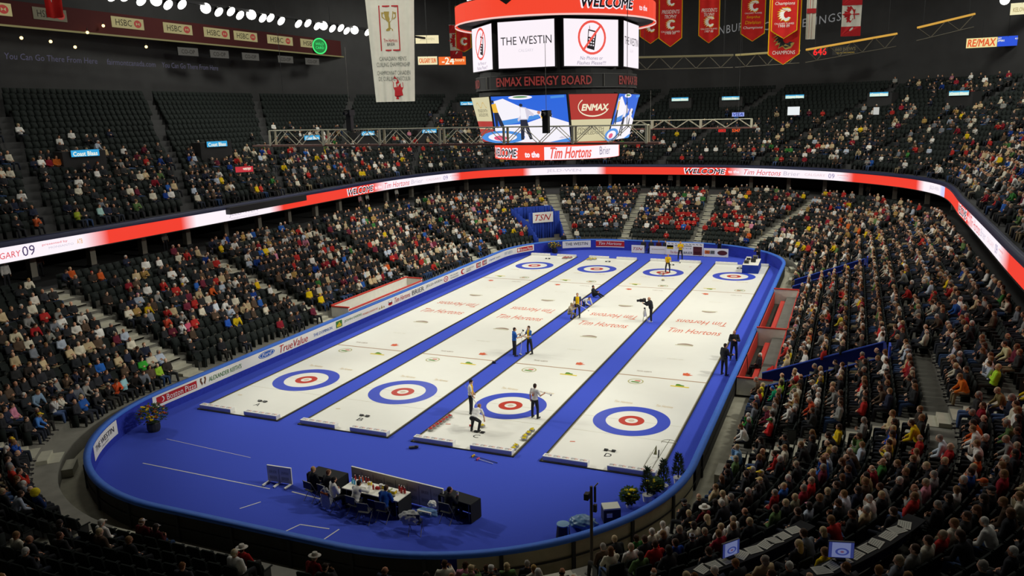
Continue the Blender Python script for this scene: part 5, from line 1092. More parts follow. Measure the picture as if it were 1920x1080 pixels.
for i, (y, z) in enumerate(((11.5, 21.1), (14.0, 21.0), (16.2, 20.7), (9.0, 22.0), (19.3, 22.7), (23.7, 21.2), (17.6, 22.0))):
    t = empty('suite_lamp', (-43.6, y, z), 0, 'small warm lamp in the suites, %s toward the scoreboard' % OW[i], 'lamp', 'warm suite lamps'); b = MB(); b.ell((0, 0, 0), .13, mat('warm_bulb', emit='ffd890', es=3), n=10, k=6); b.build('bulb', t); b = MB(); b.cyl((0, 0, .1), (0, 0, .35), .04, BLACK); b.build('stem', t)
PUR = mat('dim_purple', emit='3e3c50', es=1.0)
t = empty('lettering_strip', (-44.2, 18, 19.7), 0, 'dim purple lettering strip along the wall below the suites', 'sign')
for s, y0, y1 in (('fairmontcanada.com', -9.5, 1.2), ('You Can Go There From Here', 2.4, 12.2)):
    for off in (0, 13.2 + 1): pass
for s, yc, w in (('fairmontcanada.com', -12.2, 7.5), ('You Can Go There From Here', -3.5, 8.4), ('fairmontcanada.com', 4.4, 5.4), ('You Can Go There From Here', 11.6, 7.4)):
    b = MB(); b.text(s, (0, yc, 0), Y, Z, w, .5, PUR, shear=.1); b.build('lettering', t)
for i, y in enumerate((29.2, 33.5, 38.2, 44.1, 49.1)):
    sign('wall_panel', (-44.0, y, 21.1), 2.4, .75, mat('grey_panel_dim', emit='413f3a', es=1.0), (1, -.1), [('CO-OP', 0, 0, 1.6, .4, INKB, 0)], 'dim grey sponsor panel on the wall under the suites, %s toward the scoreboard' % OW[i], 'sign', 'grey wall panels')
t = empty('round_sign', (-43.6, 50.2, 22.97), -math.pi / 2 - .5, 'round glowing green sign beside the suites', 'sign')
b = MB(); b.cyl((0, 0, 0), (0, -.12, 0), 1.0, BLACK, n=24); b.build('case', t); b = MB(); b.flat(ellp(0, 0, .95, .95), (0, -.13, 0), X, Z, LED('green_dark', '0f7a34')); b.flat(ringp(0, 0, .97, .97, .84), (0, -.14, 0), X, Z, LED('green_glow', '3df07a')); b.build('face', t)
b = MB(); b.text('WILD', (0, -.145, .25), X, Z, 1.1, .3, LED('green_glow')); b.text('CARD', (0, -.145, -.2), X, Z, 1.1, .3, LED('green_glow')); b.build('lettering', t)
o = bpy.data.objects[t.name]; o.rotation_euler = (0, 0, math.radians(62))
def csign(name, P, w, h, face, txts, label, f=1.0, tilt=0): 
    c = nearer(P, f); d = CAM_P - c; t = sign(name, c, w * f, h * f, face, (d.x, d.y), [(s, x * f, z * f, tw * f, th * f, m, sh) for s, x, z, tw, th, m, sh in txts], label)
    b = MB(); b.cyl((0, 0, h * f * .4), (0, 0, 33 - c.z), .02, BLACK, n=5); b.build('hanger', t); return t
ORG, CRE = LED('sign_orange', 'f26a1c'), LED('sign_cream', 'efe2b4'); OTX = LED('sign_ink_orange', 'e06a30')
csign('lit_sign', (-35.2, 62.4, 24.2), 3.05, 1.05, CRE, [('JELD-WEN', 0, 0, 1.9, .4, LED('sign_tan', 'c9c09a'), 0)], 'cream lit sign on the far wall beside the white banner')
csign('lit_sign', (-35.0, 61.9, 21.45), 2.55, 1.05, CRE, [('CALGARY SUN', 0, 0, 2.2, .6, OTX, 0)], 'cream lit sign with faint orange lettering below the other cream sign')
csign('lit_sign', (-31.9, 63.0, 21.35), 3.6, 1.05, ORG, [('-24', -.55, 0, 1.6, .85, SW1, 0), ('hours', 1.0, 0.1, 1.2, .4, CRE, 0)], 'orange lit sign reading -24 hours beside the scoreboard')
DKT = mat('dark_truss', '5a5548', .6, .3)
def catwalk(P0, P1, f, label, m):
    a, c = nearer(P0, f), nearer(P1, f); d = c - a; L = d.length; n = max(2, int(L / 2.2)); t = empty('catwalk', a, 0, label, 'catwalk', 'lit catwalks'); b = MB(); b.cyl((0, 0, 0), d, .11, m, n=6); b.build('painted_glow_chord', t); b = MB()  # top chord's own glow stands in for light falling on the truss
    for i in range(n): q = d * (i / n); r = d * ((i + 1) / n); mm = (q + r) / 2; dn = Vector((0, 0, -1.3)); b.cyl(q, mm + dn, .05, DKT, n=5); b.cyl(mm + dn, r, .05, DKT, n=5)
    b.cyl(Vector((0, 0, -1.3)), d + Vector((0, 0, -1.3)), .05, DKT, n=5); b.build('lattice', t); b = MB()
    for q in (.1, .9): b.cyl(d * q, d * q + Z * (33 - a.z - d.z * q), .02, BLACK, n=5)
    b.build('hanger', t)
catwalk((-6.8, 62.2, 20.6), (4.28, 66.6, 20.6), .9, 'thin lit catwalk truss between the first two red pennants', mat('painted_glow_dim', emit='5a5338', es=1)); catwalk((4.5, 66.7, 20.6), (11.71, 69.72, 20.95), .9, 'lit catwalk truss passing behind the red pennants', mat('painted_glow_mid', emit='8a7d4c', es=1)); catwalk((12.4, 69.6, 21.0), (22.46, 74.5, 22.69), .88, 'glowing orange catwalk truss past the large pennant', LED('painted_glow_amber', 'cf9c3c')); catwalk((24.69, 75.56, 23.33), (31.04, 78.5, 24.81), .86, 'glowing orange catwalk truss high in the far corner', LED('painted_glow_amber'))
wg = LED('wall_letters', '6c6c6c')
for i, (s, x, w, z) in enumerate((('R', -8.05, .9, 24.95), ('NBUR', 2.15, 3.1, 24.83), ('C', 6.72, .9, 24.86), ('ERINGS', 13.6, 4.5, 25.25))):
    c = nearer((x, 79, z), .965); t = empty('wall_lettering', c, 0, 'grey wall lettering %s on the dark far wall behind the pennants' % s, 'lettering', 'grey wall letters'); b = MB(); 
    V, F = textgeom(s, 0, .03, 1.15); P = [Vector((p[0] * w, 0, p[1] * 1.0 + p[0] * w * .12)) for p in V]; b.raw(P, F, wg); b.build('letters', t)
csign('scoreboard_digits', (13.72, 76.1, 21.1), 1.75, .95, BLACK, [('646', 0, 0, 1.55, .82, LED('digit_red', 'ff2a2a'), 0)], 'small dark panel with glowing red digits 646', .96)
csign('lit_sign', (16.7, 77.0, 21.2), 3.0, 1.0, BLACK, [('660 NEWS', 0, .15, 2.4, .4, mat('ink_gold_dim', emit='5e5434', es=1), 0), ('ALL NEWS RADIO', 0, -.3, 2.2, .17, mat('ink_gold', emit='a08430', es=1), 0)], 'dim black sign with gold lettering beside the red digits', .95)
csign('lit_sign', (32.0, 78.1, 21.4), 3.25, 1.12, LED('cream_bright', 'f0dc98'), [('RE/MAX', 0, 0, 2.95, .85, LED('sign_orange_red', 'e0562a'), .12)], 'cream lit sign with red lettering in the far corner', .88)
csign('lit_sign', (34.85, 79.0, 21.5), 2.75, 1.15, LED('deep_blue', '1f4fd8'), [('NEXT', -.95, .35, .6, .2, SW1, 0), ('CLIPPERS', -.8, .08, .95, .2, SW1, 0), ('4:10', 1.0, .25, .5, .2, SW1, 0)], 'deep blue lit sign beside the cream corner sign', .88)
csign('lit_sign', (37.2, 80.0, 21.6), 1.5, 1.1, LED('slate', '24476a'), [('Th', -.3, .2, .5, .4, SW1, 0), ('for', -.3, -.3, .7, .3, CRE, 0)], 'slate blue lit sign at the frame edge beside the deep blue sign', .88)
csign('lit_sign', (36.2, 80.6, 25.3), 2.3, 1.35, LED('cream_pale', 'efe6b8'), [('KELOWNA', .1, -.1, 1.9, .5, LED('sign_tan2', 'b9a878'), 0)], 'pale lit sign high in the far corner above the others', .85)
for i, (x, w, s, c) in enumerate(((2.8, 1.1, '0003', 'ff2a20'), (4.55, 1.2, '5347', 'ff5a1c'))):
    csign('scoreboard_digits', (x, 66.0 + 3.2, 11.6), w * .9, .5, BLACK, [(s, 0, 0, w * .8, .36, LED('digit_%d' % i, c), 0)], ('red', 'orange')[i] + ' glowing digits on the far deck past the truss', .97)
sign('lit_sign', (-24.8, 14.0, 10.65), 1.3, .42, LED('rose_red', 'c0303a'), (.8, -.6), [('WESTJET', .2, 0, .6, .2, SW1, 0)], 'small red and white sign lying in the upper stand above the advert boards')
sign('lit_sign', (4.64, 69.9, 13.56), 1.5, .5, LED('pale_blue_sign', '8f9fe0'), (0, -1), [('VISA', 0, 0, 1.2, .35, LED('ink_blue', '2a3a9a'), .2)], 'small pale blue lit sign above the far end of the rear truss')
# ------------------------------------------------------------------ bays, boxes and tunnels around the ice
CAPR = mat('box_red_cap', 'cc3a2c', .5, .35); BOXW = mat('box_white', 'f2f0e4', .7, .25, noise=.06, nscale=3)
def penalty_box(y0, y1, label):
    t = empty('penalty_box', (14.4, (y0 + y1) / 2, 0), 0, label, 'penalty box', 'penalty boxes'); L = y1 - y0
    b = MB(); b.box((0, 0, .06), (1.75, L, .12), mat('rubber_floor', '3c3b34', .9, .15, noise=.2, nscale=4)); b.build('floor_mat', t)
    w = None
    for yy, hh in ((L / 2, 1.15), (-L / 2, .9)):
        b = MB(); b.box((0.05, yy, hh / 2 + .1), (1.75, .12, hh), BOXW); w = b.build('end_wall', t); b = MB(); b.box((0.05, yy, hh + .12), (1.8, .16, .07), CAPR); b.build('cap', w)
    b = MB(); b.box((.95, 0, .65), (.1, L, 1.1), BOXW); w = b.build('back_wall', t); b = MB(); b.box((.95, 0, 1.22), (.14, L, .07), CAPR); b.build('cap', w)
    b = MB(); b.box((-.78, 0, .55), (.06, L - .3, .9), mat('box_red_lining', 'b4352a', .6, .3)); b.build('front_lining', t)
    be = MB(); be.box((-.1, 0, .48), (.34, L - 1.2, .06), CAPR); bo = be.build('bench', t)
    for q in (-.4, 0, .4): b = MB(); b.box((-.1, q * L, .25), (.06, .06, .42), GREYM); b.build('leg', bo)
    b = MB(); b.box((.45, 0, .13), (.05, L - 1.5, .02), mat('floor_stripe', 'a09c8c', .7, .2)); b.build('floor_stripe', t)
penalty_box(5.0, 14.0, 'red and white penalty box beside the two officials in black'); penalty_box(14.35, 25.2, 'red and white penalty box nearer the far end')
t = empty('timekeeper_box', (-14.25, 15.4, 0), 0, 'white and red walled box behind the advert boards', 'box'); L = 10.2
for x, hh in ((.72, 1.45), (-.68, 1.2)):
    b = MB(); b.box((x * -1 if x > 0 else -x, 0, hh / 2), (.1, L, hh), BOXW); w = b.build('side_wall', t); b = MB(); b.box((x * -1 if x > 0 else -x, 0, hh + .04), (.15, L, .08), CAPR); b.build('cap', w)
for yy in (-L / 2, L / 2): b = MB(); b.box((0, yy, .7), (1.4, .1, 1.4), BOXW); w = b.build('end_wall', t); b = MB(); b.box((0, yy, 1.44), (1.45, .14, .08), CAPR); b.build('cap', w)
def tunnel(y0, y1, dmax, label, st):
    t = empty('entrance_tunnel', (HX, (y0 + y1) / 2, 0), 0, label, 'tunnel', 'blue entrance tunnels'); w = y1 - y0; BL2 = mat('tunnel_blue', '16236a', .85, .15)
    b = MB(); b.box((dmax / 2 + .6, 0, .03), (dmax - 1.2, w, .06), BLACKF); b.build('floor_mat', t)
    for s in (-1, 1):
        b = MB(); zz = lambda d: LZ0 + LRISE * max(0, (d - LD0) / LRUN) + .55
        b.prism([(1.5, 0), (dmax, 0), (dmax, zz(dmax)), (1.5, zz(1.5))], (0, s * w / 2 - .04, 0), X, Z, Y * .08, BL2); q = b.build('side_drape', t)
        b = MB(); b.cyl((1.5, s * w / 2, zz(1.5)), (dmax, s * w / 2, zz(dmax)), .05, mat('tunnel_rail', '2a49b0', .5, .3)); b.build('rail', q)
    b = MB(); b.box((dmax, 0, zz(dmax) / 2), (.12, w, zz(dmax)), BL2); b.build('end_drape', t)
    b = MB(); b.box((dmax + .1, -w / 2 - .1, zz(dmax) + .25), (.08, .62, .72), mat('small_sign_blue', '2d50d0', .6, .3)); q = b.build('section_sign', t); b = MB(); b.text(st, (dmax + .05, -w / 2 - .1, zz(dmax) + .1), -Y, Z, .42, .2, TXWHITE); b.build('lettering', q)
    b = MB(); b.text(st, (dmax + .1, -w / 2 - .42, zz(dmax) + .1), X, Z, .05, .15, TXWHITE); b.build('lettering', q)
tunnel(2.6, 5.0, 7.0, 'blue draped entrance tunnel beside the nearer penalty box', '101'); tunnel(25.9, 28.3, 6.4, 'blue draped entrance tunnel beyond the far penalty box', '103')
# broadcast bay in the far corner
bay = empty('broadcast_bay', (-HX + CR, Y1 - CR, 0), 0, 'tall blue draped broadcast bay in the far corner beside the pale stairs', 'bay')
def pol(r, a, z): return (r * math.cos(math.radians(a)), r * math.sin(math.radians(a)), z)
DRP = mat('pleated_drape', '27409c', .85, .15, noise=.2, nscale=2.5, bump=.3)
def drape(pts, name):
    b = MB(); V = []; F = []; n = 40
    for i in range(n + 1):
        u = i / n * (len(pts) - 1); k = min(int(u), len(pts) - 2); f = u - k; (x0, y0, a0, c0), (x1, y1, a1, c1) = pts[k], pts[k + 1]
        x = x0 + (x1 - x0) * f; y = y0 + (y1 - y0) * f; w = .06 * math.sin(i * 1.9); V += [(x + w, y + w, a0 + (a1 - a0) * f), (x + w, y + w, c0 + (c1 - c0) * f)]
    for i in range(n): F.append((2 * i, 2 * i + 2, 2 * i + 3, 2 * i + 1))
    b.raw(V, F, DRP); o = b.build(name, bay, smooth=True); m = o.modifiers.new('s', 'SOLIDIFY'); m.thickness = .03; return o
r0, r1 = CR + .9, CR + 6.9
drape([(*pol(CR + 3.0, 124.5, 0)[:2], .2, 3.9), (*pol(CR + 3.0, 141, 0)[:2], .2, 3.9)], 'backdrop')
for a in (124.3, 141.3): drape([(*pol(r0, a, 0)[:2], .0, 1.35), (*pol(CR + 3.0, a, 0)[:2], .4, 2.9), (*pol(r1, a, 0)[:2], 2.0, 4.1)], 'side_drape')
drape([(*pol(CR + 6.6, 125, 0)[:2], 2.4, 4.1), (*pol(CR + 6.6, 140.6, 0)[:2], 2.4, 4.1)], 'rear_drape')
p0, p1 = Vector(pol(CR + 2.75, 139.5, 3.35)), Vector(pol(CR + 2.75, 128.5, 3.35)); ex = (p1 - p0).normalized(); n_ = ex.cross(Z); c = (p0 + p1) / 2 + n_ * .12; w = (p1 - p0).length
b = MB(); R = Matrix((ex, -n_, Z)).transposed(); b.box(c, (w, .06, 1.1), WHITEP, R); q = b.build('sign_board', bay); tag(q, 'white sign with slanted red letters'); b = MB(); b.text('TSN', c + n_ * .05, ex, Z, w * .8, .66, TXRED, shear=.35, bold=.05); b.build('lettering', q)
# ------------------------------------------------------------------ far panels, tables and gear on the carpet
def board(name, x0, x1, y, z1, label, fn=None, m=WHITEP, z0=.03):
    t = empty(name, ((x0 + x1) / 2, y, 0), 0, label, 'sign board', 'sign boards on the far carpet'); w = x1 - x0; b = MB(); b.box((0, 0, (z0 + z1) / 2), (w, .05, z1 - z0), m); b.build('panel', t)
    for s in (-.4, .4): b = MB(); b.box((s * w, .14, .03), (.08, .4, .06), GREYM); b.box((s * w, .06, z1 * .4), (.05, .05, z1 * .8), GREYM); b.build('foot', t)
    if fn: 
        for f in fn: b = MB(); f(b); b.build('lettering', t)
    return t
tt = lambda s, x, z, w, h, m, **k: (lambda b: b.text(s, (x, -.035, z), X, Z, w, h, m, **k)); rr = lambda x0, x1, z0, z1, m: (lambda b: b.box(((x0 + x1) / 2, -.03, (z0 + z1) / 2), (x1 - x0, .01, z1 - z0), m))
board('sign_board', -2.25, -.9, 44.0, .82, 'small white sign board with slanted red letters on the far carpet', [tt('TSN', 0, .45, 1.0, .3, TXRED, shear=.35, bold=.04)])
board('sign_board', -.3, 1.4, 43.9, .82, 'plain white sign board in front of seated officials', [tt('RBC DOMINION SECURITIES', 0, .5, 1.3, .1, TXGOLD)])
board('sign_board', 1.42, 5.15, 43.8, 1.3, 'largest white sign board on the far carpet behind the yellow player', [tt('~ ~ ~ ~ ~ ~ ~ ~ ~ ~', 0, 1.16, 3.4, .12, TXGREY), rr(-1.8, -1.15, .62, 1.0, TXYEL), rr(-1.8, -1.15, .8, 1.0, TXRED), tt('SUN', -1.48, .72, .5, .14, TXBLACK), rr(-1.0, .7, .94, 1.02, TXGREY), tt('1 2 3 4 5 6 7 8 9 10', -.15, .75, 1.6, .14, TXGREY), tt('Tim Hortons', -.9, .3, 1.1, .26, TXRED, shear=.3), tt('BRIER', .35, .3, .9, .24, TXBLACK, bold=.02), rr(.85, 1.72, .1, .95, mat('print_maroon', '5a2a2a', .6, .2)), tt('SASKATOON', 1.28, .8, .7, .1, TXWHITE), tt('BRIER', 1.28, .35, .6, .2, TXWHITE)])
board('sign_board', 5.2, 7.6, 43.7, .86, 'low white sign board with orange squares and dark crest', [rr(-1.1, -.6, .3, .65, TXORANGE), rr(-.55, -.12, .3, .65, TXGREY), tt('360', -.6, .48, .8, .2, TXWHITE), lambda b: b.flat(ellp(.62, .45, .48, .24), (0, -.036, 0), X, Z, mat('print_maroon')), tt('CRUISE', .62, .45, .7, .14, TXWHITE)])
tb = empty('draped_table', (10.5, 38.0, 0), .03, 'blue skirted table loaded with equipment at the far end of sheet D', 'table'); b = MB(); b.box((0, 0, .78), (1.35, 3.3, .04), WHITEP); b.build('tabletop', tb); b = MB()
for i in range(24):
    pass
b.box((0, -1.65, .4), (1.36, .04, .74), DRP); b.box((-.68, 0, .4), (.04, 3.3, .74), DRP); b.box((.68, 0, .4), (.04, 3.3, .74), DRP); b.build('skirt', tb)
for i in range(4):
    b = MB(); b.box((-.35 + .5 * (i % 2), -1.0 + .8 * i, .95 + .03 * (i % 2)), (.42, .3, .3), [GREYM, BLACK, WHITEP, GREYM][i]); b.box((-.35 + .5 * (i % 2), -1.16 + .8 * i, .95), (.34, .01, .2), BLACK); o = b.build('monitor', loc=(10.5, 38.0, 0)); tag(o, ('grey', 'black', 'white', 'dark grey')[i] + ' monitor on the blue skirted table, %s from its front edge' % OW[i], 'monitor', 'equipment on the far table')
# ------------------------------------------------------------------ flowers and small trees
def arrangement(name, loc, h, w, pot, cols, label, nfl=46, cat='flowers', seed=1):
    rr_ = random.Random(seed); t = empty(name, loc, 0, label, cat); b = MB(); b.lathe([(w * .2, 0), (w * .24, h * .1), (w * .24, h * .3), (w * .2, h * .34)], pot, n=14); b.build('pot', t)
    b = MB(); gm = mat('foliage_green', '2f4a24', .7, .2, noise=.3, nscale=9)
    for i in range(420):
        a = rr_.random() * 6.283; r = w * .5 * math.sqrt(rr_.random()); z = h * .62 + h * .36 * rr_.uniform(-1, 1) * math.sqrt(max(0, 1 - (r / w / .52) ** 2)); d = Vector((math.cos(a), math.sin(a), rr_.uniform(-.3, .8))).normalized() * .17; s = d.cross(Z).normalized() * .05; p = Vector((math.cos(a) * r, math.sin(a) * r, z)); b.raw([p - s * .2, p + d * .5 - s, p + d, p + d * .5 + s], [(0, 1, 2, 3)], gm)
    o = b.build('foliage', t); o['kind'] = 'stuff'
    for i in range(nfl):
        a = rr_.random() * 6.283; u = rr_.random(); r = w * .52 * math.sqrt(u); z = h * .62 + h * .4 * rr_.uniform(-.5, 1) * math.sqrt(max(0, 1 - u * .9)); c = cols[i % len(cols)]; s = rr_.uniform(.055, .095); b = MB(); m = mat('petal_' + c, c, .7, .2)
        for k in range(5): q = 6.283 * k / 5; b.ell((s * .6 * math.cos(q), s * .6 * math.sin(q), 0), (s * .55, s * .55, s * .4), m, n=6, k=4)
        b.build('blossom', t, loc=(math.cos(a) * r, math.sin(a) * r, z))
    return t
arrangement('flower_arrangement', (-11.75, -8.4, 0), 1.35, 1.25, BLACK, ['e8c41c', 'e8c41c', 'c8702a', '9a2f26'], 'large arrangement of yellow and rust flowers in dark pot on the near carpet', 44, seed=3)
arrangement('flower_arrangement', (-9.95, 41.95, 0), 1.2, 1.3, BLACK, ['e8c41c', 'e8c41c', 'a03028', 'd8a01c'], 'arrangement of yellow and dark red flowers behind sheet A at the far end', 46, seed=4)
arrangement('flower_arrangement', (9.4 - 11.8, 42.9 + 200, 0), .1, .1, BLACK, ['e8c41c'], 'x', 1) if False else None
arrangement('potted_flowers', (11.45, -8.1, 0), .75, .55, WHITEF, ['e8d01c'], 'yellow flowers in white wrapped pot near the boards, nearer the black box', 24, 'potted flowers', 5)
arrangement('potted_flowers', (12.1, -6.95, 0), .75, .6, WHITEF, ['e8d01c'], 'yellow flowers in white wrapped pot tucked against the boards under the small trees', 20, 'potted flowers', 6)
arrangement('potted_flowers', (12.0, 41.6, 0), .8, .7, BLACK, ['e8d01c', 'e8d01c', 'f0ead0'], 'yellow flowers in dark pot against the far curved boards', 20, 'potted flowers', 7)
def conifer(loc, h, label, seed):
    r_ = random.Random(seed); t = empty('small_conifer', loc, 0, label, 'small tree', 'small dark trees by the boards'); b = MB(); b.cyl((0, 0, .2), (0, 0, h * .9), .03, mat('bark', '4a3828', .9, .1), .01, 6); b.build('trunk', t); b = MB(); gm = mat('conifer_green', '1c2f1c', .8, .15, noise=.3, nscale=8)
    for i in range(420):
        u = r_.random(); z = .25 + (h - .25) * u; r = .34 * (1 - u) ** .8 + .02; a = r_.random() * 6.283; p = Vector((math.cos(a) * r * .6, math.sin(a) * r * .6, z)); d = Vector((math.cos(a), math.sin(a), .5)).normalized() * .16; s = d.cross(Z).normalized() * .03; b.raw([p - s, p + d, p + s], [(0, 1, 2)], gm)
    o = b.build('foliage', t); o['kind'] = 'stuff'; b = MB(); b.lathe([(.16, 0), (.2, .26)], WHITEF, n=12); b.build('pot', t)
conifer((11.95, -7.4, 0), 1.35, 'small dark conifer nearest the black box by the boards', 1); conifer((12.35, -6.45, 0), 1.3, 'small dark conifer between the other two by the boards', 2); conifer((12.75, -5.6, 0), 1.25, 'small dark conifer farthest from the black box by the boards', 3)
# ------------------------------------------------------------------ officials' table and things at the near end
def table(loc, rz, L, W, top, label, skirt=True):
    t = empty('folding_table', loc, rz, label, 'table', 'tables at the near end'); b = MB(); b.box((0, 0, .74), (L, W, .035), top); b.build('tabletop', t)
    for sx in (-1, 1): 
        for sy in (-1, 1): b = MB(); b.cyl((sx * (L / 2 - .15), sy * (W / 2 - .08), 0), (sx * (L / 2 - .15), sy * (W / 2 - .08), .73), .018, GREYM, n=8); b.build('leg', t)
    if skirt: b = MB(); b.box((0, W / 2, .38), (L, .02, .7), BLACKF); b.box((L / 2, 0, .38), (.02, W, .7), BLACKF); b.box((-L / 2, 0, .38), (.02, W, .7), BLACKF); b.build('skirt', t)
    return t
TA = (2.55, -11.32); table((TA[0], TA[1], 0), -.09, 2.6, .8, WHITEP, 'white topped table crowded with cups and bottles'); table((-.05, -10.75, 0), -.09, 1.5, .7, BLACKF, 'black topped table in front of the two people in black'); table((5.75, -10.75, 0), -.2, 1.5, .6, BLACKF, 'black topped table at the end beside the person holding a white cup')
def on_table(x, y): c, s = math.cos(-.09), math.sin(-.09); return (TA[0] + x * c - y * s, TA[1] + x * s + y * c, .758)
def bottle(x, y, col, label, h=.24, n='bottle'):
    t = empty(n, on_table(x, y), 0, label, 'bottle', 'bottles on the white table'); m = mat('bottle_' + col, col, .3, .5); b = MB(); b.lathe([(.034, 0), (.036, h * .1), (.036, h * .6), (.014, h * .82), (.014, h * .95)], m, n=12); b.build('body', t, smooth=True); b = MB(); b.lathe([(.017, h * .93), (.017, h)], TXWHITE, n=10); b.build('cap', t)
for i, (x, y, c, l) in enumerate([(-1.2, .28, 'b8281f', 'red bottle at the back corner of the white table'), (-1.0, .3, 'e0622a', 'orange bottle between red bottles on the white table'), (-.88, .32, 'd8502a', 'second orange bottle on the white table, nearer the middle'), (-.72, .33, '8f1f1c', 'dark red bottle behind the orange bottles'), (-.6, .33, '8f1f1c', 'dark red bottle next to the yellow carton'), (-1.15, .05, '3fb0d8', 'pale blue bottle at the end of the white table'), (-1.02, .02, '3fa0d0', 'blue bottle beside the pale blue bottle'), (-.85, .2, '4a9ad0', 'blue bottle behind the white jersey person'), (-.1, -.02, 'b02420', 'tall red bottle standing alone in the middle of the table'),
                                     (.86, .3, 'a81f1c', 'red bottle, first of the cluster by the table end'), (.97, .3, 'b8241f', 'red bottle, second of the cluster by the table end'), (1.08, .3, 'a81f1c', 'red bottle, third of the cluster by the table end'), (1.17, .22, 'b8241f', 'red bottle at the outer corner of the cluster'), (1.02, .2, 'c02a22', 'red bottle at the front of the cluster')]): bottle(x, y, c, l)
def small(name, x, y, d, m, label, cat, z=0, rz=0, parts=None):
    t = empty(name, on_table(x, y), rz, label, cat, 'clutter on the white table'); b = MB(); b.box((0, 0, d[2] / 2), d, m); b.build('body', t); b = MB(); b.box((0, 0, d[2] + .006), (d[0] * .8, d[1] * .8, .012), parts or TXWHITE); b.build('lid', t)
small('carton', -.45, .22, (.14, .1, .12), TXYEL, 'yellow carton on the white table', 'carton'); small('paper_stack', -.55, .0, (.3, .22, .03), TXWHITE, 'stack of white paper on the table beside the white jersey person', 'paper'); small('carton', .1, .18, (.13, .1, .16), WHITEF, 'white carton standing mid table', 'carton', rz=.4); small('carton', .22, .2, (.12, .09, .13), TXYEL, 'white and yellow carton beside the white carton', 'carton', rz=.2); small('red_box', .02, .08, (.16, .1, .08), TXRED, 'small red box lying mid table', 'box', parts=TXRED); small('tray_box', .5, .12, (.24, .18, .1), mat('box_green', 'a8b88a', .7, .2), 'pale green box on the table beside the black device', 'box'); small('black_device', .42, -.12, (.26, .2, .06), BLACK, 'flat black device on the white table', 'device', parts=BLACK); small('yellow_box', .78, .05, (.2, .16, .1), TXYEL, 'yellow box in front of the red bottles', 'box', parts=WHITEF); small('notebook', .85, -.2, (.26, .18, .02), BLACK, 'black notebook before the person in blue', 'notebook', parts=BLACK)
def long_board(x0, y0, x1, y1, h, label, cells, name='sign_board'):
    d = Vector((x1 - x0, y1 - y0, 0)); L = d.length; t = empty(name, ((x0 + x1) / 2, (y0 + y1) / 2, 0), math.atan2(d.y, d.x), label, 'sign board', 'sign boards at the near end'); b = MB(); b.box((0, 0, h / 2 + .05), (L, .05, h), mat('board_back_grey', 'dedcd6', .8, .2)); b.build('panel', t)
    b = MB(); b.box((0, 0, h + .06), (L, .06, .03), WHITEP); b.build('top_edge', t); ng = mat('board_back_lines', '8a8886', .8, .2)
    for i in range(cells):
        b = MB(); x = -L / 2 + L * (i + .5) / cells; b.box((x + L / cells / 2 - .01, -.03, h / 2), (.015, .01, h * .9), ng); b.text('ENMAX' if i % 2 else 'BRIER', (x, -.032, h * .72), X, Z, L / cells * .6, .12, ng, shear=.1); b.text('BRIER', (x, -.032, h * .35), X, Z, L / cells * .6, .14, ng); b.build('print', t)
    for s in (-.45, .0, .45): b = MB(); b.box((s * L, -.2, .04), (.07, .5, .06), WHITEP); b.build('foot', t)
long_board(.75, -10.25, 5.1, -10.75, .88, 'long sign board seen from behind, standing beyond the white table', 8); long_board(-2.9, -10.88, -1.75, -10.82, .66, 'short sign board standing alone on the blue carpet', 2)
def chair(x, y, rz, label, seatm=BLACK):
    t = empty('folding_chair', (x, y, 0), rz, label, 'chair', 'folding chairs at the near end'); b = MB(); b.box((0, 0, .44), (.42, .4, .03), seatm); b.build('seat', t); b = MB(); b.box((0, -.22, .68), (.42, .03, .28), seatm); b.build('backrest', t)
    for s in (-1, 1):
        b = MB(); b.cyl((s * .22, -.24, .84), (s * .22, .2, 0), .013, GREYM, n=7); b.build('leg', t); b = MB(); b.cyl((s * .22, .12, .42), (s * .22, -.26, 0), .013, GREYM, n=7); b.build('leg', t)
    b = MB(); b.cyl((-.22, -.24, .84), (.22, -.24, .84), .013, GREYM, n=7); b.build('top_rail', t); return t
CH = [(1.05, -11.95, -.55, 'folding chair under the white jersey person with a jacket on it'), (2.05, -12.0, -.15, 'folding chair under the leaning person in white'), (3.3, -12.0, 0, 'folding chair under the person in blue'), (2.72, -12.3, .1, 'empty folding chair between the white and blue people', ), (-.2, -11.55, -.2, 'folding chair under the blond person in black'), (.5, -11.6, -.2, 'folding chair under the dark haired person in black'), (5.55, -11.3, -.1, 'folding chair under the person holding a cup')]
for q in CH: chair(*q)
chair(4.85, -12.4, .3, 'folding chair piled with grey and blue jackets')
def garment(name, loc, r, m, label, seed, trim=None):
    rg = random.Random(seed); t = empty(name, loc, 0, label, 'jacket', 'jackets left on chairs'); bm = bmesh.new(); bmesh.ops.create_icosphere(bm, subdivisions=4, radius=1)
    from mathutils import noise
    for v in bm.verts: n = noise.noise(v.co * 2.2 + Vector((seed, 0, 0))) + .5 * noise.noise(v.co * 6 + Vector((seed, 3, 0))); v.co = Vector((v.co.x * r[0], v.co.y * r[1], v.co.z * r[2])) * (1 + .28 * n)
    me = bpy.data.meshes.new('cloth'); bm.to_mesh(me); bm.free(); me.materials.append(m); me.polygons.foreach_set('use_smooth', [True] * len(me.polygons)); link(bpy.data.objects.new('cloth', me), t)
    if trim: b = MB(); b.cyl((-r[0] * .7, -r[1] * .6, r[2] * .6), (r[0] * .6, -r[1] * .7, r[2] * .5), .05, trim, n=8); b.build('sleeve', t)
    return t
GRJ, BLJ = mat('grey_jacket', 'a9a9a8', .85, .1, noise=.1), mat('blue_jacket', '5f7fa8', .85, .1, noise=.1)
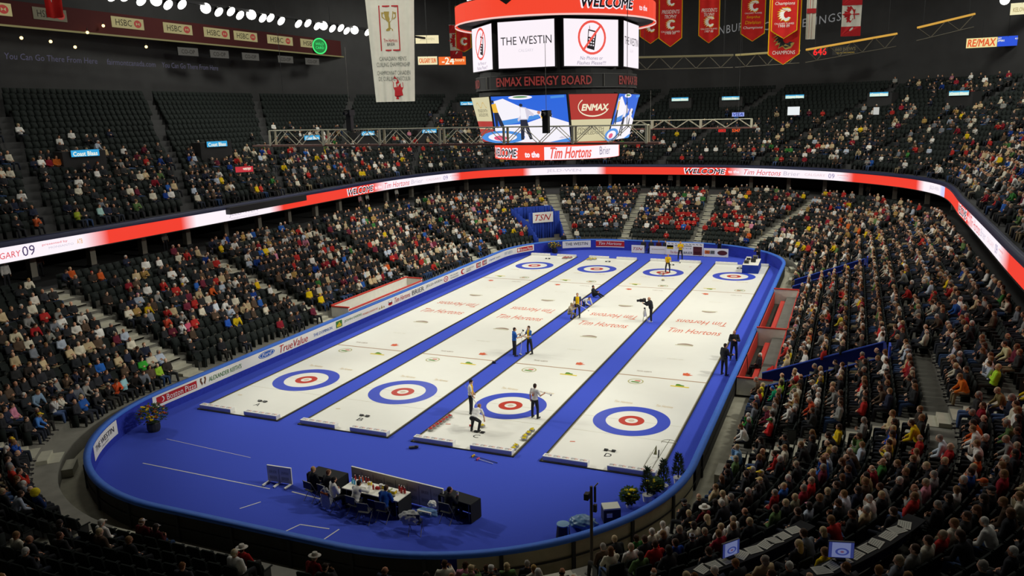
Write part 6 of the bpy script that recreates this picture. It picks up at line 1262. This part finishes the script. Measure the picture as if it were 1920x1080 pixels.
garment('jacket', (4.7, -12.5, .62), (.36, .26, .26), GRJ, 'bundled pale grey jacket on the chair near the dark carpet end', 1); garment('jacket', (5.15, -12.1, .7), (.42, .2, .13), BLJ, 'blue and white jacket draped beside the bundled grey jacket', 2, WHITEP); garment('jacket', (.93, -12.2, .55), (.24, .08, .42), GRJ, 'grey and white jacket hanging from the back of a folding chair', 4, TXORANGE); garment('towel', (5.1, -11.6, .75), (.16, .12, .14), WHITEF, 'crumpled white cloth in front of the table end', 6)
t = empty('equipment_case', (11.05, -9.2, 0), .5, 'black case with a white lid beside the near boards', 'case'); b = MB(); b.box((0, 0, .25), (.62, .5, .5), BLACK); b.build('case_body', t); b = MB(); b.box((0, 0, .53), (.6, .48, .06), mat('case_lid', 'd8d8c8', .7, .2)); b.build('lid', t); b = MB(); b.box((-.1, -.255, .3), (.2, .01, .16), WHITEP); b.build('paper_label', t)
t = empty('bucket', (9.85, -10.95, 0), 0, 'black bucket with pale blue cover on the dark carpet', 'bucket'); b = MB(); b.lathe([(.26, 0), (.21, .5)], BLACK, n=16); b.build('body', t); b = MB(); b.lathe([(.22, .5), (.225, .54), (.1, .56)], mat('pale_blue_cover', '7fa6c4', .6, .3), n=16); b.box((.22, -.1, .3), (.05, .04, .45), mat('pale_blue_cover')); b.build('cover', t)
garment('plastic_sheet', (10.3, -10.1, .22), (.5, .36, .22), mat('pale_blue_sheet', '5f86a8', .35, .5, noise=.2), 'crumpled pale blue plastic sheet by the boards', 9)
t = empty('camera_pole', (11.6, -13.2, 0), 0, 'tall dark camera pole with rigging standing outside the near boards', 'pole'); b = MB(); b.cyl((0, 0, 0), (0, 0, 3.3), .055, mat('pole_bronze', '4a4238', .5, .4), .045, 10); b.build('pole', t); b = MB(); b.box((0, 0, .03), (.5, .5, .06), BLACK); b.build('base', t)
b = MB(); b.box((-.14, 0, 2.95), (.14, .2, .2), BLACK); b.cyl((-.14, .1, 2.95), (-.14, .25, 2.93), .06, BLACK); b.build('camera_head', t); b = MB(); b.box((.12, 0, 3.05), (.06, .06, .5), BLACK); b.box((.12, 0, 2.6), (.1, .1, .24), BLACK); b.cyl((.1, 0, 3.3), (.22, 0, 3.45), .02, GREYM); b.build('rigging', t)
def broom(loc_a, loc_b, label, handle='d8d8d8', head='e8e4d8', name='curling_broom'):
    a, c = Vector(loc_a), Vector(loc_b); t = empty(name, c, 0, label, 'broom', 'curling brooms'); d = a - c; b = MB(); b.cyl((0, 0, 0), d, .015, mat('handle_' + handle, handle, .4, .4), n=8); b.build('handle', t); u = d.normalized(); s = u.cross(Z) if u.cross(Z).length > .1 else X; b = MB(); R = basis(u, s.normalized()); b.box(u * .02, (.07, .2, .045), mat('broom_' + head, head, .7, .2), R); b.box(-u * .01, (.06, .18, .03), BLACK, R); b.build('broom_head', t); return t
broom((5.25, -6.3, .03), (3.98, -6.05, .06), 'broom with yellow and red head lying on the blue carpet', '2a2a2c', 'e0b020'); o = broom((5.1, -6.42, .03), (4.3, -6.25, .05), 'black and pink broom lying beside the yellow headed broom', 'd8d8e0', 'c84a7a')
t = empty('slider_bag', (1.1, -6.12, .04), .5, 'small black pouch lying on the blue carpet before sheet C', 'pouch'); b = MB(); b.box((0, 0, .03), (.42, .14, .06), BLACK); b.build('body', t); b = MB(); b.box((.1, 0, .075), (.12, .05, .03), BLACK); b.build('flap', t)
t = empty('kit_pouch', (-.55, 6.05, .0), .3, 'small black object on the blue carpet between sheets B and C', 'pouch'); b = MB(); b.box((0, 0, .06), (.2, .14, .12), BLACK); b.build('body', t); b = MB(); b.box((0, 0, .13), (.1, .05, .02), GREYM); b.build('handle', t)
t = empty('speed_trap', (11.3, -3.4, ZI), 0, 'thin wire timing frame standing on the corner of sheet D', 'frame'); b = MB(); wm = mat('dark_wire', '6a6844', .5, .3)
b.cyl((-.16, -1.3, .02), (0, .3, .3), .012, wm, n=5); b.cyl((.2, -1.3, .02), (.45, .9, .4), .012, wm, n=5); b.cyl((.2, -.2, .0), (.22, -.2, .35), .03, BLACK, n=6); b.build('legs', t); b = MB()
for i in range(9): a0, a1 = i * .4, (i + 1) * .4; b.cyl((.45 + .32 * math.cos(a0), .7 + .3 * math.sin(a0), .35), (.45 + .32 * math.cos(a1), .7 + .3 * math.sin(a1), .35), .01, wm, n=5)
b.cyl((.13, .7, .35), (.77, .7, .35), .01, wm, n=5); b.build('hoop', t); b = MB(); b.cyl((0, .1, .0), (0, .3, .32), .07, wm, .01, 6); b.build('antenna', t)
t = empty('handrail', (-22, -5.6, 0), 0, 'pale steel handrail sloping down through the advert board stand', 'handrail'); b = MB(); P0, P1 = Vector((3.9, -1.0, 2.05)), Vector((-2.0, -1.2, 4.2)); b.cyl(P0, P1, .03, mat('pale_steel', 'd8d6c4', .3, .6), n=8); b.build('rail', t)
for f in (0.02, .5, .98): b = MB(); q = P0.lerp(P1, f); b.cyl(q, q - Z * .95, .022, GREYM, n=6); b.build('post', t)
t = empty('spare_jacket', (15.0, 6.0, .9), 0, 'red jacket heaped over the penalty box wall', 'jacket'); bpy.data.objects.remove(t)
garment('jacket', (15.1, 6.6, .75), (.3, .9, .35), mat('red_jacket', 'b02a24', .9, .1, noise=.2), 'red jackets heaped inside the nearer penalty box', 12)
# ------------------------------------------------------------------ press counter in the near stand by the penalty curve
def on_row(ang, k, dd=0.0, cx=HX - CR, cy=Y0 + CR):
    t = math.radians(ang); r = CR + LD0 + LRUN * k + dd; return Vector((cx + r * math.cos(t), cy + r * math.sin(t), lz(k))), t
for q, (a0, a1, k, l) in enumerate(((316, 331.5, 6, 'dark press counter strewn with papers in the near stand, lower row'), (320, 333.5, 9, 'dark press counter strewn with papers in the near stand, upper row'))):
    t = empty('press_counter', (0, 0, 0), 0, l, 'counter', 'press counters'); n = 24; V = []; F = []
    for z0, z1, r0, r1 in ((.72, .76, 0, .45), ):
        for i in range(n + 1):
            a = a0 + (a1 - a0) * i / n
            for rr0, zz in ((r0, z0), (r1, z0), (r1, z1), (r0, z1)): p, th = on_row(a, k, rr0 - .1); V.append(p + Z * zz)
    for i in range(n):
        for j in range(4): F.append((4 * i + j, 4 * i + (j + 1) % 4, 4 * i + 4 + (j + 1) % 4, 4 * i + 4 + j))
    b = MB(); b.raw(V, F, BLACKF); b.build('countertop', t); V = []
    for i in range(n + 1): p, th = on_row(a0 + (a1 - a0) * i / n, k, -.08); V += [p, p + Z * .74]
    b = MB(); b.raw(V, [(2 * i, 2 * i + 2, 2 * i + 3, 2 * i + 1) for i in range(n)], mat('counter_drape', '2a3050', .9, .1)); b.build('front_drape', t)
    for i in range(9):
        a = a0 + 1 + (a1 - a0 - 2) * (i + RNG.random() * .5) / 9; p, th = on_row(a, k, .1); tp = empty('paper_sheet', p + Z * .765, th + RNG.uniform(-.4, .4), 'pale paper on the %s press counter, %s along from the near end' % (('lower', 'upper')[q], OW[i]), 'paper', 'papers on the press counters'); b = MB(); b.box((0, 0, .004), (.3, .4, .008), mat('paper_grey', 'c4c3b8', .8, .1)); b.build('sheet', tp); b = MB()
        for r in range(5): b.box((-.1 + .05 * r, 0, .009), (.012, .3, .002), TXGREY)
        b.build('print', tp)
for i, (a, k, l) in enumerate(((320.8, 6, 'monitor showing the blue house on the lower press counter'), (323.6, 9, 'slanted monitor showing the blue house on the upper press counter'))):
    p, th = on_row(a, k, .05); t = empty('monitor', p + Z * .77, th + math.pi / 2 + (.0, -.7)[i], l, 'monitor', 'press monitors'); b = MB(); b.box((0, 0, .26), (.56, .05, .4), BLACK); b.box((0, 0, .03), (.2, .16, .06), BLACK); b.build('case', t)
    b = MB(); f = lambda P, m, o: b.flat(P, (0, -.03 - o, .26), X, Z, m)
    f([(-.27, -.19), (.27, -.19), (.27, .19), (-.27, .19)], LED('mon_blue', '2a3266'), 0); f([(-.2, -.18), (.2, -.18), (.2, .18), (-.2, .18)], LED('mon_ice', '5f678c'), .002); f(ellp(.02, -.04, .15, .09), LED('mon_ring', '2c3672'), .004); f(ellp(.02, -.04, .1, .06), LED('mon_ice'), .006); f(ellp(.02, -.04, .04, .025), LED('mon_red', '5a3a50'), .008); b.build('screen', t)

_ang = np.degrees(np.arctan2(RN[:, 1], RN[:, 0])) % 360; ii = np.where((_ang > 300) & (_ang < 356))[0]
V, F = sweep(RP[ii], RN[ii], [(.82, .0), (.82, .006), (.96, .006)], False); o = np_mesh('floor_marking', V, F, [mat('red_floor_line', 'b02a28', .8, .2)]); tag(o, kind='structure')
for k in (3, 9, 15): 
    i_ = ii[k]; b = MB(); p_, n_ = RP[i_], RN[i_]; b.box((0, 0, .004), (.75, .05, .006), mat('yellow_floor_line', 'c8b838', .8, .2)); o = b.build('floor_marking', loc=(*(p_ + n_ * .6), 0), rz=math.atan2(n_[1], n_[0])); tag(o, kind='structure')
# ------------------------------------------------------------------ players, officials and camera crew
def face_to(fx, fy): return math.atan2(-fx, fy)
def stand_pose(**k):
    d = dict(hip=(0, 0, .965), torso=(0, .02, 1), legR=((.12, .04, -1), (.03, -.06, -1)), legL=((-.12, .02, -1), (-.03, -.03, -1)), armR=((.2, .05, -1), (.05, .25, -1)), armL=((-.2, .05, -1), (-.05, .25, -1)), head=(.1, 0, 0), bulk=.02)
    d.update(k); return d
def to_world(p, loc, rz, sc=1.0): return Vector(loc) + Matrix.Rotation(rz, 3, 'Z') @ (Vector(p) * sc)
def hand_of(F, s, loc, rz, sc=1.0):
    for a in F['g'].arm:
        if a[0] == s: return to_world(a[3] + a[4] * .075 , loc, rz, sc)
def two_tone(F, colour, name, lo=.03, backs=False):
    me = F['top'].copy(); m = mat('panel_' + name, colour, .9, .1); me.materials.append(m); g = F['g']; mi = np.zeros(len(me.polygons), np.int32)
    for i, f in enumerate(me.polygons):
        r = f.center - g.hip
        if abs(r.dot(g.rx)) < .125 and (r.dot(g.fw) > lo) and r.dot(g.t) < .56: mi[i] = 1
    me.polygons.foreach_set('material_index', mi); F = dict(F); F['top'] = me; return F
ICEZ = ZI + .0
def put(pose, xy, rz, label, z=ICEZ, sc=1.0, q=1.0, front=None, **k):
    F = build_figure(pose, q)
    if front: F = two_tone(F, front, front)
    o = person(F, loc=(xy[0], xy[1], z), rz=rz, sc=sc, label=label, **k); return F, (xy[0], xy[1], z), rz
CAMF = (.38, -.92)
# a: player watching, broom in hand
F, l, r = put(stand_pose(armR=((.1, .25, -1), (-.1, .45, -1)), armL=((-.3, .0, -1), (-.1, .5, -1)), head=(.55, -.1, 0), short=True, palmR=(-1, 0, 0), palmL=(1, 0, 0), curl=1.2), (1.72, -1.6), face_to(.9, .25), 'player standing in white shirt with yellow front, looking down, broom in hand, beside the house', front='e6b81c', top='e9e7e2', hairc='2a211c', group='players on the ice')
h = hand_of(F, 1, l, r); broom(h + Vector((-.55, .15, .55)), h + Vector((.5, -.3, -.55)), 'broom held by the player in white beside the house of sheet C', 'b9bcc8')
# b: thrower crouched in the hack
F, l, r = put(dict(hip=(0, 0, .72), torso=(.05, .85, .55), legR=((.2, .75, -.6), (0, -.5, -.86)), legL=((-.2, .75, -.6), (0, -.5, -.86)), armR=((.25, .35, -1), (.0, .25, -1)), armL=((-.4, .2, -1), (-.2, .1, -1)), head=(.35, 0, 0), neckd=(0, .8, .45), bulk=.022, short=True, curl=1.0, palmR=(0, -.3, -1), palmL=(1, 0, 0)), (2.9, -3.72), face_to(.02, 1), 'player crouching in the hack in white shirt and black trousers, hand on a yellow stone', top='e9e7e2', hairc='a5784c', group='players on the ice', z=ICEZ + .01)
h = hand_of(F, -1, l, r); broom(h + Vector((.02, -.12, .42)), Vector((h.x - .12, h.y + .12, ICEZ + .05)), 'short red headed broom held low by the crouching thrower', '2a2a2c', 'c23a34')
STP_h = hand_of(F, 1, l, r); print('thrower hand', STP_h)
# c: player with his back to the camera
F, l, r = put(stand_pose(armR=((.35, .3, -1), (.1, 1, .15)), armL=((-.28, -.1, -1), (-.05, .12, -1)), head=(.1, .2, 0), short=True, palmR=(-1, 0, 0), palmL=(1, 0, 0), curl=1.2, legR=((.13, .05, -1), (.02, -.05, -1)), legL=((-.13, -.03, -1), (-.02, .0, -1))), (4.94, -1.2), face_to(.3, 1), 'player seen from behind in white shirt with orange print, inside the house of sheet C', top='e9e7e2', hairc='3a2a20', group='players on the ice')
h = hand_of(F, 1, l, r); broom(h + Vector((-.3, -.1, .12)), h + Vector((.28, .1, -.08)), 'white broom held out by the player seen from behind', 'd8d8e0')
b = MB(); b.text('KOE', (0, 0, 0), X, Z, .2, .07, TXORANGE, bold=.03); b.ell((0, 0, -.12), (.06, .004, .06), TXORANGE, n=10, k=5); g = F['g']; o = b.build('back_print', [q for q in bpy.data.objects if q.name.startswith('person') and q.get('label', '').startswith('player seen from behind')][0], loc=g.chest - g.fw * .155 + g.t * .02); 
# d, e: two players talking by the edge of sheet B
F, l, r = put(stand_pose(armR=((.15, .35, -1), (-.2, 1, -.05)), armL=((-.2, .4, -1), (.0, 1, .2)), head=(.1, -.15, 0), short=True, curl=1.2, palmR=(-1, 0, 0), palmL=(1, 0, 0)), (.05, 7.75), face_to(.75, .66), 'player in blue shirt seen from behind, talking to a teammate between sheets B and C', z=.0, top='2f66b8', hairc='2e1d18', group='players on the ice', sc=1.02)
h = hand_of(F, -1, l, r); broom(h + Vector((-.1, -.1, -.25)), h + Vector((.2, .12, .25)), 'black broom raised by the player in blue seen from behind', '2e2f32', '2a2a2a')
F, l, r = put(stand_pose(armR=((.2, .45, -1), (-.1, 1, -.25)), armL=((-.2, .2, -1), (.3, 1, .0)), head=(.1, .05, 0), short=True, curl=1.2, legR=((.1, .12, -1), (.0, -.02, -1)), legL=((-.16, -.1, -1), (.0, -.08, -1)), palmR=(-1, 0, 0), palmL=(1, 0, 0)), (.82, 8.3), face_to(-.6, -.78), 'player in yellow fronted blue shirt facing the player in blue, edge of sheet C', front='e8c01c', top='3568b4', hairc='4a2a1e', group='players on the ice', sc=1.02)
h = hand_of(F, 1, l, r); broom(h + Vector((.05, .05, .25)), Vector((h.x - .05, h.y - .1, .06)), 'pale handled broom standing upright between the two talking players', 'd8dae0'); h2 = hand_of(F, -1, l, r); broom(h2 + Vector((.25, .1, -.12)), h2 + Vector((-.3, -.1, .12)), 'dark broom held by the player in yellow fronted blue shirt', '2a2a2c', '2a2a2a')
# f: player in yellow facing the camera
F, l, r = put(stand_pose(armR=((.22, .0, -1), (.03, .2, -1)), armL=((-.26, .0, -1), (-.06, .35, -1)), head=(.05, 0, 0), short=True, legR=((.14, -.12, -1), (.06, -.2, -1)), legL=((-.1, .08, -1), (0, .0, -1)), palmR=(-1, 0, 0), palmL=(1, 0, 0), curl=1.1), (.83, 17.4), face_to(.3, -1), 'player in yellow shirt with dark sleeves standing at mid ice facing the camera', front='eec414', top='4a5068', hairc='6a4630', group='players on the ice', sc=1.03)
h = hand_of(F, -1, l, r); broom(h + Vector((-.28, -.1, .2)), h + Vector((.5, .12, -.3)), 'white broom held at the hip of the player in yellow at mid ice', 'e4e4ea')
# g, h, i: photographers on the carpet strip
CRO = dict(hip=(0, 0, .36), torso=(0, .25, 1), legR=((.35, .85, .35), (.0, -.25, -1)), legL=((-.35, .95, -.2), (.0, -.5, -.75)), armR=((.2, .75, -.6), (-.4, .7, .5)), armL=((-.2, .75, -.6), (.4, .7, .5)), head=(.1, 0, 0), bulk=.035, curl=1.1, palmR=(-1, 0, 0), palmL=(1, 0, 0))
F, l, r = put(CRO, (.28, 17.2), face_to(1, -.15), 'photographer crouching in beige camouflage jacket behind the player in yellow', z=.03, top='b3a68a', trou='8a8068', hair='cap', hairc='b0a684', group='camera crew')
t = empty('photo_camera', hand_of(F, 1, l, r) + Vector((.05, .05, .1)), r, 'black photo camera on a thin monopod held by the crouching photographer', 'camera'); b = MB(); b.box((0, 0, 0), (.16, .1, .12), BLACK); b.build('body', t); b = MB(); b.cyl((0, .05, 0), (0, .3, 0), .05, BLACK, .06, 10); b.build('lens', t); b = MB(); zz = t.location.z; b.cyl((0, .1, -.06), (0, .12, -zz + .02), .016, GREYM, n=7); b.build('monopod', t)
F, l, r = put(dict(hip=(0, 0, .36), torso=(0, .9, .42), legR=((.2, .55, -.8), (.0, -1, -.05)), legL=((-.2, .55, -.8), (.0, -1, -.05)), footR=(0, -1, -.2), footL=(0, -1, -.2), armR=((.15, .4, -.9), (-.3, .75, -.3)), armL=((-.15, .4, -.9), (.3, .75, -.3)), neckd=(0, .8, .35), head=(.3, 0, 0), bulk=.03, curl=1.0), (.15, 21.1), face_to(.75, -.55), 'photographer kneeling low in a white jacket on the blue strip', z=.0, top='dcdcd4', trou='2a2c30', hairc='4a3426', group='camera crew')
F, l, r = put(dict(hip=(0, 0, .17), torso=(0, -.12, 1), legR=((.25, 1, .45), (.05, .7, -.75)), legL=((-.25, 1, .3), (-.05, .8, -.5)), armR=((.25, .5, -.85), (-.2, .9, .1)), armL=((-.25, .5, -.85), (.2, .9, .1)), head=(.1, 0, 0), bulk=.05, curl=1.0), (.0, 23.9), face_to(1, .12), 'photographer in black sitting on the blue strip with legs toward sheet C', z=.0, top='2e2f32', trou='2e2f32', hairc='1c1614', group='camera crew')
# j: television cameraman
F, l, r = put(stand_pose(torso=(0, .16, 1), armR=((.2, .8, -.75), (-.3, .6, .8)), armL=((-.2, .8, -.7), (.1, .8, .35)), head=(.15, 0, 0), bulk=.05, curl=1.2), (6.05, 17.85), face_to(-.9, -.3), 'television cameraman in black with white shoes filming beside sheet D', z=.0, top='2e2f32', trou='2e2f32', hair='bald', hairc='8a6a50', shoes='e4e4e6', group='camera crew', sc=1.03)
h = hand_of(F, 1, l, r); t = empty('television_camera', (h.x - .1, h.y, h.z + .02), r, 'black television camera held by the cameraman in black', 'camera'); b = MB(); b.box((0, 0, 0), (.16, .42, .2), BLACK); b.build('body', t); b = MB(); b.cyl((0, .2, 0), (0, .42, -.02), .08, BLACK, n=12); b.build('lens', t); b = MB(); b.box((0, -.1, .14), (.04, .2, .03), BLACK); b.build('handle', t)
t = empty('tripod_bag', (5.62, 17.75, .0), .2, 'pale folded tripod leaning beside the cameraman in black', 'tripod'); b = MB()
for q in range(3): a = q * 2.1; b.cyl((.04 * math.cos(a), .04 * math.sin(a), .95), (.22 * math.cos(a), .22 * math.sin(a), 0), .025, mat('tripod_pale', 'c8c8b4', .5, .4), n=7)
b.build('legs', t); b = MB(); b.ell((0, 0, .62), (.12, .1, .26), WHITEF, n=12, k=8); b.build('cover', t); b = MB(); b.box((0, 0, .98), (.12, .12, .08), BLACK); b.build('head', t)
# k, l: players at the far house
F, l, r = put(stand_pose(armR=((.2, .25, -1), (-.75, .6, .35)), armL=((-.2, .25, -1), (.75, .6, .35)), head=(.05, 0, 0), short=True, legR=((.2, .0, -1), (.05, .0, -1)), legL=((-.16, .02, -1), (-.03, .0, -1))), (3.35, 41.3), face_to(.25, -1), 'player in yellow shirt standing behind the far bumpers of sheet C', z=.0, top='e8bc18', hairc='b08a5a', group='players on the ice', sc=1.05)
F, l, r = put(stand_pose(torso=(0, .3, 1), hip=(0, 0, .94), armR=((.15, .4, -1), (.0, .5, -.8)), armL=((-.2, .5, -1), (-.1, .8, -.2)), head=(.2, 0, 0), short=True, legR=((.18, .12, -1), (.02, -.1, -1)), legL=((-.18, .12, -1), (-.02, -.1, -1)), curl=1.2), (3.5, 34.9), face_to(.35, -1), 'player in yellow bending forward with a broom in the far house of sheet C', top='e8bc18', hairc='8a6440', group='players on the ice')
h = hand_of(F, -1, l, r); broom(h + Vector((-.2, 0, .05)), h + Vector((.75, .1, -.05)), 'black broom held out level by the player in the far house', '2a2a2a', '2a2a2a'); h = hand_of(F, 1, l, r); broom(h + Vector((0, 0, .2)), Vector((h.x - .1, h.y - .25, ICEZ + .05)), 'red headed broom set on the ice by the player in the far house', 'd8d8d8', 'e04a3a')
# m: officials beside sheet D
put(stand_pose(armR=((.2, .3, -1), (.1, .9, -.1)), armL=((-.25, .0, -1), (.0, .3, -1)), bulk=.04, head=(.1, -.2, 0)), (12.5, 8.0), face_to(.6, .8), 'official in black seen from behind by the boards near the penalty boxes', z=.0, top='2e2f32', trou='2e2f32', hairc='2a201a', sc=1.05, group='officials')
put(stand_pose(armR=((.3, .35, -1), (-1, .55, .1)), armL=((-.3, .35, -1), (1, .5, .25)), bulk=.04), (12.62, 10.9), face_to(.2, -1), 'official in black with folded arms facing the camera by the penalty boxes', z=.0, top='2e2f32', trou='2e2f32', hair='bald', hairc='8a7a6a', sc=1.05, group='officials')
def sit(xy, rz, label, z=0.0, pose=None, **k):
    p = pose or seat_pose(hip=(0, 0, .53), **LAP); return put(p, xy, rz, label, z=z, q=.8, **k)
sit((14.3, 8.4), face_to(-1, .1), 'white haired person in black jacket seated on the red bench of the penalty box', z=.05, top='2e2f32', hairc='d8d2c4', group='officials')
t = empty('cane', (13.75, 8.3, .12), 0, 'dark stick leaning by the seated person in the penalty box', 'stick'); b = MB(); b.cyl((0, 0, 0), (-.1, .1, 1.1), .02, BLACK, n=7); b.build('shaft', t); b = MB(); b.cyl((-.1, .1, 1.1), (-.02, .1, 1.16), .022, TXORANGE, n=7); b.build('grip', t)
# near table crew
sit((1.05, -11.95), -.55 , 'person in white jersey with dark hair seated at the end of the white table', pose=seat_pose(hip=(0, 0, .53), torso=(0, .1, 1), **FOLD), top='dcdad4', trou='2e2f32', hair='bob', hairc='1c1714', group='people at the near table')
sit((2.05, -12.0), -.15, 'person in white jersey leaning elbows on the white table', pose=seat_pose(hip=(0, 0, .53), torso=(0, .45, 1), head=(.2, 0, 0), armR=((.45, .8, -.5), (-.3, .7, .3)), armL=((-.6, .6, -.4), (.8, .5, .6))), top='dcdad4', trou='2e2f32', hairc='1c1512', group='people at the near table')
sit((3.3, -12.0), 0.0, 'person in blue jacket writing at the white table', pose=seat_pose(hip=(0, 0, .53), torso=(0, .35, 1), head=(.35, 0, 0), **KNEE), top='1f4a9a', trou='2e2f32', hairc='4a3426', group='people at the near table')
sit((-.2, -11.5), -.2, 'blond person in black seated at the black table near the short sign board', pose=seat_pose(hip=(0, 0, .53), torso=(0, .1, 1), **LAP), top='2e2f32', hairc='b08a58', group='people at the near table')
sit((.5, -11.55), -.3, 'brown haired person in black seated beside the blond person at the black table', pose=seat_pose(hip=(0, 0, .53), torso=(0, .15, 1), **LAP), top='2e2f32', hairc='6a4430', group='people at the near table')
F, l, r = sit((5.55, -11.25), -.5, 'person in black lifting a white cup at the end black table', pose=seat_pose(hip=(0, 0, .53), torso=(0, .1, 1), head=(.05, -.2, 0), armR=((.35, .5, -.9), (-.1, .35, 1)), armL=((-.2, .4, -1), (.3, .9, -.1)), palmR=(-1, 0, 0), curl=1.2), top='2e2f32', hairc='2a1e18', group='people at the near table')
h = hand_of(F, 1, l, r); t = empty('paper_cup', h - Vector((.02, 0, .06)), 0, 'white paper cup lifted by the person at the end table', 'cup'); b = MB(); b.lathe([(.036, 0), (.045, .13)], WHITEF, n=14); b.build('cup_body', t); b = MB(); b.lathe([(.047, .13), (.044, .145)], TXGREY, n=14); b.build('lid', t)
# far officials and crew
for i, (x, y, c, hc, l) in enumerate([(-1.15, 44.6, '2e2f32', '4a3426', 'first seated official in black past the small lettered board at the far boards'), (-.35, 44.6, '2a2c30', 'b0a89a', 'second seated official at the far boards, with pale collar'), (.45, 44.6, '2e2f32', '3a2a20', 'third seated official at the far boards, dark red shirt'), (1.15, 44.6, '2e2f32', '2a1e18', 'fourth seated official at the far boards next to the largest sign board')]):
    sit((x, y), face_to(0, -1), l, top=c if i != 2 else '4a1c20', hairc=hc, group='seated officials at the far boards')
    chair(x, y + .05, math.pi, 'folding chair under the %s far official' % OW[i])
put(stand_pose(torso=(0, .2, 1), armR=((.2, .7, -.8), (-.2, .8, .5)), armL=((-.2, .7, -.8), (.2, .8, .5)), bulk=.05), (6.6, 44.5), face_to(-.2, -1), 'camera operator in black behind the low far sign board', z=0, top='2e2f32', hairc='1c1614', q=.8, group='camera crew')
put(stand_pose(torso=(0, .25, 1), armR=((.2, .7, -.8), (-.2, .8, .2)), armL=((-.2, .7, -.8), (.2, .8, .2)), bulk=.05), (10.7, 41.3), face_to(-.35, -1), 'technician in black standing behind the blue skirted table', z=0, top='2e2f32', hairc='1c1614', q=.8, group='camera crew')
sit((12.0, 43.0), face_to(-.5, -1), 'person in black seated by the flowers at the far curve', top='2e2f32', hairc='1c1614', group='camera crew'); chair(12.0, 43.05, face_to(-.5, -1), 'folding chair by the flowers at the far curve')
put(stand_pose(bulk=.04), (-9.75, 44.25), face_to(.3, -1), 'person in black standing in front of the blue broadcast bay', z=0.0, top='2e2f32', hairc='2a211c', q=.8, group='officials')
# people standing along the concourse under the deck
SP = build_figure(stand_pose(bulk=.04), .6)
for i, (l_, off, c, hr) in enumerate([(20.6, .9, 'd8d6d0', 'd8d2c4'), (24.0, 2.6, '5a3028', '4a3426'), (60, 1.2, 'd0a0a0', '8a6b45'), (62, 1.6, 'e0dcd0', 'b0a080'), (67, 1.4, 'e4e2da', '4a3426'), (104, 1.8, 'eeeae0', '8a6b45'), (128, 1.5, '4a3c2c', '4a3426'), (33.5, 1.8, '8a8478', '8a7a6a')]):
    p = bpt(l_, off); n = bpt(l_, off + 1) - p
    person(SP, loc=(p[0], p[1], ZC), rz=math.atan2(n[0], -n[1]), top=c, hairc=hr, label='person in %s standing under the ribbon display, %s from the camera end' % (near_name(c), OW[i]), group='people standing on the concourse')
